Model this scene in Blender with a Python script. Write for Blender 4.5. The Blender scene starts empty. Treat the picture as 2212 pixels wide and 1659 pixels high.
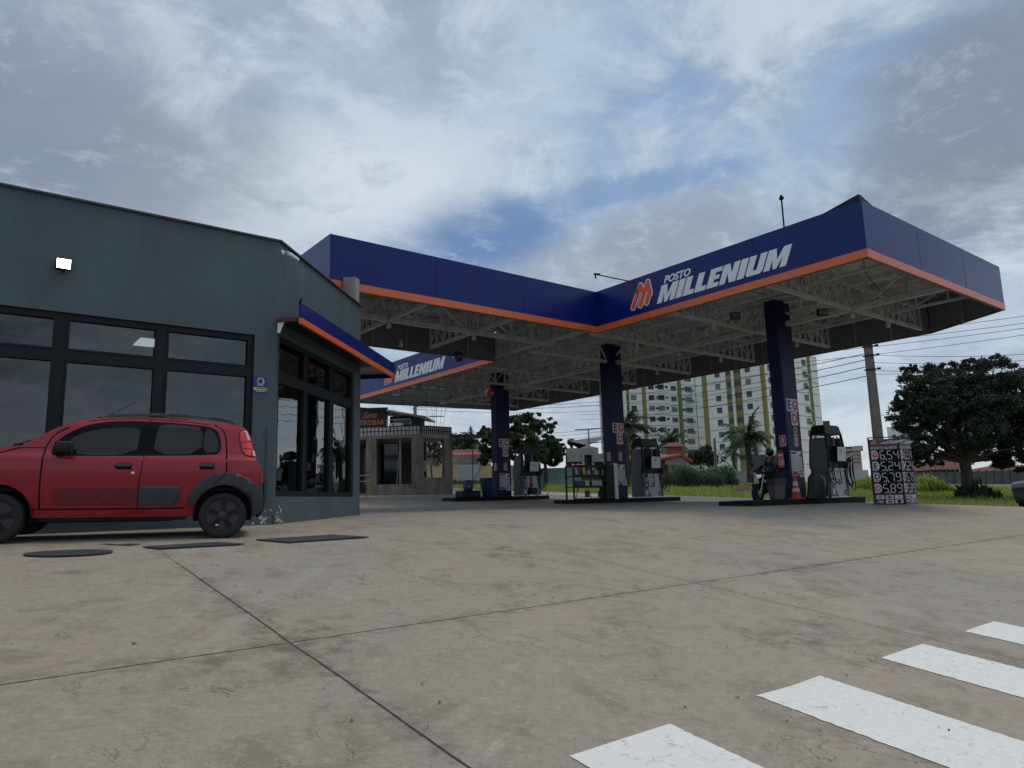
import bpy, bmesh, math, random
import numpy as np
from mathutils import Vector as V, Matrix
from mathutils.geometry import tessellate_polygon
random.seed(7); rng = np.random.default_rng(7)
S = bpy.context.scene; COL = S.collection
R = math.radians
# ------------------------------------------------------------------ camera
FPX, CX, CY = 1541.0, 1106.0, 829.5
PITCH, ROLL, AZ = R(9.29), R(1.588), R(51.7)
cam = bpy.data.cameras.new('camera'); camo = bpy.data.objects.new('camera', cam); COL.objects.link(camo)
cam.sensor_width = 36; cam.lens = FPX/2212*36; cam.clip_end = 3000; cam.clip_start = .05
CAM = V((0, 0, 1.5))
_cr, _sr = math.cos(-ROLL), math.sin(-ROLL); _cp, _sp = math.cos(PITCH), math.sin(PITCH)
M3 = Matrix(((_cr, -_sr, 0), (_sr, _cr, 0), (0, 0, 1))) @ Matrix(((1, 0, 0), (0, _sp, -_cp), (0, _cp, _sp)))
Rt = M3.transposed()
right, down, fwd = Rt @ V((1, 0, 0)), Rt @ V((0, 1, 0)), Rt @ V((0, 0, 1))
cm = Matrix((right, -down, -fwd)).transposed().to_4x4(); cm.translation = CAM
camo.matrix_world = cm; S.camera = camo
# ------------------------------------------------------------------ world, sun
SUN_EL, SUN_ROT = R(62), R(65)
def setup_world():
    w = bpy.data.worlds.new('World'); S.world = w; w.use_nodes = True
    nt = w.node_tree; N, L = nt.nodes, nt.links; N.clear()
    out = N.new('ShaderNodeOutputWorld'); bg = N.new('ShaderNodeBackground'); L.new(bg.outputs[0], out.inputs[0])
    sky = N.new('ShaderNodeTexSky'); sky.sky_type = 'NISHITA'; sky.sun_disc = False
    sky.sun_elevation = SUN_EL; sky.sun_rotation = SUN_ROT; sky.air_density = 1.3; sky.dust_density = 1.0
    tc = N.new('ShaderNodeTexCoord')
    def math_(op, a, b=None, c=None, clamp=False):
        n = N.new('ShaderNodeMath'); n.operation = op; n.use_clamp = clamp
        for i, x in enumerate((a, b, c)):
            if x is None: continue
            if isinstance(x, (int, float)): n.inputs[i].default_value = x
            else: L.new(x, n.inputs[i])
        return n.outputs[0]
    def vm(op, a, b):
        n = N.new('ShaderNodeVectorMath'); n.operation = op
        for i, x in enumerate((a, b)):
            if isinstance(x, (tuple, list, V)): n.inputs[i].default_value = tuple(x)
            else: L.new(x, n.inputs[i])
        return n
    def ss(x, lo, hi):
        n = N.new('ShaderNodeMapRange'); n.interpolation_type = 'SMOOTHSTEP'; L.new(x, n.inputs[0])
        n.inputs[1].default_value = lo; n.inputs[2].default_value = hi; return n.outputs[0]
    def noise(vec, scale, det, rough=.55, dist=0.0):
        n = N.new('ShaderNodeTexNoise'); L.new(vec, n.inputs['Vector']); n.inputs['Scale'].default_value = scale
        n.inputs['Detail'].default_value = det; n.inputs['Roughness'].default_value = rough; n.inputs['Distortion'].default_value = dist
        return n.outputs[0]
    def mix(f, a, b):
        n = N.new('ShaderNodeMix'); n.data_type = 'RGBA'
        if isinstance(f, float): n.inputs[0].default_value = f
        else: L.new(f, n.inputs[0])
        for i, x in ((6, a), (7, b)):
            if isinstance(x, tuple): n.inputs[i].default_value = x + (1,)
            else: L.new(x, n.inputs[i])
        return n.outputs[2]
    d = tc.outputs['Generated']
    sep = N.new('ShaderNodeSeparateXYZ'); L.new(d, sep.inputs[0])
    den = math_('ADD', math_('MAXIMUM', sep.outputs[2], 0.0), .22)
    cmb = N.new('ShaderNodeCombineXYZ'); L.new(math_('DIVIDE', sep.outputs[0], den), cmb.inputs[0]); L.new(math_('DIVIDE', sep.outputs[1], den), cmb.inputs[1])
    P = cmb.outputs[0]
    n1 = noise(P, 1.15, 9, .58, .35); n2 = noise(P, 3.3, 10, .62, .6); n3 = noise(d, 2.2, 5, .5)
    wob = math_('MULTIPLY', math_('SUBTRACT', n2, .5), .9)
    def blob(px, py, rx, ry, rot=0, k=1.0):
        c = (Rt @ V((px-CX, py-CY, FPX))).normalized()
        u = (right*math.cos(rot)-down*math.sin(rot)); v = (down*math.cos(rot)+right*math.sin(rot))
        df = vm('SUBTRACT', d, c).outputs[0]
        a = math_('MULTIPLY', vm('DOT_PRODUCT', df, u).outputs[1], FPX/rx)
        b = math_('MULTIPLY', vm('DOT_PRODUCT', df, v).outputs[1], FPX/ry)
        r = math_('SQRT', math_('ADD', math_('MULTIPLY', a, a), math_('MULTIPLY', b, b)))
        r = math_('ADD', r, math_('MULTIPLY', wob, k))
        n = N.new('ShaderNodeMapRange'); n.interpolation_type = 'SMOOTHSTEP'; L.new(r, n.inputs[0])
        n.inputs[1].default_value = 1.25; n.inputs[2].default_value = .35; return n.outputs[0]
    base = mix(ss(n1, .36, .62), (.30, .38, .49), (.50, .61, .74))
    base = mix(math_('MULTIPLY', ss(n2, .48, .64), .65), base, (.68, .76, .84))
    n5 = noise(P, 6, 10, .72, .25); n6 = noise(P, 2.1, 10, .7, .4)
    # thin blue veil on the right side
    col = mix(math_('MULTIPLY', blob(1680, 210, 420, 260, 0, 1.4), math_('MULTIPLY', ss(n2, .56, .40), .8)), base, (.24, .37, .60))
    col = mix(math_('MULTIPLY', blob(1560, 380, 420, 140, R(10), 1.4), .6), col, (.38, .51, .69))
    # blue openings
    col = mix(math_('MULTIPLY', blob(1040, 500, 225, 82, R(8), 1.9), .86), col, (.10, .21, .45))
    col = mix(math_('MULTIPLY', blob(1330, 410, 300, 30, R(8), 2.6), .6), col, (.16, .29, .52))
    # bright billows
    col = mix(math_('MULTIPLY', blob(720, 400, 380, 130, R(12), 1.8), .9), col, (.72, .78, .84))
    col = mix(math_('MULTIPLY', blob(360, 260, 160, 110, R(-30), 2.2), .5), col, (.60, .66, .72))
    # dark masses
    col = mix(math_('MULTIPLY', blob(190, 330, 330, 170, 0, 1.8), .7), col, (.215, .26, .325))
    col = mix(math_('MULTIPLY', blob(60, 60, 300, 150, 0, 1.6), .6), col, (.25, .29, .37))
    col = mix(math_('MULTIPLY', blob(1400, 530, 300, 85, R(16), 1.5), .8), col, (.31, .34, .40))
    col = mix(math_('MULTIPLY', blob(2120, 280, 190, 250, R(-25), 1.7), .8), col, (.215, .235, .285))
    col = mix(math_('MULTIPLY', blob(2150, 640, 260, 90, 0, 1.5), .35), col, (.50, .58, .67))
    # pale band near the horizon with streaks
    col = mix(math_('MULTIPLY', ss(n5, .50, .68), .32), col, (.27, .33, .42)); col = mix(math_('MULTIPLY', ss(n5, .48, .34), .28), col, (.66, .74, .82)); col = mix(math_('MULTIPLY', ss(n6, .55, .70), .32), col, (.24, .29, .37)); col = mix(math_('MULTIPLY', ss(n6, .44, .30), .45), col, (.74, .80, .86))
    hzn = ss(sep.outputs[2], .17, .02)
    st = N.new('ShaderNodeMapping'); L.new(d, st.inputs[0]); st.inputs['Scale'].default_value = (2.2, 2.2, 15)
    n4 = noise(st.outputs[0], 1.6, 7, .6, .3)
    col = mix(math_('MULTIPLY', hzn, .85), col, mix(ss(n4, .35, .65), (.42, .49, .57), (.76, .82, .87)))
    gr = mix(ss(sep.outputs[2], 0.0, -.05), col, (.16, .15, .14))
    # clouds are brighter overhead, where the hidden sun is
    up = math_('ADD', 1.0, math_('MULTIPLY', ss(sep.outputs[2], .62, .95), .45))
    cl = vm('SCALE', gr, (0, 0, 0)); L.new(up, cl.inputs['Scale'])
    skyv = vm('SCALE', sky.outputs[0], (0, 0, 0)); skyv.inputs['Scale'].default_value = .09
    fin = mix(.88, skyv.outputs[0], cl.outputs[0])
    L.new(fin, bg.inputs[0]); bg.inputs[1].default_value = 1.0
    w.cycles.sampling_method = 'MANUAL'; w.cycles.sample_map_resolution = 512
setup_world()
sl = bpy.data.lights.new('sun', 'SUN'); sl.energy = 1.3; sl.angle = R(20); sl.color = (1, .91, .79)
so = bpy.data.objects.new('sun', sl); COL.objects.link(so)
_az = R(65)   # high sun behind thin cloud, ahead and to the right
sdir = V((math.sin(_az)*math.cos(SUN_EL), math.cos(_az)*math.cos(SUN_EL), math.sin(SUN_EL)))
so.rotation_euler = sdir.to_track_quat('Z', 'Y').to_euler()
S.render.engine = 'CYCLES'; S.view_settings.view_transform = 'Standard'; S.view_settings.look = 'None'
S.view_settings.exposure = 0; S.view_settings.gamma = 1
S.cycles.max_bounces = 6
# ------------------------------------------------------------------ geometry helpers
D1 = V((math.sin(AZ), math.cos(AZ), 0)); D2 = V((-math.cos(AZ), math.sin(AZ), 0)); UP = V((0, 0, 1))
def ray(x, y): return Rt @ V((x-CX, y-CY, FPX))
def at(x, y, Y): d = ray(x, y); return CAM + d*(Y/d.y)
def atz(x, y, z): d = ray(x, y); return CAM + d*((z-1.5)/d.z)
def zf(X, Y, ox, oy, k): return ((ox+X/k)/1.736, (oy+Y/k)/1.736)
I0 = V((2.77, 22.14, 0))
def uv(u, v, z=0): return I0 + D1*u + D2*v + UP*z
def smin(a, b, k): h = max(k-abs(a-b), 0)/k; return min(a, b)-h*h*k/4
def smax(a, b, k): return -smin(-a, -b, k)
EA = V((-4.7, 50, 0)); EE = V((.793, -.61, 0)); EN = V((.61, .793, 0))
def gz(x, y):
    v = -.6198*x + .7848*y
    zn = .119*max(v, -6)
    f = .954+.0154*y-.015*x
    yb, xb = min(y, 80), max(min(x, 60), -60)
    zb = -.165-.033*xb+.0496*yb
    st = smin(zn, f, .1)
    st = smin(st, 1.14-.055*(x-11), .06) if x > 4 else st
    if y > 20: st = smax(st, zb, .15)
    q = (x+4.7)*.61+(y-50)*.793
    w = min(max((q+8)/8, 0), 1); w = w*w*(3-2*w)
    return st*(1-w)+zb*w
def gp(x, y, dz=0): return V((x, y, gz(x, y)+dz))
def gpx(px, Y, dz=0):
    p = at(px, 1075, Y); return gp(p.x, p.y, dz)
WM = {}
class MB:
    def __init__(s): s.v = []; s.f = []; s.uvs = None
    def add(s, vs, fs):
        o = len(s.v); s.v += [V(a) for a in vs]; s.f += [[o+i for i in f] for f in fs]; return s
    def box(s, c, sz, ax=None):
        X, Y, Z = ax or (V((1, 0, 0)), V((0, 1, 0)), UP); c = V(c); a, b, h = sz[0]/2, sz[1]/2, sz[2]/2
        vs = [c+X*(i*a)+Y*(j*b)+Z*(k*h) for k in (-1, 1) for j in (-1, 1) for i in (-1, 1)]
        return s.add(vs, [(0, 2, 3, 1), (4, 5, 7, 6), (0, 1, 5, 4), (2, 6, 7, 3), (0, 4, 6, 2), (1, 3, 7, 5)])
    def beam(s, p, q, w, h=None, up=UP):
        p, q = V(p), V(q); X = (q-p); l = X.length; X.normalize()
        Y = up.cross(X)
        if Y.length < 1e-3: Y = V((1, 0, 0)).cross(X)
        Y.normalize(); Z = X.cross(Y)
        return s.box((p+q)/2, (l, w, h or w), (X, Y, Z))
    def tube(s, pts, r, n=8, cap=True):
        pts = [V(p) for p in pts]; rs = r if isinstance(r, (list, tuple)) else [r]*len(pts)
        o = len(s.v); prev = None
        for i, p in enumerate(pts):
            t = (pts[min(i+1, len(pts)-1)]-pts[max(i-1, 0)]).normalized()
            if prev is None: a = t.orthogonal().normalized()
            else: a = (prev-t*prev.dot(t)); a = a.normalized() if a.length > 1e-5 else t.orthogonal().normalized()
            prev = a; b = t.cross(a)
            for k in range(n):
                an = 2*math.pi*k/n; s.v.append(p+(a*math.cos(an)+b*math.sin(an))*rs[i])
        for i in range(len(pts)-1):
            for k in range(n):
                s.f.append([o+i*n+k, o+i*n+(k+1) % n, o+(i+1)*n+(k+1) % n, o+(i+1)*n+k])
        if cap: s.f.append([o+k for k in range(n)][::-1]); s.f.append([o+(len(pts)-1)*n+k for k in range(n)])
        return s
    def lathe(s, prof, c=(0, 0, 0), axis=UP, n=24):
        c = V(c); axis = V(axis).normalized(); a = axis.orthogonal().normalized(); b = axis.cross(a); o = len(s.v)
        for r, h in prof:
            for k in range(n):
                an = 2*math.pi*k/n; s.v.append(c+axis*h+(a*math.cos(an)+b*math.sin(an))*r)
        for i in range(len(prof)-1):
            for k in range(n):
                s.f.append([o+i*n+k, o+i*n+(k+1) % n, o+(i+1)*n+(k+1) % n, o+(i+1)*n+k])
        if prof[0][0] > 1e-4: s.f.append([o+k for k in range(n)][::-1])
        if prof[-1][0] > 1e-4: s.f.append([o+(len(prof)-1)*n+k for k in range(n)])
        return s
    def prism(s, poly, O, X, Y, d):      # polygon in plane (X,Y) at O extruded along vector d
        O = V(O); n = len(poly); o = len(s.v); d = V(d)
        for a, b in poly: s.v.append(O+X*a+Y*b)
        for a, b in poly: s.v.append(O+X*a+Y*b+d)
        tri = tessellate_polygon([[V((a, b, 0)) for a, b in poly]])
        for t in tri:
            s.f.append([o+i for i in t]); s.f.append([o+n+i for i in t][::-1])
        for i in range(n): s.f.append([o+i, o+(i+1) % n, o+n+(i+1) % n, o+n+i])
        return s
    def quad(s, *p): return s.add(p, [tuple(range(len(p)))])
    def build(s, name, mat, parent=None, world=False, smooth=0, bevel=0, recalc=True):
        me = bpy.data.meshes.new(name); vs = s.v
        if world and parent is not None:
            Mi = WM[parent.name].inverted(); vs = [Mi @ a for a in vs]
        me.from_pydata([tuple(a) for a in vs], [], s.f)
        if recalc:
            bm = bmesh.new(); bm.from_mesh(me); bmesh.ops.recalc_face_normals(bm, faces=bm.faces); bm.to_mesh(me); bm.free()
        if smooth: me.shade_smooth(); me.set_sharp_from_angle(angle=R(smooth))
        me.materials.append(mat)
        return link(name, me, parent, bevel)
def link(name, me, parent=None, bevel=0):
    o = bpy.data.objects.new(name, me); COL.objects.link(o)
    if parent is not None: o.parent = parent; WM[o.name] = WM[parent.name]
    else: WM[o.name] = Matrix.Identity(4)
    if bevel:
        b = o.modifiers.new('bevel', 'BEVEL'); b.width = bevel; b.segments = 2; b.limit_method = 'ANGLE'; b.angle_limit = R(40)
    return o
def tag(o, label=None, cat=None, group=None, kind=None):
    if label: o['label'] = label
    if cat: o['category'] = cat
    if group: o['group'] = group
    if kind: o['kind'] = kind
    return o
def thing(name, label, cat, loc=(0, 0, 0), rotz=0, group=None):
    o = bpy.data.objects.new(name, None); COL.objects.link(o); o.location = loc; o.rotation_euler = (0, 0, rotz)
    o.empty_display_size = .2
    WM[o.name] = Matrix.Translation(V(loc)) @ Matrix.Rotation(rotz, 4, 'Z')
    return tag(o, label, cat, group)
def copy_tree(o, parent=None):
    c = o.copy(); COL.objects.link(c); c.parent = parent
    WM[c.name] = WM[o.name]
    for ch in list(o.children): copy_tree(ch, c)
    return c
# ------------------------------------------------------------------ materials
def mat(name, c, rough=.6, metal=0, var=0, vscale=5, bump=0, bscale=40, coat=0, emit=0, spec=.5, c2=None, stretch=None, trans=0, alpha=1):
    m = bpy.data.materials.new(name); m.use_nodes = True; nt = m.node_tree; N, L = nt.nodes, nt.links
    b = N['Principled BSDF']; b.inputs['Base Color'].default_value = tuple(c)+(1,); b.inputs['Roughness'].default_value = rough
    b.inputs['Metallic'].default_value = metal; b.inputs['Coat Weight'].default_value = coat; b.inputs['Coat Roughness'].default_value = .06
    b.inputs['Specular IOR Level'].default_value = spec
    b.inputs['Transmission Weight'].default_value = trans; b.inputs['Alpha'].default_value = alpha
    if emit: b.inputs['Emission Color'].default_value = tuple(c)+(1,); b.inputs['Emission Strength'].default_value = emit
    if var or bump:
        tc = N.new('ShaderNodeTexCoord'); mp = N.new('ShaderNodeMapping'); L.new(tc.outputs['Object'], mp.inputs[0])
        if stretch: mp.inputs['Scale'].default_value = stretch
    if var:
        n = N.new('ShaderNodeTexNoise'); n.inputs['Scale'].default_value = vscale; n.inputs['Detail'].default_value = 8; n.inputs['Roughness'].default_value = .65
        L.new(mp.outputs[0], n.inputs['Vector'])
        r = N.new('ShaderNodeMapRange'); r.inputs[1].default_value = .32; r.inputs[2].default_value = .68; L.new(n.outputs[0], r.inputs[0])
        mx = N.new('ShaderNodeMix'); mx.data_type = 'RGBA'; L.new(r.outputs[0], mx.inputs[0])
        lo = c2 or tuple(max(0, x*(1-var)) for x in c); hi = tuple(min(1, x*(1+var*.5)) for x in c)
        mx.inputs[6].default_value = tuple(lo)+(1,); mx.inputs[7].default_value = tuple(hi)+(1,); L.new(mx.outputs[2], b.inputs['Base Color'])
        rr = N.new('ShaderNodeMapRange'); L.new(n.outputs[0], rr.inputs[0]); rr.inputs[3].default_value = max(0, rough-.08); rr.inputs[4].default_value = min(1, rough+.1)
        L.new(rr.outputs[0], b.inputs['Roughness'])
    if bump:
        n2 = N.new('ShaderNodeTexNoise'); n2.inputs['Scale'].default_value = bscale; n2.inputs['Detail'].default_value = 5; L.new(mp.outputs[0], n2.inputs['Vector'])
        bp = N.new('ShaderNodeBump'); bp.inputs['Strength'].default_value = bump; bp.inputs['Distance'].default_value = .02
        L.new(n2.outputs[0], bp.inputs['Height']); L.new(bp.outputs[0], b.inputs['Normal'])
    return m
def glass_mat(name, ior=1.85):
    m = bpy.data.materials.new(name); m.use_nodes = True; nt = m.node_tree; N, L = nt.nodes, nt.links
    N.remove(N['Principled BSDF']); g = N.new('ShaderNodeBsdfGlossy'); g.inputs['Roughness'].default_value = .015; g.inputs[0].default_value = (.92, .94, .95, 1)
    t = N.new('ShaderNodeBsdfTransparent'); t.inputs[0].default_value = (.42, .44, .44, 1); f = N.new('ShaderNodeFresnel'); f.inputs[0].default_value = ior
    tc = N.new('ShaderNodeTexCoord'); n = N.new('ShaderNodeTexNoise'); L.new(tc.outputs['Object'], n.inputs['Vector']); n.inputs['Scale'].default_value = 1.4
    bp = N.new('ShaderNodeBump'); bp.inputs['Strength'].default_value = .06; bp.inputs['Distance'].default_value = .05; L.new(n.outputs[0], bp.inputs['Height']); L.new(bp.outputs[0], g.inputs['Normal'])
    mx = N.new('ShaderNodeMixShader'); L.new(f.outputs[0], mx.inputs[0]); L.new(t.outputs[0], mx.inputs[1]); L.new(g.outputs[0], mx.inputs[2]); L.new(mx.outputs[0], N['Material Output'].inputs[0]); return m
MT = dict(
 wall=mat('shop_wall_paint', (.057, .085, .100), .55, var=.30, vscale=.9, stretch=(1, 1, .5), bump=.15, bscale=60),
 trim=mat('dark_metal_frame', (.006, .0095, .0125), .5, spec=.25, var=.3, vscale=6),
 cap=mat('dark_roof_cap', (.04, .045, .05), .5, var=.2),
 glass=glass_mat('shop_glass'), glass2=glass_mat('shop_side_glass', 2.7), carglass=mat('car_glass', (.010, .0095, .0095), .06, spec=.5),
 dark=mat('matt_black', (.003, .003, .0035), .6, spec=.12), rubber=mat('rubber', (.012, .012, .013), .75, var=.3, vscale=12),
 blue=mat('fascia_blue_panel', (.004, .014, .135), .24, spec=.28, var=.1, vscale=.6),
 blue2=mat('column_blue', (.004, .008, .058), .5, spec=.25, var=.2, vscale=1.5),
 orange=mat('fascia_orange', (.62, .125, .035), .25, var=.08, vscale=2),
 white=mat('sign_white', (.72, .74, .76), .45, var=.05, vscale=9), steel=mat('white_painted_steel', (.49, .495, .50), .5, var=.3, vscale=4),
 sheet=mat('roof_sheet', (.47, .485, .49), .5, var=.25, vscale=1.2), inner=mat('fascia_back', (.125, .15, .16), .6, var=.2, vscale=2),
 redlogo=mat('logo_red', (.72, .07, .035), .4), red=mat('car_paint_red', (.27, .0003, .013), .3, coat=.3, var=.12, vscale=3),
 primer=mat('worn_red_panel', (.15, .002, .010), .5, var=.4, vscale=5, c2=(.09, .010, .010)),
 clad=mat('grey_plastic', (.035, .042, .05), .55, var=.15, vscale=30, bump=.1, bscale=300),
 tail=mat('tail_light_red', (.55, .008, .012), .12, coat=1, emit=.12), clear=mat('clear_lens', (.55, .5, .5), .1, coat=1),
 rim=mat('black_rim', (.022, .022, .024), .35, var=.3, vscale=10), chrome=mat('bright_metal', (.6, .62, .64), .22, metal=1, var=.2, vscale=9),
 under=mat('underbody', (.01, .01, .01), .9), pavdark=mat('dark_cover', (.028, .032, .036), .8, var=.4, vscale=5, bump=.3, bscale=60),
 lamp=mat('lamp_glow', (1, 1, 1), .5, emit=16), panel=mat('ceiling_panel_glow', (.85, .92, 1), .5, emit=2.2),
 room=mat('room_dark', (.10, .095, .09), .8, var=.2), concrete=mat('raw_concrete', (.26, .235, .205), .85, var=.35, vscale=2.5, bump=.3, bscale=30),
 stained=mat('stained_render', (.25, .215, .19), .85, var=.55, vscale=1.7, c2=(.12, .095, .075), bump=.3, stretch=(1, 1, .45)),
 asphalt=mat('asphalt', (.13, .13, .135), .85, var=.25, vscale=3, bump=.5, bscale=80), kerb=mat('island_kerb', (.009, .010, .011), .8, spec=.2, var=.4),
 pumpw=mat('pump_white', (.42, .43, .47), .4, var=.1), pumpg=mat('pump_grey', (.085, .092, .10), .45, var=.1), pumpk=mat('pump_black', (.007, .007, .008), .5, spec=.3),
 pumpblue=mat('pump_blue', (.02, .03, .22), .35), silver=mat('crinkled_plastic', (.5, .52, .52), .15, spec=.9, bump=.8, bscale=18),
 binbrown=mat('grey_brown_bin', (.085, .066, .068), .6, var=.15), bag=mat('black_bag', (.008, .008, .009), .35, bump=.6, bscale=30),
 bluebin=mat('blue_plastic', (.003, .022, .095), .4, var=.15), redpl=mat('extinguisher_red', (.42, .008, .01), .3, coat=.5), signred=mat('sign_red', (.36, .012, .02), .5),
 coneo=mat('cone_orange', (.38, .06, .03), .6), conew=mat('cone_white', (.5, .48, .46), .6), yellow=mat('yellow_paint', (.48, .28, .02), .5, var=.2),
 skin=mat('skin', (.22, .12, .08), .6), shirt=mat('grey_shirt', (.22, .20, .205), .9, var=.15, bump=.3), blackcloth=mat('black_cloth', (.01, .01, .012), .85, bump=.3),
 helmet=mat('helmet_shell', (.02, .02, .02), .2, coat=1), helmw=mat('helmet_white', (.45, .45, .45), .3),
 tower=mat('tower_white', (.73, .73, .70), .8, var=.1, vscale=.5), olive=mat('tower_olive', (.225, .205, .055), .8, var=.12, vscale=.8), olived=mat('tower_green', (.12, .155, .045), .8),
 win=mat('window_dark', (.03, .035, .04), .25, var=.6, vscale=.9), winf=mat('window_frame', (.2, .21, .21), .6), blind=mat('window_blind', (.16, .17, .17), .5, var=.3, vscale=3), floorl=mat('floor_line', (.12, .13, .13), .8),
 tile=mat('clay_tile', (.33, .085, .04), .8, var=.4, vscale=3, bump=.6, bscale=10), tileold=mat('old_clay_tile', (.15, .045, .03), .85, var=.6, vscale=2, bump=.6, bscale=10), brick=mat('brick', (.24, .09, .05), .85, var=.4, vscale=6),
 housew=mat('house_plaster', (.34, .29, .27), .85, var=.3, vscale=.8), yellowwall=mat('yellow_plaster', (.50, .36, .20), .85, var=.3, vscale=.7), gate=mat('grey_gate', (.34, .36, .38), .5, var=.1),
 turq=mat('turquoise_wall', (.15, .27, .25), .85, var=.3, vscale=.7), greyb=mat('grey_house', (.28, .27, .26), .85, var=.25, vscale=.6), panelc=mat('concrete_fence', (.10, .105, .105), .9, var=.4, vscale=1.4),
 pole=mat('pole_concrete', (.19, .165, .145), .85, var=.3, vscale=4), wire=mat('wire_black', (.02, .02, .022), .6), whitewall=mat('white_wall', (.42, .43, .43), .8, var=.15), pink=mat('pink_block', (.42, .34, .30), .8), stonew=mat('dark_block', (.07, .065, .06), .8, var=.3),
 bark=mat('bark', (.07, .055, .042), .9, var=.4, vscale=6, bump=.6), thatch=mat('thatch', (.05, .047, .04), .95, var=.5, vscale=6, bump=1, bscale=25), dirt=mat('red_dirt', (.10, .05, .03), .95, var=.5, vscale=3, bump=1, bscale=6),
 signblack=mat('sign_black', (.016, .017, .02), .5), copper=mat('sign_copper', (.55, .17, .07), .5), glassblock=mat('glass_block', (.48, .51, .53), .12, var=.5, vscale=2.2, spec=.9), totem=mat('banner_print', (.032, .022, .045), .5), digit=mat('digit_grey', (.55, .53, .53), .6),
 ribw=mat('grey_bracket', (.25, .245, .24), .6, var=.3), purple=mat('banner_purple', (.07, .045, .085), .5), paper=mat('paper_white', (.55, .55, .56), .7), ink=mat('ink_navy', (.025, .035, .12), .6), inkgrey=mat('ink_grey', (.16, .16, .17), .7), inkred=mat('ink_red', (.42, .02, .04), .6), syel=mat('sticker_yellow', (.62, .5, .10), .6), sblue=mat('sticker_blue', (.012, .03, .28), .5),
 dullred=mat('dull_red_metal', (.09, .018, .015), .6), redball=mat('red_balloon', (.5, .004, .006), .25, coat=.6), navyball=mat('navy_balloon', (.006, .02, .06), .25, coat=.6),
)
def leaf_mat(name, a, b, tr=.25):
    m = bpy.data.materials.new(name); m.use_nodes = True; nt = m.node_tree; N, L = nt.nodes, nt.links
    p = N['Principled BSDF']; p.inputs['Roughness'].default_value = .6; p.inputs['Specular IOR Level'].default_value = .25
    g = N.new('ShaderNodeNewGeometry'); mx = N.new('ShaderNodeMix'); mx.data_type = 'RGBA'
    L.new(g.outputs['Random Per Island'], mx.inputs[0]); mx.inputs[6].default_value = a+(1,); mx.inputs[7].default_value = b+(1,)
    L.new(mx.outputs[2], p.inputs['Base Color'])
    t = N.new('ShaderNodeBsdfTranslucent'); L.new(mx.outputs[2], t.inputs[0]); ms = N.new('ShaderNodeMixShader'); ms.inputs[0].default_value = tr
    L.new(p.outputs[0], ms.inputs[1]); L.new(t.outputs[0], ms.inputs[2]); L.new(ms.outputs[0], N['Material Output'].inputs[0]); return m
LM = dict(dark=leaf_mat('leaves_dark', (.014, .028, .016), (.06, .085, .05), .15), mid=leaf_mat('leaves_mid', (.03, .05, .018), (.09, .12, .045)), palm=leaf_mat('leaves_palm', (.015, .028, .014), (.05, .075, .032), .12),
          reed=leaf_mat('leaves_reed', (.045, .08, .045), (.11, .165, .095)), grass=leaf_mat('grass_blades', (.16, .22, .035), (.40, .44, .10), .35), hedge=leaf_mat('leaves_far', (.02, .035, .02), (.05, .07, .035)))
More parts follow.
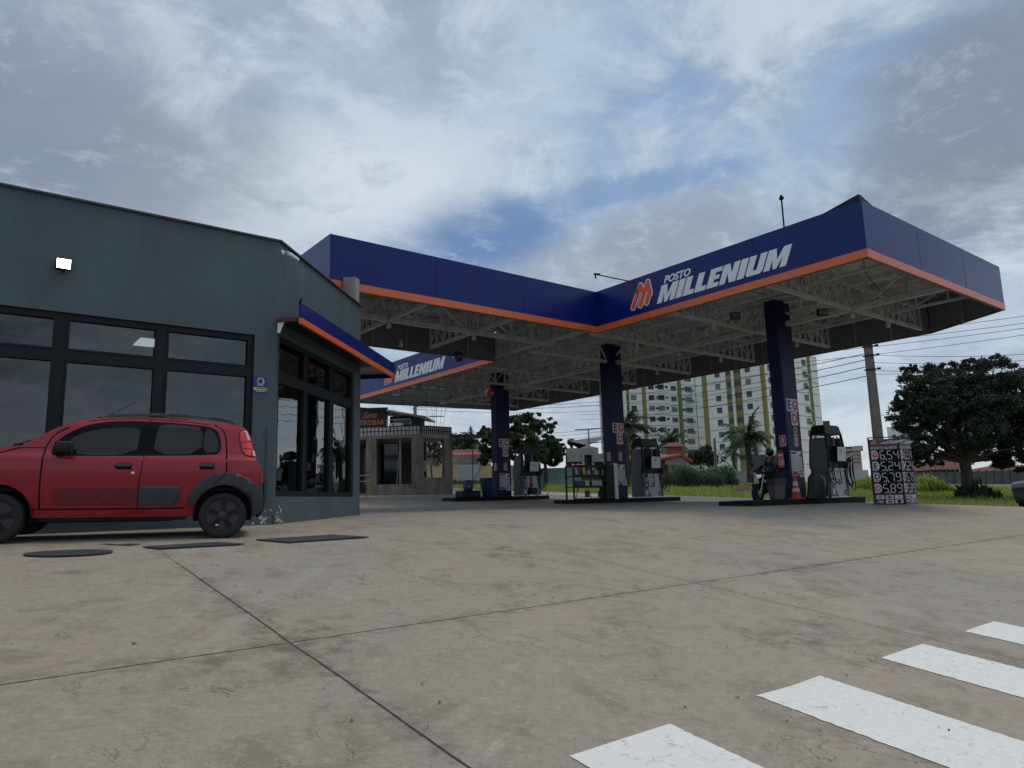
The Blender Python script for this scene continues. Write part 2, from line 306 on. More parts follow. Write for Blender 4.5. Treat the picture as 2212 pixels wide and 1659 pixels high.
def concrete_floor(name, joints=True):
    m = bpy.data.materials.new(name); m.use_nodes = True; nt = m.node_tree; N, L = nt.nodes, nt.links; b = N['Principled BSDF']
    tc = N.new('ShaderNodeTexCoord'); O = tc.outputs['Object']
    def vm(op, a, bb, out=0):
        n = N.new('ShaderNodeVectorMath'); n.operation = op; L.new(a, n.inputs[0]); n.inputs[1].default_value = bb; return n.outputs[out]
    def mm(op, a, bb=None, cc=None):
        n = N.new('ShaderNodeMath'); n.operation = op
        for i, x in enumerate((a, bb, cc)):
            if x is None: continue
            if isinstance(x, (int, float)): n.inputs[i].default_value = x
            else: L.new(x, n.inputs[i])
        return n.outputs[0]
    def noise(vec, s, det=8, ro=.6, dist=0):
        n = N.new('ShaderNodeTexNoise'); L.new(vec, n.inputs['Vector']); n.inputs['Scale'].default_value = s; n.inputs['Detail'].default_value = det; n.inputs['Roughness'].default_value = ro; n.inputs['Distortion'].default_value = dist; return n.outputs[0]
    def mr(x, a, bb, c=0, d=1):
        n = N.new('ShaderNodeMapRange'); n.interpolation_type = 'SMOOTHSTEP'; L.new(x, n.inputs[0])
        for i, z in zip((1, 2, 3, 4), (a, bb, c, d)): n.inputs[i].default_value = z
        return n.outputs[0]
    def mix(f, a, bb, bt='MIX'):
        n = N.new('ShaderNodeMix'); n.data_type = 'RGBA'; n.blend_type = bt
        if isinstance(f, float): n.inputs[0].default_value = f
        else: L.new(f, n.inputs[0])
        for i, x in ((6, a), (7, bb)):
            if isinstance(x, tuple): n.inputs[i].default_value = x+(1,)
            else: L.new(x, n.inputs[i])
        return n.outputs[2]
    u = vm('DOT_PRODUCT', O, tuple(D1), 1); v = vm('DOT_PRODUCT', O, tuple(D2), 1)
    wn = noise(O, 1.1, 6, .65); wn2 = noise(O, 9, 4)
    big = noise(O, .35, 7, .6, .6); med = noise(O, 1.7, 10, .68, .9); fine = noise(O, 38, 6, .7); gr = noise(O, 140, 3, .7)
    col = mix(mr(big, .35, .68), (.298, .232, .160), (.258, .228, .186))
    col = mix(mr(med, .49, .64, 0, .62), col, (.140, .098, .058))
    col = mix(mr(noise(O, 1.25, 9, .7, 1.8), .58, .74, 0, .55), col, (.42, .38, .32))
    col = mix(mr(noise(O, .8, 10, .72, 1.2), .60, .74, 0, .6), col, (.15, .132, .105))
    strm = N.new('ShaderNodeMapping'); L.new(O, strm.inputs[0]); strm.inputs['Rotation'].default_value = (0, 0, -.66); strm.inputs['Scale'].default_value = (.5, 5, 1)
    col = mix(mr(noise(strm.outputs[0], 1.2, 8, .65, .4), .56, .75, 0, .3), col, (.20, .19, .175))
    col = mix(mr(fine, .38, .64, 0, .42), col, (.17, .15, .125)); col = mix(mr(gr, .42, .7, 0, .36), col, (.42, .39, .34))
    vo = N.new('ShaderNodeTexVoronoi'); L.new(O, vo.inputs['Vector']); vo.inputs['Scale'].default_value = 2.3
    dots = mm('MULTIPLY', mr(vo.outputs['Distance'], .035, .02), mr(wn, .5, .55)); col = mix(dots, col, (.05, .045, .04))
    # concrete colour mixed towards dark grey further up on the apron
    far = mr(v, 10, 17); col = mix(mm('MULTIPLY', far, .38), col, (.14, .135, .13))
    spk = noise(O, 16, 5, .75); col = mix(mr(spk, .52, .66, 0, .3), col, (.44, .39, .31)); col = mix(mr(spk, .46, .34, 0, .35), col, (.15, .125, .10))
    smg = noise(O, .55, 6, .6, .4); col = mix(mm('MULTIPLY', mr(smg, .56, .66), mr(noise(O, 5, 8, .75), .42, .62, 0, .7)), col, (.10, .082, .06))
    sw_ = N.new('ShaderNodeTexWave'); L.new(O, sw_.inputs['Vector']); sw_.inputs['Scale'].default_value = .55; sw_.inputs['Distortion'].default_value = 9; sw_.inputs['Detail'].default_value = 6; sw_.inputs['Detail Scale'].default_value = 1.6
    col = mix(mm('MULTIPLY', mr(sw_.outputs['Fac'], .55, .95, 0, .22), mr(noise(O, .45, 3), .48, .6)), col, (.36, .33, .295))
    # shallow flaked patches with raised rims
    crk = noise(O, 1.35, 5, .6, 2.2); rim = mr(mm('ABSOLUTE', mm('SUBTRACT', crk, .5)), .008, .0)
    rim = mm('MULTIPLY', rim, mr(noise(O, .9, 2), .52, .62)); col = mix(mm('MULTIPLY', rim, .8), col, (.09, .08, .068))
    h = mm('ADD', mm('MULTIPLY', med, .8), mm('MULTIPLY', fine, .25)); h = mm('SUBTRACT', h, mm('MULTIPLY', rim, .6))
    if joints:
        def joint(c, off, k):
            wb = mm('ADD', c, mm('MULTIPLY', mm('SUBTRACT', wn, .5), .035)); wb = mm('ADD', wb, mm('MULTIPLY', mm('SUBTRACT', wn2, .5), .012))
            x = mm('ABSOLUTE', mm('SUBTRACT', mm('MODULO', mm('ADD', wb, 4.38*30-off+2.19), 4.38), 2.19)); return x
        ju, jv = joint(u, 1.92, 0), joint(v, 4.95, 1)
        fu = mm('MULTIPLY', mr(u, 7.5, 4.5, .30, 1), mr(v, 7, 9, 1, .35)); fv = mr(v, 7.0, 8.0, 1, .12)
        for j, fd in ((ju, fu), (jv, fv)):
            dirt = mm('MULTIPLY', mm('MULTIPLY', mr(j, .16, .0), mr(wn2, .42, .7, 0, .75)), fd); col = mix(dirt, col, (.11, .085, .06))
            col = mix(mm('MULTIPLY', mr(j, .012, .005, 0, .95), fd), col, (.018, .015, .012)); h = mm('SUBTRACT', h, mm('MULTIPLY', mr(j, .014, .004), fd))
    L.new(col, b.inputs['Base Color']); L.new(mr(big, .3, .7, .62, .85), b.inputs['Roughness'])
    bp = N.new('ShaderNodeBump'); bp.inputs['Strength'].default_value = .55; bp.inputs['Distance'].default_value = .012; L.new(h, bp.inputs['Height']); L.new(bp.outputs[0], b.inputs['Normal'])
    return m
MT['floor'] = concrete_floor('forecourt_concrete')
MT['paint'] = mat('road_paint', (.74, .76, .75), .7, var=.0)
def worn_paint():
    m = MT['paint']; nt = m.node_tree; N, L = nt.nodes, nt.links; b = N['Principled BSDF']
    tc = N.new('ShaderNodeTexCoord'); n = N.new('ShaderNodeTexNoise'); L.new(tc.outputs['Object'], n.inputs['Vector']); n.inputs['Scale'].default_value = 14; n.inputs['Detail'].default_value = 10; n.inputs['Roughness'].default_value = .75; n.inputs['Distortion'].default_value = 1.2
    r = N.new('ShaderNodeValToRGB'); e = r.color_ramp.elements; e[0].position = .29; e[0].color = (.30, .28, .25, 1); e[1].position = .45; e[1].color = (.70, .685, .64, 1)
    L.new(n.outputs[0], r.inputs[0]); L.new(r.outputs[0], b.inputs['Base Color'])
    bp = N.new('ShaderNodeBump'); bp.inputs['Strength'].default_value = .5; bp.inputs['Distance'].default_value = .01; L.new(n.outputs[0], bp.inputs['Height']); L.new(bp.outputs[0], b.inputs['Normal'])
worn_paint()
MT['soil'] = mat('ground_soil', (.13, .15, .05), .95, var=.5, vscale=.5, c2=(.10, .085, .045), bump=.8, bscale=6)
# ------------------------------------------------------------------ ground
def sheet(name, q0, q1, dq, t0, t1, dt, m, off=0, label=None):
    nq = max(1, int(round((q1-q0)/dq))); ntt = int(round((t1-t0)/dt)); vs = []; fs = []
    for i in range(nq+1):
        q = q0+(q1-q0)*i/nq
        for j in range(ntt+1):
            p = EA+EE*(t0+(t1-t0)*j/ntt)+EN*q; vs.append((p.x, p.y, gz(p.x, p.y)+off))
    w = ntt+1
    for i in range(nq):
        for j in range(ntt): fs.append((i*w+j, i*w+j+1, (i+1)*w+j+1, (i+1)*w+j))
    me = bpy.data.meshes.new(name); me.from_pydata(vs, [], fs); me.shade_smooth(); me.materials.append(m)
    return tag(link(name, me), kind='structure')
# one sheet of soil to the horizon: fine near, coarse far
def soil():
    qs = [-900, -400, -150, -70]+[-.35+0.0]+[i*1.0 for i in range(1, 60)]+[70, 100, 160, 300, 600, 1500]
    ts = [-1500, -600, -250, -120]+[-80+i*2 for i in range(81)]+[120, 250, 600, 1500]
    vs = []; fs = []
    for q in qs:
        for t in ts:
            p = EA+EE*t+EN*q; inn = -80 < t < 80 and -70 < q < -.3
            dz = 0
            if q < -.36: dz = -3 if (abs(t) <= 130) else -1
            if q < -.36 and abs(t) > 130: dz = -4
            vs.append((p.x, p.y, gz(p.x, p.y)+dz-.02*(q < .5)))
    w = len(ts)
    for i in range(len(qs)-1):
        for j in range(w-1): fs.append((i*w+j, i*w+j+1, (i+1)*w+j+1, (i+1)*w+j))
    me = bpy.data.meshes.new('ground'); me.from_pydata(vs, [], fs); me.shade_smooth(); me.materials.append(MT['soil'])
    tag(link('ground', me), kind='structure')
soil()
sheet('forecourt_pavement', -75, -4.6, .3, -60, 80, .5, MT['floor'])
sheet('road', -4.6, 0, .46, -110, 110, 1, MT['asphalt'])
def on_ground(pts, name, m, off, kind='structure', parent=None, n=1):
    mb = MB(); mb.prism([(p[0], p[1]) for p in pts], (0, 0, 0), V((1, 0, 0)), V((0, 1, 0)), (0, 0, 0.0001)); 
    me = bpy.data.meshes.new(name); bm = bmesh.new(); vs = [bm.verts.new((p[0], p[1], 0)) for p in pts]
    bm.faces.new(vs); bmesh.ops.triangulate(bm, faces=bm.faces[:])
    x0 = min(p[0] for p in pts); x1 = max(p[0] for p in pts); y0 = min(p[1] for p in pts); y1 = max(p[1] for p in pts)
    for ax, a, bb in ((0, x0, x1), (1, y0, y1)):
        k = a+.4
        while k < bb:
            co = [0, 0, 0]; co[ax] = k; no = [0, 0, 0]; no[ax] = 1
            bmesh.ops.bisect_plane(bm, geom=bm.verts[:]+bm.edges[:]+bm.faces[:], plane_co=co, plane_no=no); k += .4
    for v in bm.verts: v.co.z = gz(v.co.x, v.co.y)+off
    bmesh.ops.recalc_face_normals(bm, faces=bm.faces[:])
    if bm.faces and sum(f.normal.z for f in bm.faces) < 0: bmesh.ops.reverse_faces(bm, faces=bm.faces[:])
    bm.to_mesh(me); bm.free(); me.materials.append(m); o = link(name, me, parent)
    if kind: tag(o, kind=kind)
    return o
def near(x, y):                                    # photo point on the sloping apron
    d = ray(x, y); t = (-1.5)/(d.z-.119*d.dot(D2)); return CAM+d*t
def crosswalk():
    st = [(2.38, 3.09), (3.88, 4.58), (5.37, 6.07), (6.83, 7.5), (8.3, 8.98)]
    pts_all = []
    bm = bmesh.new()
    for k, (a, b) in enumerate(st):
        n = 150; v0 = 2.66-.02*k; v1 = -1.6
        rows = []
        for i in range(n+1):
            v = v0+(v1-v0)*i/n; sh = -.10*(v0-v)*.35
            r = []
            for u in (a+sh+random.gauss(0, .0035), (a+b)/2+sh, b+sh+random.gauss(0, .0035)):
                p = D1*u+D2*(v+(random.gauss(0, .006) if i == 0 else 0)); r.append(bm.verts.new((p.x, p.y, gz(p.x, p.y)+.004)))
            rows.append(r)
        for i in range(n):
            for j in range(2): bm.faces.new((rows[i][j], rows[i+1][j], rows[i+1][j+1], rows[i][j+1]))
    bmesh.ops.recalc_face_normals(bm, faces=bm.faces[:])
    me = bpy.data.meshes.new('crosswalk'); bm.to_mesh(me); bm.free(); me.materials.append(MT['paint']); tag(link('crosswalk_paint', me), kind='structure')
crosswalk()
# road markings far behind the pumps
def road_marks():
    bm = bmesh.new()
    for q0, q1, t0, t1 in ((-4.2, -4.0, 4, 16), (-3.2, -2.75, 7, 18), (-2.0, -1.6, 6, 17), (-.35, -.2, -30, 60)):
        n = 14; rows = []
        for i in range(n+1):
            t = t0+(t1-t0)*i/n; r = []
            for q in (q0, q1):
                p = EA+EE*t+EN*q; r.append(bm.verts.new((p.x, p.y, gz(p.x, p.y)+.012)))
            rows.append(r)
        for i in range(n): bm.faces.new((rows[i][0], rows[i+1][0], rows[i+1][1], rows[i][1]))
    me = bpy.data.meshes.new('road_markings'); bm.to_mesh(me); bm.free(); me.materials.append(MT['paint']); tag(link('road_markings', me), kind='structure')
road_marks()
# tank covers and patches on the apron
def cover(pxs, name, label, cat, off=.008, m=None, group=None):
    ps = [near(*p) for p in pxs]; o = on_ground(ps, name, m or MT['pavdark'], off, kind=None)
    s = o.modifiers.new('thickness', 'SOLIDIFY'); s.thickness = .012; s.offset = 1; return tag(o, label, cat, group)
el = []
for k in range(28):
    a = 2*math.pi*k/28; el.append((147+97*math.cos(a), 1197-3.0*math.cos(a)+6.6*math.sin(a)))
cover(el, 'tank_cover', 'round dark tank cover set in the concrete, nearest the front of the red car', 'cover')
cover([(308, 1183), (470, 1172.5), (530, 1177.5), (345, 1187.5)], 'tank_cover', 'dark rectangular cover in the concrete in front of the red car rear wheel', 'cover')
cover([(553, 1167), (720, 1156), (797, 1162), (625, 1174)], 'tank_cover', 'long dark rectangular cover in the concrete nearest the shop corner', 'cover')
tag(on_ground([near(*p) for p in [(214, 1171), (240, 1175), (262, 1176), (280, 1178), (300, 1174.5), (308, 1172.5), (280, 1171), (255, 1173), (235, 1170.5)]], 'oil_stain', MT['pavdark'], .004, kind=None), kind='structure')
# small debris: leaves and pebbles
def debris():
    mb = MB()
    for k in range(150):
        if k < 22:
            p = near(*[(470, 1222), (318, 1247), (290, 1391), (925, 1573), (700, 1487), (590, 1187), (880, 1210), (760, 1196), (1100, 1222), (1650, 1210), (1560, 1150), (2050, 1580), (1700, 1560), (1100, 1620), (950, 1520), (560, 1280), (250, 1285), (1300, 1420), (1480, 1530), (1240, 1600), (760, 1560), (820, 1345)][k])
        else:
            u = random.uniform(-3, 10); v = random.uniform(2.5, 12); p = D1*u+D2*v
        z = gz(p.x, p.y)+.006; a = random.uniform(0, 6.3); l = random.uniform(.006, .016)*(1.6 if k < 3 else 1); w = l*random.uniform(.4, .8)
        c, s_ = math.cos(a), math.sin(a)
        mb.add([(p.x+c*l, p.y+s_*l, z+.003), (p.x-s_*w, p.y+c*w, z), (p.x-c*l, p.y-s_*l, z+.008), (p.x+s_*w, p.y-c*w, z+.002)], [(0, 1, 2, 3)])
    tag(mb.build('leaf_litter', mat('litter', (.04, .035, .03), .8), recalc=False), 'tiny dark leaves and grit scattered over the concrete', 'litter', kind='stuff')
debris()
# ------------------------------------------------------------------ lettering
def text(body, size, m, parent, O, X, Y, name='lettering', bold=0, shear=0, depth=.01, align='LEFT', world=True, sx=1):
    cu = bpy.data.curves.new('t', 'FONT'); cu.body = body; cu.size = size; cu.extrude = depth/2; cu.offset = bold; cu.shear = shear; cu.align_x = align; cu.resolution_u = 3
    to = bpy.data.objects.new('t', cu); COL.objects.link(to); dg = bpy.context.evaluated_depsgraph_get(); dg.update()
    me = bpy.data.meshes.new_from_object(to.evaluated_get(dg)); bpy.data.objects.remove(to); bpy.data.curves.remove(cu)
    X, Y = V(X).normalized(), V(Y).normalized(); Z = X.cross(Y)
    Mx = Matrix((X*sx, Y, Z)).transposed().to_4x4(); Mx.translation = V(O)+Z*(depth/2)
    if world and parent is not None: Mx = WM[parent.name].inverted() @ Mx
    me.transform(Mx); me.name = name; me.materials.clear(); me.materials.append(m)
    return link(name, me, parent)
BL = {  # heavy block letters, unit height, (width, [polygons])
 'M': (1.24, [[(0, 0), (.34, 0), (.34, .55), (.52, 0), (.72, 0), (.90, .55), (.90, 0), (1.24, 0), (1.24, 1), (.82, 1), (.62, .42), (.42, 1), (0, 1)]]),
 'I': (.42, [[(0, 0), (.42, 0), (.42, 1), (0, 1)]]),
 'L': (.72, [[(0, 0), (.72, 0), (.72, .25), (.40, .25), (.40, 1), (0, 1)]]),
 'E': (.74, [[(0, 0), (.74, 0), (.74, .23), (.38, .23), (.38, .40), (.68, .40), (.68, .61), (.38, .61), (.38, .77), (.74, .77), (.74, 1), (0, 1)]]),
 'N': (1.0, [[(0, 0), (.36, 0), (.36, .52), (.62, 0), (1, 0), (1, 1), (.64, 1), (.64, .48), (.38, 1), (0, 1)]]),
 'U': (.98, [[(.12, 0), (.86, 0), (.98, .12), (.98, 1), (.60, 1), (.60, .24), (.38, .24), (.38, 1), (0, 1), (0, .12)]]),
}
def block_word(word, O, X, Y, h, total, slant, m, parent, d=.012):
    ws = [BL[c][0] for c in word]; gap = .08; tot = sum(ws)+gap*(len(word)-1); k = (total)/(tot*h); x = 0; Z = X.cross(Y); out = []
    for c in word:
        w, polys = BL[c]; mb = MB()
        for pl in polys:
            mb.prism([((x+a)*h*k+b*slant, b*h) for a, b in pl], O, X, Y, Z*d)
        out.append(mb.build('letter', m, parent, world=True)); x += w+gap
    return out
def capsule(p, q, r, n=8):
    p, q = V((p[0], p[1])), V((q[0], q[1])); d = (q-p).normalized(); a0 = math.atan2(d.y, d.x); pts = []
    for k in range(n+1): a = a0-math.pi/2+math.pi*k/n; pts.append((q.x+r*math.cos(a), q.y+r*math.sin(a)))
    for k in range(n+1): a = a0+math.pi/2+math.pi*k/n; pts.append((p.x+r*math.cos(a), p.y+r*math.sin(a)))
    return pts
def logo(O, X, Y, s, parent):   # slanted double-stroke emblem, red with white edge
    Z = X.cross(Y); w, r = MB(), MB()
    segs = [((.13, .12), (.56, .88)), ((.50, .12), (.93, .92)), ((.82, .16), (1.0, .55)), ((.56, .88), (.66, .60)), ((.93, .92), (1.0, .45))]
    for i, (a, b) in enumerate(segs):
        a = (a[0]*s, a[1]*s); b = (b[0]*s, b[1]*s)
        w.prism(capsule(a, b, .135*s), O, X, Y, Z*(.006+.0008*i)); r.prism(capsule(a, b, .095*s), O+Z*.012, X, Y, Z*(.004+.0008*i))
    w.build('logo_outline', MT['white'], parent, world=True); r.build('logo_mark', MT['redlogo'], parent, world=True)
# ------------------------------------------------------------------ shop building
KS = .92
Zk = lambda z: 1.5+(z-1.5)*KS
P0 = V((-4.53*KS, 13.5*KS, 0)); D3A = R(6.66); D3 = V((math.sin(D3A), math.cos(D3A), 0)); N3 = V((D3.y, -D3.x, 0)); NF = -D2   # outward normals
def fw(s, z, o=0): return P0-D1*s*KS+NF*o*KS+UP*Zk(z)          # front wall point
def sw(s, z, o=0): return P0+D3*s*KS+N3*o*KS+UP*Zk(z)          # side wall point
ZT = 6.69
shop = thing('shop_building', 'dark blue-grey rendered shop with large dark windows on two sides behind the red car', 'building', (P0.x, P0.y, 1.2))
def slab(mb, F, s0, s1, z0, z1, o0=-.2, o1=0.0):
    c = (F(s0, z0, o0)+F(s1, z1, o1))/2; X = (F(1, 0)-F(0, 0)).normalized(); Y = (F(0, 0, 1)-F(0, 0, 0)).normalized()
    return mb.box(c, (abs(s1-s0)*KS, abs(o1-o0)*KS, abs(z1-z0)*KS), (X, Y, UP))
w = MB(); WE = 12.2
slab(w, fw, .0, WE+2, 4.75, ZT); slab(w, fw, .0, .43, .6, 4.75); slab(w, fw, .43, WE, .6, 1.72); slab(w, fw, WE, WE+2, .6, 4.75)
w.build('front_wall', MT['wall'], shop, world=True)
w = MB(); slab(w, sw, .0, 4.91, 4.82, ZT-.002); slab(w, sw, 4.43, 4.91, .6, 4.82); slab(w, sw, .0, 4.43, .6, 1.70); slab(w, sw, -.002, .09, 1.70, 4.82)
w.build('side_wall', MT['wall'], shop, world=True)
w = MB(); slab(w, sw, 0.02, 4.915, .6, 1.36, 0, .02); w.build('plinth', MT['wall'], shop, world=True)
w = MB(); slab(w, fw, -.02, WE+2, ZT, ZT+.035, -.25, .05); slab(w, sw, .0, 4.95, ZT+.001, ZT+.037, -.25, .05)
w.build('roof_cap', MT['cap'], shop, world=True)
# body behind: roof, back wall, floor, ceiling
far_s = WE+2
corner_b = sw(4.91, 0); back = MB()
A_, B_, C_, D_ = fw(.1, ZT-.1, -.1), fw(far_s, ZT-.1, -.1), fw(far_s, ZT-.1, -9), sw(4.85, ZT-.1, -.1)
back.prism([(p.x, p.y) for p in (A_, B_, C_, D_)], (0, 0, Zk(ZT)-.3), V((1, 0, 0)), V((0, 1, 0)), (0, 0, .2)); back.build('roof', MT['cap'], shop, world=True)
rm = MB()
inn = [(p.x, p.y) for p in (fw(.25, 0, -.25), fw(far_s, 0, -.25), fw(far_s, 0, -8.5), sw(4.8, 0, -.25))]
rm.prism(inn, (0, 0, Zk(4.72)), V((1, 0, 0)), V((0, 1, 0)), (0, 0, .05)); rm.prism(inn, (0, 0, Zk(1.25)), V((1, 0, 0)), V((0, 1, 0)), (0, 0, .05))
rm.beam(V(inn[2]+(3.0,)), V(inn[3]+(3.0,)), .15, 3.6); rm.beam(V(inn[1]+(3.0,)), V(inn[2]+(3.0,)), .15, 3.6)
rm.build('room_lining', MT['room'], shop, world=True)
# furniture silhouettes inside: a counter and shelves along the back
fu = MB(); 
for s_, o_ in ((2.2, -3.2), (4.2, -4.2), (6.4, -3.0), (8.5, -4.5)):
    fu.box(fw(s_, 1.8, o_), (1.1, .5, .9), (D1, D2, UP))
fu.build('counter', MT['dark'], shop, world=True)
for (px, py, wid) in ((318, 740, .30), (221, 823, .42), (40, 760, .4)):
    p = atz(px, py, Zk(4.70)); mb = MB(); mb.box(p, (wid*1.1, .62, .02), (D1, D2, UP)); mb.build('ceiling_light_panel', MT['panel'], shop, world=True)
def window(F, s0, s1, z0, z1, vs, hs, jw=.06, name='window', gm='glass'):
    fr = MB(); d0, d1 = -.16, -.05
    slab(fr, F, s0, s1, z1-.11, z1, d0, d1+.002); slab(fr, F, s0, s1, z0, z0+.09, d0, d1+.002)
    slab(fr, F, s0, s0+.1, z0, z1, d0, d1); slab(fr, F, s1-.1, s1, z0, z1, d0, d1)
    for a in vs: slab(fr, F, a-.08, a+.08, z0, z1, d0, d1+.004)
    for a in hs: slab(fr, F, s0, s1, a-.08, a+.08, d0, d1+.006)
    wn = fr.build(name, MT['trim'], shop, world=True, bevel=.004)
    xs = [s0]+list(vs)+[s1]; zs = [z0]+list(hs)+[z1]
    for i in range(len(xs)-1):
        for j in range(len(zs)-1):
            g = MB(); slab(g, F, xs[i]+.03, xs[i+1]-.03, zs[j]+.03, zs[j+1]-.03, -.115, -.105); g.build('pane', MT[gm], wn, world=True)
            f2 = MB(); a, b, c, d = xs[i]+.08, xs[i+1]-.08, zs[j]+.08, zs[j+1]-.08
            for q in ((a, a+.03, c, d), (b-.03, b, c, d)): slab(f2, F, *q, -.10, -.035)
            for q in ((a+.03, b-.03, c, c+.03), (a+.03, b-.03, d-.03, d)): slab(f2, F, *q, -.10, -.036)
            f2.build('sash', MT['trim'], wn, world=True)
window(fw, .43, WE, 1.72, 4.75, [2.03, 3.54, 5.05, 6.56, 8.07, 9.6, 11.0], [4.05])
window(sw, .09, 4.43, 1.70, 4.82, [1.51, 3.0], [4.02], gm='glass2')
# worn paint chips near the corner foot
ch = MB()
for k in range(46):
    on_side = random.random() < .4; s_ = abs(random.gauss(0, .22)); z = 1.22+abs(random.gauss(0, .14)); r = random.uniform(.006, .03)
    F = sw if on_side else fw; o_ = .023 if on_side else .0025; pts = []
    n = 7
    for i in range(n):
        a = 2*math.pi*i/n; rr = r*random.uniform(.4, 1.3); pts.append(F(s_+.03+rr*math.cos(a), z+rr*math.sin(a)*1.3, o_))
    ch = MB(); ch.add(pts, [tuple(range(n))]); ch.build('paint_chip', MT['conew'], shop, world=True, recalc=False)
mb = MB(); mb.tube([fw(.13, 1.55, .02), fw(.15, 2.5, .02), fw(.16, 3.0, .02)], .008); mb.build('conduit', MT['wall'], shop, world=True)
mb = MB(); slab(mb, fw, .16, .30, 1.93, 2.18, 0, .05); sb = mb.build('meter_box', MT['dullred'], shop, world=True, bevel=.008)
mb = MB(); slab(mb, fw, .22, .24, 2.10, 2.12, .05, .056); slab(mb, fw, .22, .24, 1.97, 1.99, .05, .056); mb.build('screw', MT['white'], sb, world=True)
# pillar rising behind the side wall
mb = MB(); c = sw(4.74, 0, -.21); c.z = (Zk(7.44)+.8)/2; mb.box(c, (.32, .27, Zk(7.44)-.8), (N3, D3, UP)); tag(mb.build('corner_pillar', MT['concrete'], None, bevel=.01), 'square weathered concrete pillar rising above the roof at the far end of the shop side wall', 'pillar')
# flood light, camera, alarm plaque
t = thing('flood_light', 'lit square white flood light high on the dark shop wall', 'light', fw(3.6, 5.53, .0))
mb = MB(); slab(mb, fw, 3.49, 3.71, 5.44, 5.62, .05, .12); mb.build('housing', MT['trim'], t, world=True, bevel=.006)
mb = MB(); slab(mb, fw, 3.505, 3.695, 5.455, 5.605, .12, .124); mb.build('lens', MT['lamp'], t, world=True)
mb = MB(); mb.beam(fw(3.6, 5.42, 0), fw(3.6, 5.40, .09), .02); mb.build('bracket', MT['trim'], t, world=True)
t = thing('security_camera', 'small white bullet camera under the roof edge at the shop corner', 'camera', sw(.12, 6.52, 0))
mb = MB(); mb.lathe([(.045, 0), (.045, .02), (.015, .03), (.015, .12)], sw(.12, 6.52, 0), N3); mb.build('mount', MT['white'], t, world=True, smooth=40)
p, q = sw(.16, 6.50, .12), sw(.42, 6.45, .2); mb = MB(); mb.tube([p, p+(q-p)*.98, q], [.038, .038, .034], 14); b_ = mb.build('camera_body', MT['white'], t, world=True, smooth=40)
mb = MB(); mb.tube([q-(q-p)*.02, q+(q-p)*.03], .03, 14); mb.build('lens', MT['dark'], t, world=True)
t = thing('alarm_plaque', 'small blue and yellow alarm company plaque on the shop corner pier', 'sign', fw(.30, 3.8, 0))
mb = MB(); slab(mb, fw, .17, .43, 3.645, 3.945, 0, .012); mb.build('board', MT['sblue'], t, world=True, bevel=.003)
mb = MB(); O = fw(.30, 3.86, .020)
for k in range(24):
    a, b = 2*math.pi*k/24, 2*math.pi*(k+1)/24; r0, r1 = .038+.010*math.sin(a*.5), .064; r0b = .038+.010*math.sin(b*.5)
    mb.add([O+D1*(r0*math.cos(a))+UP*(r0*math.sin(a)), O+D1*(r1*math.cos(a))+UP*(r1*math.sin(a)), O+D1*(r1*math.cos(b))+UP*(r1*math.sin(b)), O+D1*(r0b*math.cos(b))+UP*(r0b*math.sin(b))], [(0, 1, 2, 3)])
rg = mb.build('ring_logo', MT['syel'], t, world=True, recalc=False); s_ = rg.modifiers.new('t', 'SOLIDIFY'); s_.thickness = .003
mb = MB(); slab(mb, fw, .17, .43, 3.69, 3.742, .012, .015); yb = mb.build('yellow_band', MT['syel'], t, world=True)
text('AVISO À POLÍCIA', .026, MT['dark'], t, fw(.375, 3.712, .0155), D1, UP, 'notice_text', bold=.0008, depth=.001)
text('VIGILÂNCIA', .022, MT['white'], t, fw(.37, 3.775, .0125), D1, UP, 'notice_text', depth=.001)
text('ALARME 24H', .026, MT['white'], t, fw(.38, 3.662, .0125), D1, UP, 'notice_text', bold=.0006, depth=.001)
# awning with blue and orange fascia
t = thing('shop_awning', 'blue awning fascia with orange lower band running along the shop side wall', 'awning', sw(2.5, 4.9, .6))
mb = MB(); slab(mb, sw, -.26, 6.05, 5.045, 5.335, .54, .6); mb.build('blue_panel', MT['blue'], t, world=True, bevel=.004)
mb = MB(); slab(mb, sw, -.26, 6.052, 4.93, 5.045, .542, .604); mb.build('orange_band', MT['orange'], t, world=True)
mb = MB(); slab(mb, sw, .03, 4.91, 5.06, 5.09, .01, .54); mb.build('soffit', MT['pumpk'], t, world=True)
mb = MB(); slab(mb, sw, 4.93, 6.0, 5.06, 5.09, -4.2, .54); mb.build('soffit', MT['concrete'], t, world=True)
mb = MB(); slab(mb, sw, 5.99, 6.05, 4.94, 5.335, -4.2, .538); mb.build('end_fascia', MT['blue'], t, world=True)
mb = MB(); slab(mb, sw, -.03, .01, 5.05, 5.13, .0, .54); mb.build('end_beam', MT['dullred'], t, world=True)
mb = MB(); mb.prism([(0, 0), (.04, 0), (.12, .2), (0, .2)], sw(.0, 4.84, .0), N3, UP, D3*.02); mb.build('bracket_plate', MT['white'], t, world=True)
mb = MB(); mb.beam(sw(-.27, 5.33, .56), sw(-.25, 5.42, .585), .03); mb.build('corner_flashing', MT['dark'], t, world=True)
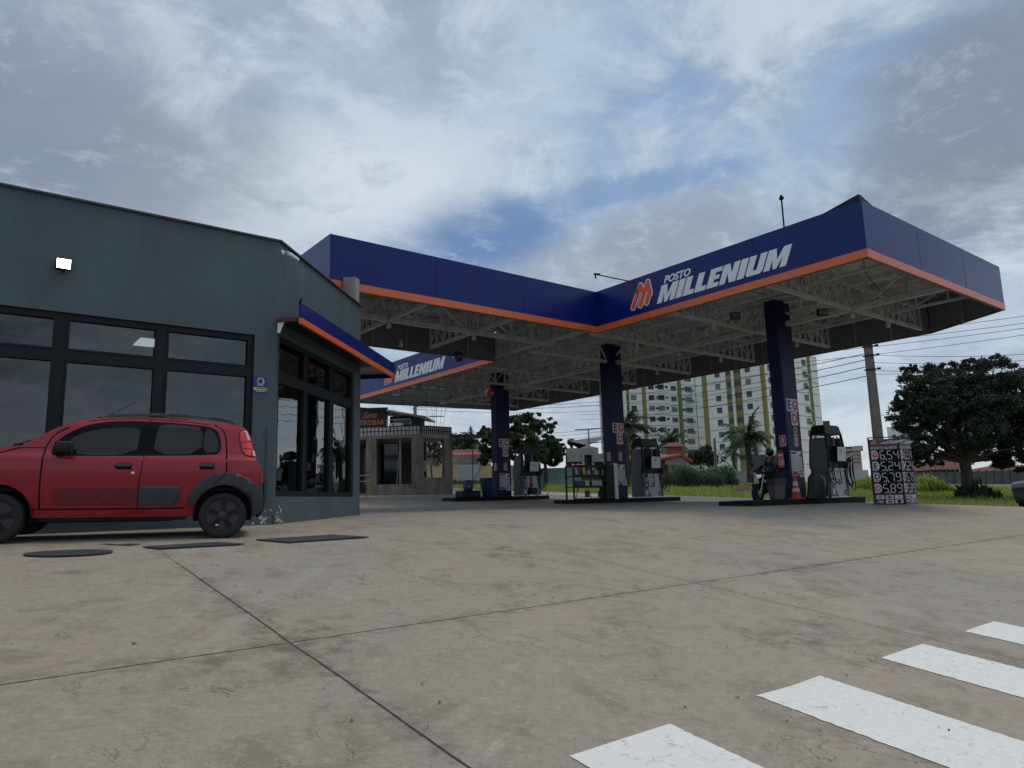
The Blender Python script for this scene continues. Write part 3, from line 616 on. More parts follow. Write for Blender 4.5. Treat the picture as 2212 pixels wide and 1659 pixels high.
# interior glazing partition seen through the side windows
# ------------------------------------------------------------------ canopy
can = thing('fuel_canopy', 'large fuel station canopy with blue fascia, orange band and white steel trusses', 'canopy', uv(4.75, 4, 1.3))
OUT = [(-9.04, 0), (0, 0), (0, -8.57), (8.5, -8.57), (9.95, -5.96), (10.0, 16.95), (.3, 18.0), (0, 17.6), (0, 5.5), (-9.04, 5.5)]
ZB, ZO, ZR = 6.70, 6.895, 8.04
n = len(OUT)
cen = [(4.9, 3), (4.9, 3), (4.9, 0), (4.9, 0), (4.9, 3), (4.9, 3), (4.9, 3), (4.9, 12), (-4, 2.7), (-4, 2.7)]
for i in range(n):
    a, b = OUT[i], OUT[(i+1) % n]; p, q = uv(*a), uv(*b); d = (q-p).normalized(); nrm = V((d.y, -d.x, 0))
    # outward: away from interior
    mid = (p+q)/2; 
    c_ = uv(4.9, 3) if a[0] >= 0 and b[0] >= 0 else uv(-4.5, 2.7)
    if nrm.dot(mid-c_) < 0: nrm = -nrm
    L_ = (q-p).length
    mb = MB(); m_ = (p+q)/2
    mb.box(m_-nrm*.02+UP*((ZO+ZR)/2), (L_+.001, .04, ZR-ZO), (d, nrm, UP)); mb.build('fascia_panel', MT['blue'], can, world=True)
    mb = MB(); mb.box(m_-nrm*.017+UP*((ZB+ZO)/2), (L_+.008, .05, ZO-ZB), (d, nrm, UP)); mb.build('orange_band', MT['orange'], can, world=True)
    mb = MB(); mb.box(m_-nrm*.066+UP*((ZB+ZR)/2+.01), (L_-.1, .03, ZR-ZB-.06), (d, nrm, UP)); mb.box(m_-nrm*.06+UP*(ZB+.005), (L_-.05, .05, .03), (d, nrm, UP)); mb.build('fascia_backing', MT['inner'], can, world=True)
    k = int(L_/1.25)
    for j in range(1, k):
        rb = MB(); c_ = p+d*(L_*j/k)-nrm*.11; rb.beam(c_+UP*(ZB+.02), c_+UP*(ZR-.25), .05, .06, up=d); rb.build('fascia_bracket', MT['ribw'], can, world=True)
    # panel seams
    k = max(1, round(L_/3.1)); sm = MB()
    for j in range(1, k):
        c_ = p+d*(L_*j/k)+nrm*.001; sm.box(c_+UP*((ZO+ZR)/2), (.007, .004, ZR-ZO), (d, nrm, UP))
    if k > 1: sm.build('panel_seam', MT['dark'], can, world=True)
mb = MB(); mb.prism([(0, 0), (1.0, 0), (.05, .19)], uv(0.02, -8.55, ZR-.01), D2, UP, D1*.03); mb.prism([(0, 0), (.85, 0), (.05, .19)], uv(0.02, -8.52, ZR-.01), D1, UP, D2*.03); mb.build('corner_flap', MT['trim'], can, world=True)
# corrugated roof sheet
def roofsheet():
    vs, fs = [], []
    def strip(u0f, u1f, v0, v1):
        n = int((v1-v0)/.06); o = len(vs)
        for i in range(n+1):
            v = v0+(v1-v0)*i/n; z = 7.84+.028*math.sin(2*math.pi*v/.33)
            for u in (u0f(v), u1f(v)):
                p = uv(u, v, z); vs.append(tuple(WM[can.name].inverted() @ p))
        for i in range(n): fs.append((o+2*i, o+2*i+1, o+2*i+3, o+2*i+2))
    strip(lambda v: .08, lambda v: 9.85 if v > -5.96 else 8.4+1.45*(v+8.57)/2.61, -8.5, 16.9)
    strip(lambda v: -8.95, lambda v: .08, .08, 5.4)
    me = bpy.data.meshes.new('roof_sheet'); me.from_pydata(vs, [], fs); me.shade_smooth(); me.materials.append(MT['sheet'])
    o = link('roof_sheet', me, can); s = o.modifiers.new('t', 'SOLIDIFY'); s.thickness = .004
roofsheet()
def truss(p, q, z0, z1, step=.62, w=.075, name='truss'):
    mb = MB(); p, q = V(p), V(q); L_ = (q-p).length; d = (q-p).normalized(); n = max(2, round(L_/step)); side = UP.cross(d)
    mb.beam(p+UP*z0, q+UP*z0, w*1.25, w*1.25); mb.beam(p+UP*z1, q+UP*z1, w*1.25, w*1.25)
    for i in range(n+1):
        a = p+d*(L_*i/n); mb.beam(a+UP*(z0+.045), a+UP*(z1-.045), w*.75, w*.75, up=d)
        if i < n:
            b = p+d*(L_*(i+1)/n)
            if i % 2: a, b = b, a
            mb.beam(a+UP*(z0+.045)+side*.006, b+UP*(z1-.045)+side*.006, w*.55, w*.5)
    return mb.build(name, MT['steel'], can, world=True)
Z0, Z1 = 6.86, 7.62
VT = [-5.75, -2.5, .7, 3.9, 7.15, 10.3, 13.5, 16.2]
truss(uv(4.9, -8.35), uv(4.9, 16.9), Z0, Z1, 1.05, .12, 'main_truss')
truss(uv(2.2, -8.35), uv(2.2, 17.3), Z0+.25, Z1, .9, .06); truss(uv(7.5, -8.35), uv(7.5, 17.0), Z0+.25, Z1, .9, .06)
for v in VT: truss(uv(.35, v), uv(9.65, v), Z0, Z1, .4 if v < 5 else .55, .085, 'cross_truss')
truss(uv(-8.8, 2.57), uv(.35, 2.57), Z0, Z1, .9, .11, 'main_truss')
for u in (-9+.35, -6.05, -3.0, -.05): truss(uv(u, .3), uv(u, 5.2), Z0, Z1, .4, .085, 'cross_truss')
mb = MB()
for u in (.4, 1.6, 3.2, 6.4, 8.1, 9.5): mb.beam(uv(u, -8.4 if u < 8 else -5.4, 7.74), uv(u, 16.9, 7.74), .09, .14)
for v in (.5, 1.6, 3.6, 4.8): mb.beam(uv(-8.8, v, 7.735), uv(.2, v, 7.735), .09, .14)
mb.build('roof_purlins', MT['steel'], can, world=True)
# knee brackets at the outer corner, hanging lamps
for (u, v) in ((4.9, -5.75), (7.2, -5.75), (2.6, -2.5), (7.4, -2.5), (2.6, .7), (4.9, .7), (7.4, .7), (2.6, 3.9), (7.4, 3.9), (2.6, 7.15), (7.4, 7.15), (4.9, 10.3), (-3, 2.57), (-6.05, 2.57), (-4.5, 4.6)):
    mb = MB(); mb.lathe([(.045, 0), (.045, -.09), (.07, -.1), (.07, -.19), (.05, -.21)], uv(u, v, Z0-.05), UP, 12); mb.build('canopy_lamp', MT['steel'], can, world=True, smooth=40)
for (u, v) in ((2.3, -3.5), (4.2, -5.2)):
    mb = MB(); mb.box(uv(u, v, 6.78), (.28, .12, .21), ((D1-D2).normalized(), (D1+D2).normalized(), UP)); f_ = mb.build('flood_lamp', MT['trim'], can, world=True)
    mb = MB(); mb.box(uv(u, v, 6.78)-(D1+D2).normalized()*.062, (.23, .01, .16), ((D1-D2).normalized(), (D1+D2).normalized(), UP)); mb.build('lamp_glass', MT['chrome'], f_, world=True)
mb = MB()
for a, b in (((.5, -4), (4.4, -5.2)), ((.6, -1), (2.6, -2.5)), ((3, -7), (8, -6))):
    pts = [uv(a[0]+(b[0]-a[0])*k/10, a[1]+(b[1]-a[1])*k/10, 7.5-.3*math.sin(math.pi*k/10)) for k in range(11)]; mb.tube(pts, .012, 5)
mb.build('loose_cable', MT['wire'], can, world=True)
# lettering on the front wing and the rear wing (same fascia line)
for v0, z0 in ((-2.47, 7.05), (13.22, 7.03)):
    X = -D2; O = uv(-.001, v0, z0)
    sg = thing('fascia_sign', 'large white POSTO MILLENIUM lettering with red emblem on the nearer canopy wing' if v0 < 0 else 'white POSTO MILLENIUM lettering on the far canopy wing, above the awning tip', 'sign', O, group='station name signs on the canopy fascia')
    block_word('MILLENIUM', O, X, UP, .50, 4.12, .22, MT['white'], sg)
    text('POSTO', .285, MT['white'], sg, uv(-.002, v0-.30, z0+.545), X, UP, 'lettering', bold=.009, shear=.35, depth=.012, sx=1.02)
    logo(uv(-.001, v0+1.02, z0+.02), X, UP, .78, sg)
# columns
def post(v, main):
    c = uv(4.75, v); p0 = gz(c.x, c.y)
    co = MB(); co.box(V((c.x, c.y, (p0+7.6)/2)), (.80, .42, 7.6-p0), (D1, D2, UP)); col = co.build('column', MT['blue2'], can, world=True, bevel=.012)
    F = lambda a, z, o=0: c-D2*(.21+o)+D1*a+UP*z      # sign face
    G = lambda a, z, o=0: c-D1*(.40+o)-D2*a+UP*z      # left face
    def plate(FF, a0, a1, z0, z1, m, name, o=.003):
        mb = MB(); X = (FF(1, 0)-FF(0, 0)).normalized(); Yn = (FF(0, 0, 1)-FF(0, 0, 0)).normalized()
        mb.box((FF(a0, z0, o)+FF(a1, z1, o))/2, (abs(a1-a0), .004, abs(z1-z0)), (X, Yn, UP)); return mb.build(name, m, col, world=True)
    plate(F, -.28, .34, 4.02, 4.42, MT['paper'], 'fuel_sticker')
    text('E', .40, MT['ink'], col, F(-.24, 4.09, .007), D1, UP, 'fuel_letter', bold=.012, depth=.003); text('G', .40, MT['inkred'], col, F(.02, 4.09, .007), D1, UP, 'fuel_letter', bold=.012, depth=.003)
    plate(F, -.08, .26, 3.58, 4.0, MT['paper'], 'fuel_sticker'); text('D', .40, MT['inkred'], col, F(-.05, 3.66, .007), D1, UP, 'fuel_letter', bold=.012, depth=.003)
    for FF, a0, a1 in ((F, -.02, .18), (G, -.06, .15)):
        plate(FF, a0, a1, 2.93, 3.27, MT['paper'], 'safety_sticker', .003); plate(FF, a0+.02, a1-.02, 2.95, 3.25, MT['signred'], 'safety_sticker', .006)
        m_ = (a0+a1)/2; plate(FF, m_-.03, m_+.03, 3.05, 3.20, MT['paper'], 'safety_symbol', .009); plate(FF, m_-.06, m_+.06, 2.98, 3.01, MT['paper'], 'safety_symbol', .009)
    # price notices
    plate(F, -.30, .02, 2.02, 2.78, MT['paper'], 'price_notice'); plate(F, .03, .30, 2.08, 2.78, MT['paper'], 'price_notice'); plate(F, .10, .36, 1.98, 2.22, MT['paper'], 'price_notice', .007)
    text('PROCON', .055, MT['dark'], col, F(.115, 2.155, .010), D1, UP, 'notice_text', bold=.002, depth=.002, sx=.95); text('151', .12, MT['dark'], col, F(.12, 2.03, .010), D1, UP, 'notice_text', bold=.004, depth=.002)
    plate(F, -.28, .0, 2.69, 2.75, MT['ink'], 'notice_heading', .006); plate(F, -.28, .0, 2.04, 2.16, MT['inkred'], 'notice_heading', .006); plate(F, .18, .29, 2.60, 2.70, MT['inkred'], 'notice_heading', .006)
    tx = MB()
    for k in range(11):
        z = 2.63-k*.042
        tx.box(F(-.24, z, .006), (.05, .002, .028), (D1, D2, UP)); tx.box(F(-.10+.02*(k % 3), z, .006), (.16-.04*(k % 3), .002, .007), (D1, D2, UP)); tx.box(F(-.11, z-.017, .006), (.12, .002, .006), (D1, D2, UP))
    for k in range(20): z = 2.56-k*.023; tx.box(F(.165-.01*(k % 2), z, .006), (.22-.02*(k % 3), .002, .007), (D1, D2, UP))
    tx.build('notice_lines', MT['inkgrey'], col, world=True)
    if main:
        mb = MB()
        for k in range(20):
            a, b = 2*math.pi*k/20, 2*math.pi*(k+1)/20
            mb.add([F(.09+.06*math.cos(a), 3.44+.06*math.sin(a), .004), F(.09+.10*math.cos(a), 3.44+.10*math.sin(a), .004), F(.09+.10*math.cos(b), 3.44+.10*math.sin(b), .004), F(.09+.06*math.cos(b), 3.44+.06*math.sin(b), .004)], [(0, 1, 2, 3)])
        mb.build('alarm_sticker', MT['syel'], col, world=True, recalc=False)
        plate(F, -.03, .2, 3.29, 3.31, MT['syel'], 'alarm_sticker', .004)
    return F, G
FR, GR_ = post(-3.42, True); FM, GM = post(4.05, False); FL, GL = post(11.46, False)
mb = MB(); mb.tube([GM(-.22, 1.9, .02), GM(-.22, 7.4, .02)], .02, 8); mb.build('downpipe', MT['steel'], can, world=True)
# poles over the fascia edge
b_ = uv(.06, -6.6); t = thing('antenna_pole', 'thin dark upright pole with small head above the near canopy fascia', 'pole', b_+UP*8.0)
mb = MB(); mb.tube([b_+UP*7.98, b_+UP*8.80], .022); mb.build('pole', MT['trim'], t, world=True)
mb = MB(); mb.lathe([(.03, 0), (.06, .02), (.06, .07), (.035, .08), (.035, .11), (.02, .14)], b_+UP*8.78, UP, 12); mb.build('head', MT['trim'], t, world=True)
b_ = uv(-.02, -1.75); e_ = at(1284, 592, 20.1); t = thing('lamp_arm', 'thin dark lamp arm reaching out from the canopy fascia left of the red emblem', 'lamp', b_+UP*7.75)
mb = MB(); mb.tube([b_+UP*7.55-D1*.02, b_+UP*7.88-D1*.06, e_], .019); mb.build('arm', MT['trim'], t, world=True)
mb = MB(); mb.beam(e_-V((.02, 0, 0)), e_+V((.17, .02, -.01)), .05, .05); mb.beam(e_+V((.03, 0, -.02)), e_+V((.03, 0, -.14)), .04, .04, up=V((1, 0, 0))); mb.build('lamp_head', MT['trim'], t, world=True)
# hanging balls
for (px, py, Y, r, m, lab) in ((1057, 848, 26, .155, 'redball', 'round red balloon hanging under the canopy near the far column'), (990, 770, 24.6, .20, 'navyball', 'round dark blue balloon hanging at the edge of the canopy side wing')):
    c = at(px, py, Y); t = thing('balloon', lab, 'balloon', c)
    mb = MB(); mb.lathe([(.001, -1)]+[(math.cos(a)*1, math.sin(a)) for a in [R(x) for x in range(-75, 90, 15)]]+[(.001, 1)], (0, 0, 0), UP, 20)
    mb.v = [c+a*r for a in mb.v]; mb.build('ball', MT[m], t, world=True, smooth=80)
    mb = MB(); mb.tube([c+UP*r, V((c.x, c.y, 6.85))], .006, 5); mb.build('string', MT['wire'], t, world=True)
# ------------------------------------------------------------------ islands and what stands on them
def island(v, u0, u1, lab):
    mb = MB(); c0, c1 = uv(u0, v), uv(u1, v); zb = min(gz(c0.x, c0.y), gz(c1.x, c1.y)); zt = gz(*(uv((u0+u1)/2, v).xy))+.15
    mb.box((c0+c1)/2+UP*((zb-.2+zt)/2), ((c1-c0).length, 1.15, zt-zb+.2), (D1, D2, UP))
    tag(mb.build('pump_island', MT['kerb'], None, bevel=.03), lab, 'kerb island', 'pump islands'); return zt
ZIR = island(-3.42, 1.7, 8.15, 'dark raised pump island nearest on the right, under the cone and rubbish bin')
ZIM = island(4.05, 1.95, 7.9, 'dark raised pump island in the middle, carrying the oil rack')
ZIL = island(11.46, 1.75, 7.2, 'dark raised pump island farthest on the left, carrying the blue barrel')
def make_pump():
    t = thing('fuel_pump', 'x', 'fuel pump', (0, 0, 0), 0, 'fuel pumps on the islands')
    H = 2.36; W = 1.26; Dp = .62
    # x along island, y depth; front is -y. The body tapers towards the top
    def hw(z): return W/2-.02-(max(0, z-.9)/1.46)**1.6*.13
    def hd(z): return Dp/2-(max(0, z-.9)/1.46)**1.6*.10
    zs = [0, .5, .95, 1.2, 1.45, 1.7, 1.95]
    for s in (-1, 1):
        mb = MB(); vs = []
        for z in zs:
            x1 = s*hw(z); x0 = s*(hw(z)-.13); d = hd(z); vs += [(x0, -d, z), (x1, -d, z), (x1, d, z), (x0, d, z)]
        fs = []
        for i in range(len(zs)-1):
            for k in range(4): fs.append((4*i+k, 4*i+(k+1) % 4, 4*i+4+(k+1) % 4, 4*i+4+k))
        fs += [(0, 1, 2, 3), tuple(4*(len(zs)-1)+k for k in range(4))]
        mb.add(vs, fs); mb.build('side_panel', MT['pumpg'], t, bevel=.01)
        # black front pillar edges
        mb = MB()
        for yy in (-1, 1): mb.tube([(s*(hw(z)-.035), yy*(hd(z)+.005), z) for z in (.95, 1.2, 1.45, 1.7, 1.95, 2.1)], .045, 8)
        mb.build('pillar_trim', MT['pumpk'], t, smooth=40)
    mb = MB(); mb.box((0, 0, .48), (W-.28, Dp-.04, .94)); lp = mb.build('lower_panel', MT['pumpw'], t, bevel=.008)
    for yy in (-1, 1):
        O = V((-W/2*yy*-1 if False else -(W/2-.14), -(Dp/2-.018), .03))
        if yy == 1: continue
        mb = MB(); pts = [(0, 0), (.50, 0)]+[(.50-.33*math.sin(k/8*math.pi/2)**.9, .70*(1-math.cos(k/8*math.pi/2))) for k in range(1, 9)]+[(0, .72)]
        mb.prism(pts, O, V((1, 0, 0)), UP, V((0, -.004, 0))); mb.build('blue_swoosh', MT['pumpblue'], lp)
        for (x, z, w_, h_, m) in ((.10, .84, .16, .10, 'ink'), (.10, .66, .15, .13, 'paper'), (.27, .70, .12, .12, 'paper'), (.11, .46, .16, .12, 'paper'), (.11, .16, .14, .20, 'paper'), (.52, .50, .13, .15, 'inkgrey'), (.85, .18, .16, .06, 'ink'), (.85, .09, .14, .07, 'inkgrey'), (.50, .80, .10, .05, 'inkgrey'), (.84, .82, .10, .05, 'inkgrey')):
            mb = MB(); mb.box(O+V((x, -.007, z)), (w_, .004, h_)); mb.build('sticker', MT[m], lp)
    mb = MB(); mb.box((0, 0, 1.06), (W-.26, Dp-.14, .24)); mb.build('hose_tray', MT['pumpk'], t, bevel=.01)
    # head with see-through opening on the left, black card reader block on the right
    mb = MB(); mb.box((.16, 0, 1.58), (.46, .20, .80)); mb.build('centre_post', MT['pumpk'], t, bevel=.01)
    for k in range(7):
        for j in range(2):
            mb = MB() if k == 0 and j == 0 else mb; mb.box((.26+.06*j, -.105, 1.70+.05*k), (.03, .01, .03))
    mb.build('button', MT['digit'], t)
    mb = MB(); mb.box((0, -.02, 1.27), (W-.34, .34, .30)); mb.build('nozzle_shelf', MT['pumpk'], t, bevel=.01)
    # top cap
    mb = MB(); vs = []
    for z, a, d in ((1.95, hw(1.95)+.02, hd(1.95)+.02), (2.2, hw(2.2)+.0, hd(2.2)+.02), (2.33, hw(2.2)-.03, hd(2.2)), (2.37, hw(2.2)-.10, hd(2.2)-.04)): vs += [(-a, -d, z), (a, -d, z), (a, d, z), (-a, d, z)]
    fs = [(0, 1, 2, 3), (12, 13, 14, 15)]+[(4*i+k, 4*i+(k+1) % 4, 4*i+4+(k+1) % 4, 4*i+4+k) for i in range(3) for k in range(4)]
    mb.add([V(v)+V((0, 0, .10 if i < 4 else 0)) for i, v in enumerate(vs)], fs); mb.build('top_cap', MT['pumpk'], t, bevel=.01)
    # screen wrapped in clear film
    mb = MB(); mb.add([(-.08, -.36, 1.18), (.34, -.36, 1.18), (.42, -.40, 1.62), (-.16, -.40, 1.62), (-.06, -.2, 1.16), (.30, -.2, 1.16), (.36, -.2, 1.66), (-.12, -.2, 1.66)], [(0, 1, 2, 3), (4, 5, 6, 7), (0, 1, 5, 4), (1, 2, 6, 5), (2, 3, 7, 6), (3, 0, 4, 7)])
    sc = mb.build('screen', MT['pumpk'], t, bevel=.015)
    mb = MB(); g = [[(-.14+.55*i/8+.03*(.5-j/8)*(i/8-.5), -.405-.012*((i*7+j*5) % 5)/4-.03*(j/8)+.012, 1.17+.46*j/8) for i in range(9)] for j in range(9)]
    mb.add([p for r_ in g for p in r_], [(j*9+i, j*9+i+1, j*9+9+i+1, j*9+9+i) for j in range(8) for i in range(8)]); mb.build('plastic_film', MT['silver'], sc, recalc=False)
    mb = MB(); mb.box((.14, -.452, 1.50), (.10, .01, .08)); mb.build('display', MT['paper'], sc)
    # nozzles
    for x in (-.42, -.33, -.10, -.03, .42, .50):
        mb = MB(); mb.tube([(x*.95, -.20, 1.38), (x*.93, -.23, 1.55), (x*.88, -.2, 1.80), (x*.86, -.16, 2.02)], [.022, .03, .016, .012], 8); mb.tube([(x, -.24, 1.5), (x+.03, -.30, 1.58), (x+.02, -.28, 1.68)], .01, 6); mb.build('nozzle', MT['pumpk'], t, smooth=50)
    # hose loops
    def loop(x, w_, z0, z1, y, ph=0):
        pts = []
        for k in range(25):
            a = 2*math.pi*k/24+ph; pts.append((x+w_*math.sin(a)*(1-.15*math.cos(a)), y-.05*math.cos(a*2), (z0+z1)/2+(z1-z0)/2*math.cos(a)))
        return pts
    for (x, w_, z0, z1, y) in ((-.52, .20, .42, 1.40, -.38), (-.22, .26, .42, 1.15, -.40), (.60, .17, .32, 1.30, -.36), (.70, .22, .22, 1.32, -.40), (.66, .12, .45, 1.25, -.44), (.76, .17, .38, 1.28, -.30)):
        mb = MB(); mb.tube(loop(x, w_, z0, z1, y), .016, 7, cap=False); mb.build('hose', MT['rubber'], t, smooth=60)
    mb = MB(); mb.box((0, 0, .012), (W-.02, Dp+.02, .03)); mb.build('base_plate', MT['chrome'], t)
    return t
pump = make_pump()
def put(o, p, rz, label): o.location = p; o.rotation_euler = (0, 0, rz); o['label'] = label
RZ = math.atan2(D1.y, D1.x)
put(pump, uv(7.05, -3.42, ZIR), RZ, 'white and black fuel pump nearest the price banner, the tallest-looking of three')
put(copy_tree(pump), uv(6.55, 4.05, ZIM), RZ, 'white and black fuel pump right of the middle column, in front of the orange roof')
put(copy_tree(pump), uv(6.3, 11.46, ZIL), RZ, 'white and black fuel pump farthest away, below the leafy tree')
# rubbish bin with black bag
def lathe_box(mb, prof, c, ax=(V((1, 0, 0)), V((0, 1, 0))), r=.25):
    for k, (a, b, z) in enumerate(prof): pass
c = uv(3.32, -3.75, ZIR); t = thing('rubbish_bin', 'grey-brown square rubbish bin lined with a black bag in front of the motorcycle', 'bin', c, RZ-R(25))
mb = MB(); pr = [(.155, 0), (.16, .02), (.205, .50), (.215, .52), (.215, .56)]; vs = []
for h, z in pr: vs += [(-h, -h*.9, z), (h, -h*.9, z), (h, h*.9, z), (-h, h*.9, z)]
mb.add(vs, [(0, 1, 2, 3)]+[(4*i+k, 4*i+(k+1) % 4, 4*i+4+(k+1) % 4, 4*i+4+k) for i in range(4) for k in range(4)]); mb.build('tub', MT['binbrown'], t, bevel=.02)
mb = MB(); vs = []; n = 32
for j, (h, z) in enumerate(((.218, .43), (.222, .50), (.226, .58), (.18, .62), (.13, .54))):
    for k in range(n):
        a = 2*math.pi*k/n; e = max(abs(math.cos(a)), abs(math.sin(a))/.9); rr = h/e*(1+.025*math.sin(k*3.7+j)); vs.append((rr*math.cos(a), rr*math.sin(a), z+.03*math.sin(k*1.9+j*2)))
mb.add(vs, [(j*n+k, j*n+(k+1) % n, (j+1)*n+(k+1) % n, (j+1)*n+k) for j in range(4) for k in range(n)]+[tuple(4*n+k for k in range(n))]); mb.build('bin_bag', MT['bag'], t, smooth=60, recalc=False)
# cone
c = uv(4.22, -3.83, ZIR); t = thing('traffic_cone', 'orange and white traffic cone at the foot of the right column', 'cone', c, .3)
mb = MB(); mb.box((0, 0, .015), (.36, .36, .03)); mb.build('base', MT['coneo'], t, bevel=.01)
for a, b, m in ((.03, .22, 'coneo'), (.22, .32, 'conew'), (.32, .40, 'coneo'), (.40, .52, 'conew'), (.52, .70, 'coneo')):
    rr = lambda z: .145-.115*(z-.03)/.67
    mb = MB(); mb.lathe([(rr(a), a), (rr(b), b)], (0, 0, 0), UP, 24); mb.build('cone_band', MT[m], t, smooth=60)
# extinguisher
t = thing('fire_extinguisher', 'red fire extinguisher hanging on the left face of the right column', 'fire extinguisher', GR_(0, 2.5, .1))
mb = MB(); mb.lathe([(.001, -.27), (.085, -.25), (.09, -.2), (.09, .17), (.07, .23), (.03, .26), (.03, .30)], GR_(.0, 2.52, .11), UP, 20); mb.build('cylinder', MT['redpl'], t, world=True, smooth=50)
mb = MB(); mb.beam(GR_(-.04, 2.86, .11), GR_(.07, 2.90, .11), .03); mb.tube([GR_(.03, 2.85, .11), GR_(.12, 2.80, .12), GR_(.12, 2.6, .15)], .012); mb.build('handle', MT['pumpk'], t, world=True)
mb = MB()
for z, h in ((2.66, .05), (2.50, .015), (2.44, .02), (2.38, .02)): mb.lathe([(.092, -h/2), (.092, h/2)], GR_(.0, z, .11), UP, 20)
mb.build('printed_label', MT['conew'], t, world=True, smooth=50)
# bundle under black cover
c = uv(4.85, -4.08, ZIR); t = thing('covered_air_unit', 'low machine under a shapeless black cover at the foot of the right column', 'covered machine', c)
mb = MB(); n = 28; vs = []
for j, (r_, z) in enumerate(((.25, .0), (.27, .2), (.26, .45), (.24, .62), (.16, .72), (.01, .74))):
    for k in range(n): a = 2*math.pi*k/n; rr = r_*(1+.10*math.sin(k*1.3+j*.6)+.05*math.sin(k*2.9)); vs.append((rr*math.cos(a)+.08*math.sin(z*3), rr*math.sin(a)*.7, z+.05*math.sin(k*.45)*(z > .3)))
mb.add(vs, [(j*n+k, j*n+(k+1) % n, (j+1)*n+(k+1) % n, (j+1)*n+k) for j in range(5) for k in range(n)]); mb.build('cover', MT['bag'], t, smooth=60)
mb = MB(); mb.box((.0, 0, .015), (.5, .34, .03)); mb.build('base', MT['pumpk'], t)
# blue bucket on trolley with coiled hose ring
c = uv(5.55, -4.0, ZIR); t = thing('cleaning_trolley', 'small blue cleaning trolley with a black hose ring, between right column and its pump', 'trolley', c, RZ-R(20))
mb = MB(); mb.lathe([(.13, 0.06), (.15, .40), (.165, .42), (.165, .44)], (0, 0, 0), UP, 20); mb.build('bucket', MT['bluebin'], t, smooth=40)
mb = MB(); mb.tube([(.19*math.cos(2*math.pi*k/24), -.05, .62+.19*math.sin(2*math.pi*k/24)) for k in range(25)], .014, 6, cap=False); mb.build('hose_ring', MT['rubber'], t, smooth=60)
for x in (-.12, .12):
    mb = MB(); mb.lathe([(.04, -.015), (.04, .015)], (x, -.1, .04), (1, 0, 0), 12); mb.build('wheel', MT['rubber'], t)
# oil rack on the middle island
c = uv(2.95, 3.75, ZIM-.08); t = thing('oil_rack', 'dark metal display rack with rows of oil bottles, left of the middle column', 'display rack', c, RZ)
LR, HR = 1.9, 1.30
for x in (-LR/2, LR/2):
    for y in (-.2, .2): mb = MB(); mb.box((x, y, HR/2), (.05, .05, HR)); mb.build('upright', MT['trim'], t)
for z in (.06, .52, .92, 1.28): mb = MB(); mb.box((0, 0, z), (LR-.05, .44, .035)); mb.box((0, -.205, z+.03), (LR-.06, .02, .05)); mb.build('shelf', MT['trim'], t)
mb = MB(); mb.beam((-.6, .1, .1), (-.45, .1, .5), .02); mb.beam((.2, .1, .1), (.05, .1, .5), .02); mb.box((.55, 0, .25), (.1, .1, .25)); mb.box((-.20, -.1, .27), (.14, .1, .24)); mb.build('stored_goods', MT['dullred'], t)
def bottle(x, z, m, h=.24, w=.085):
    o = MB(); o.box((0, 0, h*.4), (w, .055, h*.8)); o.lathe([(.016, h*.8), (.016, h)], (0, 0, 0), UP, 8)
    b = o.build('oil_bottle', m, None, bevel=.006)
    b.location = WM[t.name] @ V((x, -.10, z)); b.rotation_euler = (0, 0, RZ); return b
kinds = [('white bottle', MT['pumpw']), ('grey bottle', MT['pumpg']), ('yellow bottle', MT['syel']), ('black bottle', MT['pumpk']), ('blue bottle', MT['bluebin'])]
protos = {}
def bottles(xs, z, seq, row):
    for i, x in enumerate(xs):
        k = seq[i % len(seq)]; nm, m = kinds[k]; h = .24 if (i % 3) else .27
        if (k, h) not in protos:
            b = bottle(x, z, m, h); protos[(k, h)] = b
        else:
            b = protos[(k, h)].copy(); COL.objects.link(b); b.location = WM[t.name] @ V((x, -.10, z))
        tag(b, 'plastic oil %s, number %d from the left on the %s shelf of the rack' % (nm, i+1, row), 'bottle', 'oil bottles on the display rack')
bottles([-.82+.125*k for k in range(14)], .945, [1, 0, 1, 3, 2, 1, 0, 3], 'upper'); bottles([-.82+.12*k for k in range(5)]+[.0+.13*k for k in range(7)], .545, [4, 4, 4, 4, 4, 3, 0, 0, 0, 0], 'lower')
# shiny cabinet next to it
c = uv(4.02, 3.70, ZIM); t = thing('foil_wrapped_cabinet', 'upright dark cabinet with a crumpled silver front edge against the middle column', 'cabinet', c, RZ)
mb = MB(); mb.box((-.18, 0, .65), (.42, .4, 1.30)); mb.build('cabinet_body', MT['trim'], t, bevel=.01)
mb = MB(); mb.box((.13, -.06, .65), (.18, .34, 1.34)); mb.build('silver_wrap', MT['silver'], t, bevel=.01)
mb = MB(); mb.box((.24, .0, .55), (.035, .34, 1.1)); mb.build('blue_board', MT['bluebin'], t)
# left island goods
c = uv(3.72, 11.2, ZIL); t = thing('blue_water_tub', 'large open dark blue plastic tub left of the far column', 'tub', c); t.scale = (.80, .80, .63)
mb = MB(); n = 26; mb.lathe([(.30, 0), (.36, .35), (.41, .85), (.44, 1.30), (.45, 1.36), (.42, 1.36), (.40, 1.25), (.39, 1.22)], (0, 0, 0), UP, n); mb.build('tub_wall', MT['bluebin'], t, smooth=40)
mb = MB(); mb.lathe([(.43, 0), (.46, .02), (.46, .05), (.43, .06)], (0, 0, 1.28), UP, n); mb.build('rim', MT['bluebin'], t, smooth=40)
c = uv(2.62, 11.2, ZIL); mb = MB(); mb.box(c+UP*.14, (1.0, .6, .28), (D1, D2, UP)); tag(mb.build('black_plinth', MT['pumpk'], None, bevel=.02), 'low black block under the small blue barrel on the far island', 'block')
c = uv(2.62, 11.2, ZIL+.28); t = thing('blue_barrel', 'small blue plastic barrel with a white mark standing on a black block', 'barrel', c); t.scale = (.8, .8, .70)
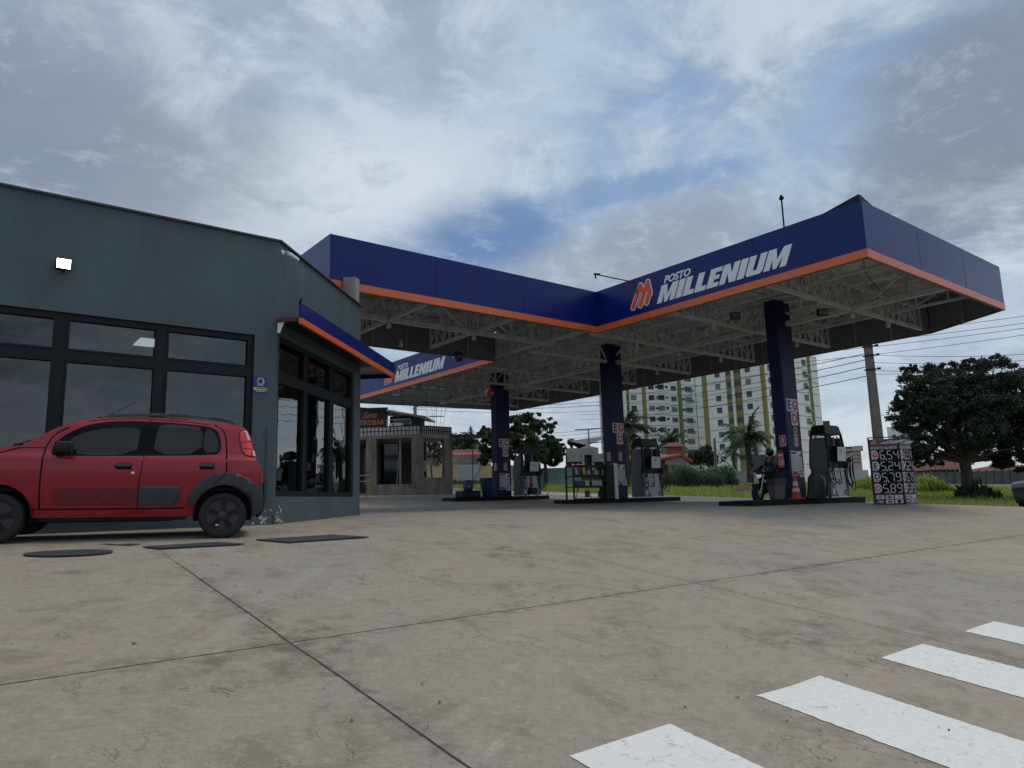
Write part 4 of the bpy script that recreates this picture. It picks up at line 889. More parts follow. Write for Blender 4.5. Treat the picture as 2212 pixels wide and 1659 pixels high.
mb = MB(); mb.lathe([(.24, 0), (.265, .04), (.27, .2), (.285, .33), (.27, .46), (.27, .62), (.25, .68), (.20, .70), (.001, .70)], (0, 0, 0), UP, 24); mb.build('drum', MT['bluebin'], t, smooth=40)
mb = MB(); s = (-D2+D1*-.6).normalized(); xx = UP.cross(s); O = s*.272+UP*.28
mb.prism([(-.05, .02), (.0, .06), (.06, .05), (.10, -.01), (.05, .0), (.03, -.06), (.0, -.02)], O, xx, UP, s*.02); mb.build('white_mark', MT['conew'], t)
mb = MB(); c2 = c+D1*.15; mb.tube([c2+UP*.2, c2+D1*.75+UP*1.35], .014, 6); tag(mb.build('squeegee_pole', MT['wire'], None), 'thin dark pole leaning out of the small blue barrel', 'pole')
# little hose trolley beside the far pump
c = gp(*(uv(5.6, 10.3).xy)); t = thing('hose_trolley', 'black trolley with two small wheels and tangled hoses before the far pump', 'trolley', c, RZ)
mb = MB(); mb.tube([(-.45, 0, .12), (.5, 0, .12), (.9, 0, .16), (1.0, 0, .35)], .02); mb.tube([(-.2, 0, .12), (.1, .1, 1.1)], .018); mb.tube([(.2, 0, .12), (-.05, .1, 1.1)], .018); mb.build('frame', MT['pumpk'], t)
for x in (-.45, .25):
    mb = MB(); mb.lathe([(.11, -.03), (.11, .03)], (x, -.08, .11), (0, 1, 0), 16); mb.lathe([(.05, -.035), (.05, .035)], (x, -.08, .11), (0, 1, 0), 12); mb.build('wheel', MT['rubber'], t)
mb = MB(); mb.box((.05, 0, .42), (.35, .3, .30)); mb.build('tool_box', MT['pumpk'], t, bevel=.02)
mb = MB(); mb.box((-.02, -.05, .86), (.14, .1, .18)); mb.build('red_valve', MT['redpl'], t, bevel=.02)
# ------------------------------------------------------------------ price banner
cn = gp(11.0, 20.45)
tt = thing('price_banner', 'two-sided dark purple fuel price banner stand in front of the utility pole', 'price sign', cn)
SEG = {'a': (.15, .94, .85, 1.0), 'g': (.15, .47, .85, .53), 'd': (.15, 0, .85, .06), 'f': (.0, .53, .14, .94), 'b': (.86, .53, 1.0, .94), 'e': (.0, .06, .14, .47), 'c': (.86, .06, 1, .47)}
DG = {'6': 'afgedc', '5': 'afgcd', '4': 'fgbc', '2': 'abged', '7': 'abc', '9': 'abfgcd', '8': 'abcdefg'}
def digit(mb, ch, O, X, Y, w_, h_, Z):
    for s_ in DG[ch]:
        a, b, c, d = SEG[s_]; th = .07
        if s_ in 'agd':
            yy = {'a': 1-th, 'g': .5-th/2, 'd': 0}[s_]; r_ = (.12, yy, .88, yy+th*1.15)
        else:
            xx = 0 if s_ in 'fe' else 1-.17; r_ = (xx, (.55 if s_ in 'fb' else .07), xx+.17, (.93 if s_ in 'fb' else .45))
        if s_ in 'agd': mb.prism([(r_[0]*w_, (r_[1]+th/2)*h_), ((r_[0]+.06)*w_, r_[1]*h_), ((r_[2]-.06)*w_, r_[1]*h_), (r_[2]*w_, (r_[1]+th/2)*h_), ((r_[2]-.06)*w_, r_[3]*h_), ((r_[0]+.06)*w_, r_[3]*h_)], O, X, Y, Z*.004)
        else: mb.prism([(r_[0]*w_, (r_[1]+.02)*h_), ((r_[0]+r_[2])/2*w_, (r_[1]-.01)*h_), (r_[2]*w_, (r_[1]+.02)*h_), (r_[2]*w_, (r_[3]-.02)*h_), ((r_[0]+r_[2])/2*w_, (r_[3]+.01)*h_), (r_[0]*w_, (r_[3]-.02)*h_)], O, X, Y, Z*.004)
HB = 1.88
def face(dirv, W_, flip, zo=0):
    # dirv points to the right as seen; O = bottom left
    X = dirv; O = cn+(-X*W_ if flip else V((0, 0, 0)))+UP*.02; Z = X.cross(UP)
    mb = MB(); mb.box(O+X*W_/2+UP*HB/2-Z*.02, (W_-.01, .03, HB-.04), (X, Z, UP)); fp = mb.build('banner_face', MT['totem'], tt, world=True)
    fr = MB()
    for a, b in ((0, 0), (W_, 0)): fr.beam(O+X*a-Z*.02, O+X*a+UP*(HB+.04)-Z*.02, .03)
    fr.beam(O+UP*(HB+.03)-Z*.02, O+X*W_+UP*(HB+.03)-Z*.02, .028); fr.beam(O+UP*.02-Z*.02, O+X*W_+UP*.02-Z*.02, .028); fr.build('frame', MT['pumpk'], tt, world=True)
    e = .001
    P_ = lambda x, z, o=e: O+X*(x*W_)+UP*z+Z*o
    mb = MB(); mb.box(P_(.5, HB-.17), (W_-.06, .003, .30), (X, Z, UP)); mb.build('header_band', MT['purple'], fp, world=True)
    logo(P_(.07, HB-.17, .004), X, UP, .125*W_/.85+.02, fp)
    block_word('MILLENIUM', P_(.30, HB-.155, .004), X, UP, .085, W_*.60, .3, MT['digit'], fp, .003)
    text('POSTO', .045, MT['digit'], fp, P_(.36, HB-.06, .004), X, UP, 'lettering', shear=.3, depth=.002)
    text('POSTO BURITI', .108*W_/.85 if W_ > .7 else .108, MT['digit'], fp, P_(.05, HB-.31, .004), X, UP, 'lettering', bold=.0015, depth=.002, sx=(1.18 if W_ > .85 else .86*W_/.66))
    for k, (ch, num, m) in enumerate((('G', '654', 'inkred'), ('E', '524', 'pumpk'), ('D', '579', 'pumpk'), ('D', '589', 'inkred'))):
        zb = HB-.60-.315*k; dk = MB(); dk.box(P_(.5, zb+.135, .002), (W_-.05, .003, .30), (X, Z, UP)); dk.build('price_field', MT['dark'], fp, world=True)
        w_ = .235*W_; pl = MB(); pts = [(0, 0), (w_*.55, 0)]+[(w_*.55+w_*.45*math.sin(math.pi*j/10), .13-.13*math.cos(math.pi*j/10)) for j in range(1, 10)]+[(w_*.55, .26), (0, .26)]
        pl.prism(pts, P_(.05, zb, .005), X, UP, Z*.004); pl.build('fuel_tab', MT['digit'], fp, world=True)
        text(ch, .20, MT[m], fp, P_(.075, zb+.075, .010), X, UP, 'fuel_letter', bold=.007, depth=.003, sx=W_*1.25)
        bl = MB(); bl.box(P_(.15, zb+.035, .011), (w_*.6, .002, .018), (X, Z, UP)); bl.build('fuel_caption', MT[m], fp, world=True)
        dg = MB(); xs = (.33, .57, .79)
        for x, c in zip(xs, num): digit(dg, c, P_(x, zb, .005), X, UP, .165*W_, .245, Z)
        dg.box(P_(.53, zb-.002, .006), (.022*W_/.66, .004, .05), (X, Z, UP)); dg.build('price_digits', MT['digit'], fp, world=True)
    words = (('VISA', 'ink'), ('CARD', 'inkred'), ('CLUB', 'inkgrey'), ('BANK', 'ink'), ('DEBIT', 'inkred'), ('ELO', 'pumpk'))
    for k in range(6):
        x = .07+.305*(k % 3); z = .215-.125*(k//3); cw = .26*W_
        mb = MB(); mb.box(P_(x, z+.0, .003)+X*cw/2, (cw, .003, .10), (X, Z, UP)); cb = mb.build('card_badge', MT['digit'] if k != 3 else MT['purple'], fp, world=True)
        if k == 0: text('VISA', .062, MT['ink'], cb, P_(x+.03, z-.02, .006), X, UP, 'card_word', bold=.003, shear=.25, depth=.002, sx=W_*1.3)
        elif k in (1, 4):
            mb = MB(); mb.prism([(cw*(.5+.33*math.cos(a)), .036*math.sin(a)) for a in [2*math.pi*j/16 for j in range(16)]], P_(x, z, .005), X, UP, Z*.002); mb.build('card_mark', MT['inkred'], cb, world=True)
        elif k == 5:
            mb = MB(); mb.prism([(cw*(.5+.25*math.cos(a)), .046*math.sin(a)) for a in [2*math.pi*j/16 for j in range(16)]], P_(x, z, .005), X, UP, Z*.002); mb.build('card_mark', MT['pumpk'], cb, world=True)
        elif k == 2:
            mb = MB(); mb.prism([(cw*.45, -.02), (cw*.62, -.02), (cw*.75, 0), (cw*.62, .02), (cw*.45, .02)], P_(x, z, .005), X, UP, Z*.002); mb.build('card_mark', MT['inkgrey'], cb, world=True)
        else:
            mb = MB(); mb.box(P_(x, z, .005)+X*cw/2, (cw*.6, .002, .03), (X, Z, UP)); mb.build('card_mark', MT['digit'], cb, world=True)
face(V((math.cos(R(10)), -math.sin(R(10)), 0)), .80, True)
face(V((math.sin(R(54)), math.cos(R(54)), 0)), .70, False)
# ------------------------------------------------------------------ red car
CDIR = V((2.27, .93, 0)).normalized(); CN = V((CDIR.y, -CDIR.x, 0))      # towards the rear; outward on the near side
car_o = V((-3.76, 9.28, 0)); CW = 1.62
car_o.z = (gz(-3.76, 9.28)+gz(-6.0, 8.37))/2
HWC = CW/2
def inset(s, z):
    i = 0
    if z > 1.0: i += .06*min(1, (z-1.0)/.06)*.35+.30*(z-1.0)+.25*max(0, z-1.4)**1.3*2
    if z < .75: i += .10*((.75-z)/.5)**2
    i += .012*math.sin(max(0, min(1, (z-.66)/.36))*math.pi)*-1
    if s > .02: i += .55*(s-.02)**2
    if s < -2.5: i += .42*(-2.5-s)**2
    return i
def cside(s, z, off=0, sgn=1):   # local car coords: x = s, y = -(half width) on the near side
    return V((s, -sgn*(HWC-inset(s, z)+off), z))
def panel(poly, off, name, m, parent, sgn=1, thick=0, step=(.12, .07), smooth=60):
    bm = bmesh.new(); vs = [bm.verts.new((a, 0, b)) for a, b in poly]
    tri = tessellate_polygon([[V((a, b, 0)) for a, b in poly]])
    for t in tri: 
        try: bm.faces.new([vs[i] for i in t])
        except ValueError: pass
    x0, x1 = min(p[0] for p in poly), max(p[0] for p in poly); z0, z1 = min(p[1] for p in poly), max(p[1] for p in poly)
    for ax, a, bb, st in ((0, x0, x1, step[0]), (2, z0, z1, step[1])):
        k = math.ceil(a/st+1e-6)*st
        while k < bb-1e-6:
            co = [0, 0, 0]; co[ax] = k; no = [0, 0, 0]; no[ax] = 1
            bmesh.ops.bisect_plane(bm, geom=bm.verts[:]+bm.edges[:]+bm.faces[:], plane_co=co, plane_no=no, dist=1e-5); k += st
    for v in bm.verts: v.co = cside(v.co.x, v.co.z, off, sgn)
    bm.normal_update()
    for f in bm.faces:
        if f.normal.y*(-sgn) < 0: f.normal_flip()
    me = bpy.data.meshes.new(name); bm.to_mesh(me); bm.free(); me.shade_smooth(); me.materials.append(m); o = link(name, me, parent)
    if thick: s = o.modifiers.new('t', 'SOLIDIFY'); s.thickness = thick; s.offset = 1 if False else -1
    return o
def strip(pts, w_, off, name, m, parent, sgn=1):
    P = []
    for i in range(len(pts)-1):
        a, b = pts[i], pts[i+1]; n = max(1, int(math.hypot(b[0]-a[0], b[1]-a[1])/.05))
        for k in range(n): P.append((a[0]+(b[0]-a[0])*k/n, a[1]+(b[1]-a[1])*k/n))
    P.append(pts[-1]); mb = MB(); vs = []
    for i, p in enumerate(P):
        a, b = P[max(0, i-1)], P[min(len(P)-1, i+1)]; dx, dz = b[0]-a[0], b[1]-a[1]; l = math.hypot(dx, dz) or 1
        nx, nz = -dz/l*w_/2, dx/l*w_/2; vs += [cside(p[0]+nx, p[1]+nz, off, sgn), cside(p[0]-nx, p[1]-nz, off, sgn)]
    mb.add(vs, [(2*i, 2*i+1, 2*i+3, 2*i+2) for i in range(len(P)-1)]); return mb.build(name, m, parent, recalc=False)
def chaikin(p, n=2, closed=True):
    for _ in range(n):
        q = []
        for i in range(len(p) if closed else len(p)-1):
            a, b = p[i], p[(i+1) % len(p)]; q += [(a[0]*.75+b[0]*.25, a[1]*.75+b[1]*.25), (a[0]*.25+b[0]*.75, a[1]*.25+b[1]*.75)]
        if not closed: q = [p[0]]+q+[p[-1]]
        p = q
    return p
def build_car(label, paint, loc, rz, group=None):
    t = thing('parked_car', label, 'car', loc, rz, group)
    FX = -2.45      # front wheel
    top = [(-3.20, .62), (-3.19, .78), (-3.10, .90), (-2.95, .985), (-2.70, 1.06), (-2.445, 1.108), (-2.275, 1.13)]
    wind = [(-2.275, 1.13), (-2.124, 1.235), (-1.929, 1.364), (-1.713, 1.456), (-1.533, 1.500)]
    roof = [(-1.533, 1.500), (-1.334, 1.523), (-1.086, 1.538), (-.787, 1.540), (-.48, 1.527), (-.165, 1.498), (.078, 1.463), (.21, 1.43)]
    tailg = [(.21, 1.43), (.255, 1.39), (.300, 1.30), (.337, 1.18), (.365, 1.08), (.385, 1.0), (.425, .92), (.465, .82), (.478, .74)]
    bump = [(.478, .74), (.492, .64), (.507, .50), (.502, .38), (.475, .30), (.42, .25)]
    def arch(cx, r, z0, a0, a1, n=12): return [(cx+r*math.cos(a), z0+r*math.sin(a)) for a in [a0+(a1-a0)*k/n for k in range(n+1)]]
    ra = arch(0, .345, .335, R(-8), R(188)); fa = arch(FX, .345, .345, R(-8), R(188))
    side = top+wind[1:]+roof[1:]+tailg[1:]+[(.47, .70), (.42, .30), (.36, .27)]+ra+[(-.36, .282), (-2.09, .287)]+fa+[(-2.82, .29), (-3.12, .30), (-3.20, .45)]
    for sg in (1, -1):
        if sg == 1: body = panel(side, 0, 'body', paint, t, 1)
        else: panel(side, 0, 'body_side', paint, t, -1)
    def skirt(path, name, m, off=0, n=9, crown=.03, parent=t, nar=1.0):
        vs = []
        for (s_, z) in path:
            h = HWC-inset(s_, z)
            for k in range(n+1):
                u = -1+2*k/n; r_ = abs(u)**4; vs.append((s_, u*h*nar, z+crown*(1-u*u)*(1 if z > .8 else 0)+off-.0*r_))
        fs = [(i*(n+1)+k, i*(n+1)+k+1, (i+1)*(n+1)+k+1, (i+1)*(n+1)+k) for i in range(len(path)-1) for k in range(n)]
        mb = MB(); mb.add(vs, fs); o = mb.build(name, m, parent, smooth=50, recalc=False); return o
    skirt(top, 'bonnet', paint, crown=.05); skirt([wind[0]]+wind[1:], 'windscreen', MT['carglass'], off=.006, crown=.05, nar=.93)
    skirt(roof, 'roof', paint, crown=.035); skirt(tailg, 'tailgate', paint, crown=.0); skirt(bump, 'rear_bumper', MT['clad'], crown=0)
    skirt([(-2.82, .29), (-3.12, .30), (-3.20, .45), (-3.20, .62)], 'front_bumper', paint, crown=0)
    for sg in (1, -1):   # windscreen side posts
        mb = MB(); vs = []
        for (s_, z) in wind:
            h = HWC-inset(s_, z); vs += [(s_, -sg*h, z), (s_, -sg*h*.925, z+.012)]
        mb.add(vs, [(2*i, 2*i+1, 2*i+3, 2*i+2) for i in range(len(wind)-1)]); mb.build('screen_pillar', paint, t, recalc=False)
    mb = MB(); mb.box((-1.25, 0, .30), (1.6, 1.35, .12)); mb.box((-1.25, 0, .62), (3.3, 1.3, .05)); mb.box((-1.22, 0, .55), (1.55, 1.42, .5))
    mb.box((-1.6, .2, .22), (1.9, .12, .08)); mb.box((.2, 0, .33), (.4, 1.0, .12)); mb.build('underbody', MT['under'], t)
    # wheel wells
    for cx, z0 in ((0, .335), (FX, .345)):
        for sg in (1, -1):
            mb = MB(); a = arch(cx, .36, z0, R(-20), R(200), 14); vs = []
            for (x, z) in a: vs += [(x, -sg*(HWC-.02), z), (x, -sg*(HWC-.32), z)]
            vs0 = len(vs); mb.add(vs, [(2*i, 2*i+1, 2*i+3, 2*i+2) for i in range(len(a)-1)]+[tuple(2*i+1 for i in range(len(a)))]); mb.build('wheel_well', MT['under'], t, recalc=False)
    # wheels
    for cx, r_ in ((0, .292), (FX, .292)):
        for sg in (1, -1):
            y = -sg*(HWC-.115); ax = V((0, -sg, 0)); wn = bpy.data.objects.new('wheel', None); COL.objects.link(wn); wn.parent = t; WM[wn.name] = WM[t.name]
            prof = [(.19, -.08), (.235, -.092), (.275, -.085), (.29, -.06), (.292, 0), (.29, .06), (.275, .085), (.25, .095), (.215, .09), (.196, .075)]
            mb = MB(); mb.lathe(prof, (cx, y, r_), ax, 36); mb.build('tyre', MT['rubber'], wn, smooth=35)
            mb = MB(); mb.lathe([(.198, .08), (.19, .082), (.182, .065), (.175, .02), (.001, .01)], (cx, y, r_), ax, 36)
            for k in range(5):
                a0 = 2*math.pi*k/5+.25; e1 = V((math.cos(a0), 0, math.sin(a0))); e2 = V((-math.sin(a0), 0, math.cos(a0))); c0 = V((cx, y, r_))+ax*.055
                mb.prism([(.03, -.036), (.11, -.030), (.186, -.05), (.186, .05), (.11, .030), (.03, .036)], c0, e1, e2, ax*.025)
            mb.lathe([(.055, .06), (.055, .085), (.045, .09), (.001, .092)], (cx, y, r_), ax, 20)
            mb.build('rim', MT['rim'], wn, smooth=30)
            if sg == 1 and cx == 0:
                mb = MB(); a0 = R(-118); p = V((cx, y, r_))+ax*.083+V((math.cos(a0), 0, math.sin(a0)))*.135
                mb.prism([(.022*math.cos(a), .012*math.sin(a)) for a in [2*math.pi*k/12 for k in range(12)]], p, V((1, 0, 0)), UP, ax*.003); mb.build('bare_metal_patch', MT['conew'], wn)
            mb = MB(); mb.lathe([(.13, -.03), (.13, .0)], (cx, y, r_), ax, 24); mb.build('brake_disc', MT['rim'], wn)
    for sg in (1, -1):
        # glasshouse
        dlo = chaikin([(-1.943, 1.05), (-1.938, 1.13), (-1.867, 1.249), (-1.735, 1.35), (-1.571, 1.424), (-1.374, 1.466), (-1.083, 1.482), (-.814, 1.478), (-.477, 1.460), (-.226, 1.436), (-.129, 1.39), (-.080, 1.282), (-.064, 1.145), (-.086, 1.085), (-.148, 1.062), (-.853, 1.040), (-1.852, 1.026), (-1.921, 1.030)], 1)
        panel(dlo, .003, 'window_surround', MT['dark'], t, sg)
        fg = chaikin([(-1.769, 1.237), (-1.649, 1.305), (-1.483, 1.360), (-1.297, 1.388), (-1.078, 1.391), (-1.018, 1.367), (-1.022, 1.292), (-1.039, 1.052), (-1.701, 1.040), (-1.74, 1.12)], 1)
        rg = chaikin([(-.798, 1.452), (-.477, 1.438), (-.292, 1.415), (-.298, 1.072), (-.852, 1.054), (-.835, 1.327)], 1)
        qg = chaikin([(-.272, 1.412), (-.175, 1.385), (-.115, 1.29), (-.090, 1.15), (-.110, 1.098), (-.282, 1.076)], 1)
        # door skins with dark shut lines under them
        fd = [(-1.86, 1.335), (-1.948, 1.252), (-1.995, 1.14), (-2.012, .998), (-2.016, .763), (-2.019, .607), (-2.008, .398), (-.997, .396), (-.994, .504), (-.985, .748), (-.956, 1.022), (-1.852, 1.018), (-1.93, 1.022), (-1.952, 1.05), (-1.947, 1.135), (-1.875, 1.256)]
        rd = [(-.945, 1.028), (-.973, .748), (-.983, .504), (-.984, .396), (-.466, .398), (-.42, .44), (-.40, .56), (-.34, .66), (-.24, .75), (-.12, .80), (.008, .82), (.0, 1.07), (-.02, 1.283), (-.055, 1.382), (-.12, 1.436), (-.13, 1.40), (-.072, 1.285), (-.056, 1.145), (-.078, 1.078), (-.145, 1.052), (-.853, 1.030)]
        d1 = panel(fd, .006, 'front_door', paint, t, sg); d2 = panel(rd, .006, 'rear_door', paint, t, sg)
        strip([(-.914, 1.51), (-.92, 1.485)], .012, .007, 'door_gap', MT['dark'], t, sg)
        strip([(-1.80, 1.375), (-1.872, 1.333), (-1.956, 1.252), (-2.003, 1.14), (-2.020, .998), (-2.024, .763), (-2.027, .607), (-2.016, .391), (-.99, .389), (-.462, .391)], .022, .0025, 'door_gap', MT['dark'], t, sg)
        strip([(-.951, 1.03), (-.979, .748), (-.989, .504), (-.990, .391)], .022, .0025, 'door_gap', MT['dark'], t, sg)
        strip([(-.16, 1.46), (-.049, 1.387), (-.013, 1.283), (.008, 1.076), (.016, .836)], .020, .0025, 'door_gap', MT['dark'], t, sg)
        strip([(-1.60, 1.462), (-1.374, 1.496), (-1.083, 1.510), (-.814, 1.506), (-.477, 1.486), (-.2, 1.458)], .008, .003, 'door_gap', MT['dark'], t, sg)
        strip([(-3.0, .93), (-2.75, 1.0), (-2.45, 1.055), (-2.38, 1.08), (-2.275, 1.116)], .014, .0025, 'bonnet_gap', MT['dark'], t, sg)
        strip([(-2.275, 1.116), (-2.02, 1.12)], .010, .0025, 'bonnet_gap', MT['dark'], t, sg)
        strip([(-2.16, .391), (-2.02, .391)], .012, .0025, 'bonnet_gap', MT['dark'], t, sg)
        for pl, nm in ((fg, 'side_glass'), (rg, 'side_glass'), (qg, 'quarter_glass')): panel(pl, .006, nm, MT['carglass'], t, sg)
        # worn recess on the front door, cladding on the rear door
        rr = lambda x0, x1, z0, z1, r_: [(x0+r_, z0), (x1-r_*.3, z0), (x1, z0+r_*.3), (x1, z1-r_*.3), (x1-r_*.3, z1), (x0+r_, z1), (x0+r_*.3, z1-r_*.3), (x0, z1-r_), (x0, z0+r_), (x0+r_*.3, z0+r_*.3)]
        strip([(-.985, .652), (-1.85, .645), (-1.89, .62), (-1.90, .56), (-1.895, .47), (-1.87, .437), (-1.82, .427), (-.985, .431)], .010, .009, 'recess_edge', paint, d1, sg)
        panel(rr(-1.893, -.992, .434, .648, .05), .008, 'worn_recess', MT['primer'], d1, sg)
        mb = MB()
        for k in range(5):
            for z in (.468, .615):
                p = cside(-1.82+.198*k, z, .010, sg); mb.lathe([(.020, 0), (.020, .003), (.010, .006), (.001, .006)], p, (0, -sg, 0), 12)
        mb.build('clip', MT['primer'], d1, smooth=30)
        q = panel([(-.978, .43), (-.62, .43), (-.56, .445), (-.52, .49), (-.502, .60), (-.508, .64), (-.53, .662), (-.978, .665)], .016, 'door_cladding', MT['clad'], d2, sg); s_ = q.modifiers.new('t', 'SOLIDIFY'); s_.thickness = .012; s_.offset = -1
        q = panel([(-.85, .540), (-.70, .545), (-.62, .558), (-.60, .545), (-.62, .532), (-.85, .530)], .019, 'raised_badge', MT['clad'], d2, sg)
        oc = [(-.365, .431), (-.411, .432), (-.418, .523), (-.38, .622), (-.292, .738), (-.17, .808), (.0, .836), (.16, .822), (.30, .755), (.38, .68), (.46, .66), (.47, .72), (.478, .6), (.495, .5), (.49, .38), (.46, .30), (.36, .27)]
        inn = [(x, z) for x, z in arch(0, .350, .335, R(-8), R(165))]
        q = panel(oc+inn, .018, 'rear_arch_cladding', MT['clad'], t, sg); s_ = q.modifiers.new('t', 'SOLIDIFY'); s_.thickness = .02; s_.offset = -1
        strip([(.01, .835), (-.03, .78), (-.13, .69)], .010, .020, 'cladding_gap', MT['dark'], t, sg)
        fo = arch(FX, .42, .36, R(5), R(175), 14)
        strip(fo, .012, .006, 'arch_crease', paint, t, sg)
        mb = MB()
        for (s_, z) in ((-2.324, .852), (-2.17, .745), (-2.10, .585), (-2.40, .79), (-2.21, .69)): mb.lathe([(.010, 0), (.010, .003), (.001, .004)], cside(s_, z, .004, sg), (0, -sg, 0), 10)
        mb.build('arch_rivet', MT['binbrown'], t)
        tl = [(.17, 1.38), (.243, 1.404), (.277, 1.355), (.313, 1.25), (.349, 1.145), (.377, 1.049), (.303, 1.055), (.228, 1.084), (.193, 1.18), (.169, 1.302)]
        tl = chaikin([(x-.012, z) for x, z in tl], 1); q = panel(tl, .010, 'tail_light', MT['tail'], t, sg); s_ = q.modifiers.new('t', 'SOLIDIFY'); s_.thickness = .02; s_.offset = -1
        strip(tl+[tl[0]], .014, .008, 'lamp_surround', MT['dark'], q, sg)
        panel([(.225, 1.385), (.247, 1.385), (.292, 1.28), (.270, 1.262), (.245, 1.30)], .013, 'reversing_lens', MT['clear'], q, sg); panel([(.322, 1.12), (.350, 1.125), (.364, 1.058), (.335, 1.058)], .013, 'reversing_lens', MT['clear'], q, sg)
        strip([(.178, 1.235), (.30, 1.25)], .008, .0125, 'lens_rib', MT['dark'], q, sg); strip([(.20, 1.155), (.325, 1.15)], .008, .0125, 'lens_rib', MT['dark'], q, sg)
        # handles, lock
        for (x0, x1, z0, z1) in ((-1.258, -1.073, .868, .946), (-.309, -.133, .875, .952)):
            dd = d1 if x0 < -.5 else d2
            panel(rr(x0, x1, z0, z1, .03), .008, 'handle_recess', MT['dark'], dd, sg)
            mb = MB(); mb.box(cside((x0+x1)/2, (z0+z1)/2+.012, .026, sg), (x1-x0-.02, .022, .038)); mb.build('handle', MT['clad'], dd, bevel=.008)
        mb = MB(); mb.lathe([(.017, 0), (.017, .006), (.010, .008), (.001, .008)], cside(-1.056, .827, .006, sg), (0, -sg, 0), 16); mb.build('lock', MT['white'], d1, smooth=30)
        # mirror
        mb = MB(); vs = []
        for k, (dy, x0, x1, z0, z1) in enumerate(((.0, -1.91, -1.82, 1.05, 1.13), (.06, -1.90, -1.78, 1.05, 1.15), (.10, -1.90, -1.72, 1.05, 1.19), (.17, -1.89, -1.71, 1.05, 1.195), (.21, -1.87, -1.73, 1.07, 1.18))):
            b_ = cside(-1.85, 1.08, dy-.0, sg).y; vs += [(x0, b_, z0), (x1, b_, z0), (x1, b_, z1), (x0, b_, z1)]
        mb.add(vs, [(0, 1, 2, 3), (16, 17, 18, 19)]+[(4*i+k, 4*i+(k+1) % 4, 4*i+4+(k+1) % 4, 4*i+4+k) for i in range(4) for k in range(4)])
        mr = mb.build('wing_mirror', MT['pumpk'], t, bevel=.018); b_ = cside(-1.85, 1.08, .14, sg).y
        mb = MB(); mb.box((-1.712, b_, 1.12), (.008, .12, .11)); mb.build('mirror_glass', MT['carglass'], mr)
        # roof rail
        rp = [(-1.47, 1.512), (-1.40, 1.548), (-1.25, 1.572), (-1.089, 1.583), (-.85, 1.590), (-.699, 1.591), (-.483, 1.584), (-.199, 1.566), (.03, 1.535), (.10, 1.495)]
        mb = MB(); vs = []
        for (s_, z) in rp:
            y = HWC-inset(s_, min(z, 1.5))-.02; zb = z-.035; vs += [(s_, -sg*(y+.012), zb), (s_, -sg*(y+.006), z), (s_, -sg*(y-.03), z), (s_, -sg*(y-.034), zb)]
        mb.add(vs, [(0, 1, 2, 3), tuple(4*len(rp)-4+k for k in range(4))]+[(4*i+k, 4*i+(k+1) % 4, 4*i+4+(k+1) % 4, 4*i+4+k) for i in range(len(rp)-1) for k in range(4)])
        rl = mb.build('roof_rail', MT['clad'], t, bevel=.006)
        for (a, b) in ((-.70, -.48), (-.20, .02)):
            mb = MB(); pts = [q_ for q_ in [(a, 1.588 if a < -.4 else 1.566), ((a+b)/2, 1.586 if a < -.4 else 1.553), (b, 1.582 if a < -.4 else 1.533)]]
            for i in range(2):
                y = HWC-inset(pts[i][0], 1.5)-.022; mb.beam((pts[i][0], -sg*y, pts[i][1]-.012), (pts[i+1][0], -sg*(HWC-inset(pts[i+1][0], 1.5)-.022), pts[i+1][1]-.012), .052, .038)
            mb.build('rail_cap', MT['clad'], rl, bevel=.008)
    # plate edge and crumpled corner, antenna, headlights
    mb = MB(); mb.beam((-1.52, -.1, 1.545), (-1.41, -.1, 1.60), .022); mb.tube([(-1.43, -.1, 1.59), (-1.15, -.1, 1.77)], .004, 5); mb.build('antenna', MT['pumpk'], t)
    mb = MB(); mb.tube([(-2.40, -.45, 1.15), (-2.33, -.42, 1.185), (-2.1, -.1, 1.31)], .010, 6); mb.box((-2.36, -.43, 1.16), (.10, .05, .03)); mb.build('wiper', MT['pumpk'], t)
    mb = MB(); mb.add([cside(.44, .80, .004)+V((0, 0, 0)), cside(.468, .775, .012), cside(.472, .705, .014), cside(.43, .675, .01), cside(.45, .74, .016)], [(0, 1, 4), (1, 2, 4), (2, 3, 4), (3, 0, 4)]); mb.build('torn_bumper_corner', MT['binbrown'], t)
    for sg in (1, -1):
        q = panel(chaikin([(-3.17, .74), (-3.12, .86), (-2.98, .93), (-2.86, .90), (-2.92, .80), (-3.05, .74)], 1), .006, 'headlight', MT['clear'], t, sg)
    return t
rz_car = math.atan2(CDIR.y, CDIR.x)
red = build_car('red five-door hatchback with black wheels parked along the dark shop front', MT['red'], car_o+(-CN*HWC), rz_car)
sl_ = (gz(-3.76, 9.28)-gz(-6.0, 8.37))/2.42; latp = (car_o-CN*1.5); red.rotation_euler = Matrix(((1, 0, 0), (0, 1, 0), (0, 0, 1))).to_euler()
dx = V((CDIR.x, CDIR.y, sl_)).normalized(); dy0 = -CN; gl = (gz(*(V((-3.76, 9.28, 0))-CN*1.4).xy)-gz(-3.76, 9.28))/1.4
dy = V((dy0.x, dy0.y, gl)); dy = (dy-dx*dy.dot(dx)).normalized(); dzv = dx.cross(dy)
mm_ = Matrix((dx, dy, dzv)).transposed().to_4x4(); base_ = V((-3.76, 9.28, gz(-3.76, 9.28)))+dy*HWC; mm_.translation = base_; red.matrix_world = mm_
# second, dark car at the right edge of the picture
ed = at(2203, 1090, 25.5); g0 = gp(ed.x, ed.y)
hd = V((.93, .36, 0)).normalized()
dk = build_car('dark blue-black car just entering at the right edge beside the grass', mat('car_paint_dark', (.012, .016, .024), .3, coat=.6), (g0.x+hd.x*3.22+1.0, g0.y+hd.y*3.22+.9, g0.z-.05), math.atan2(hd.y, hd.x))
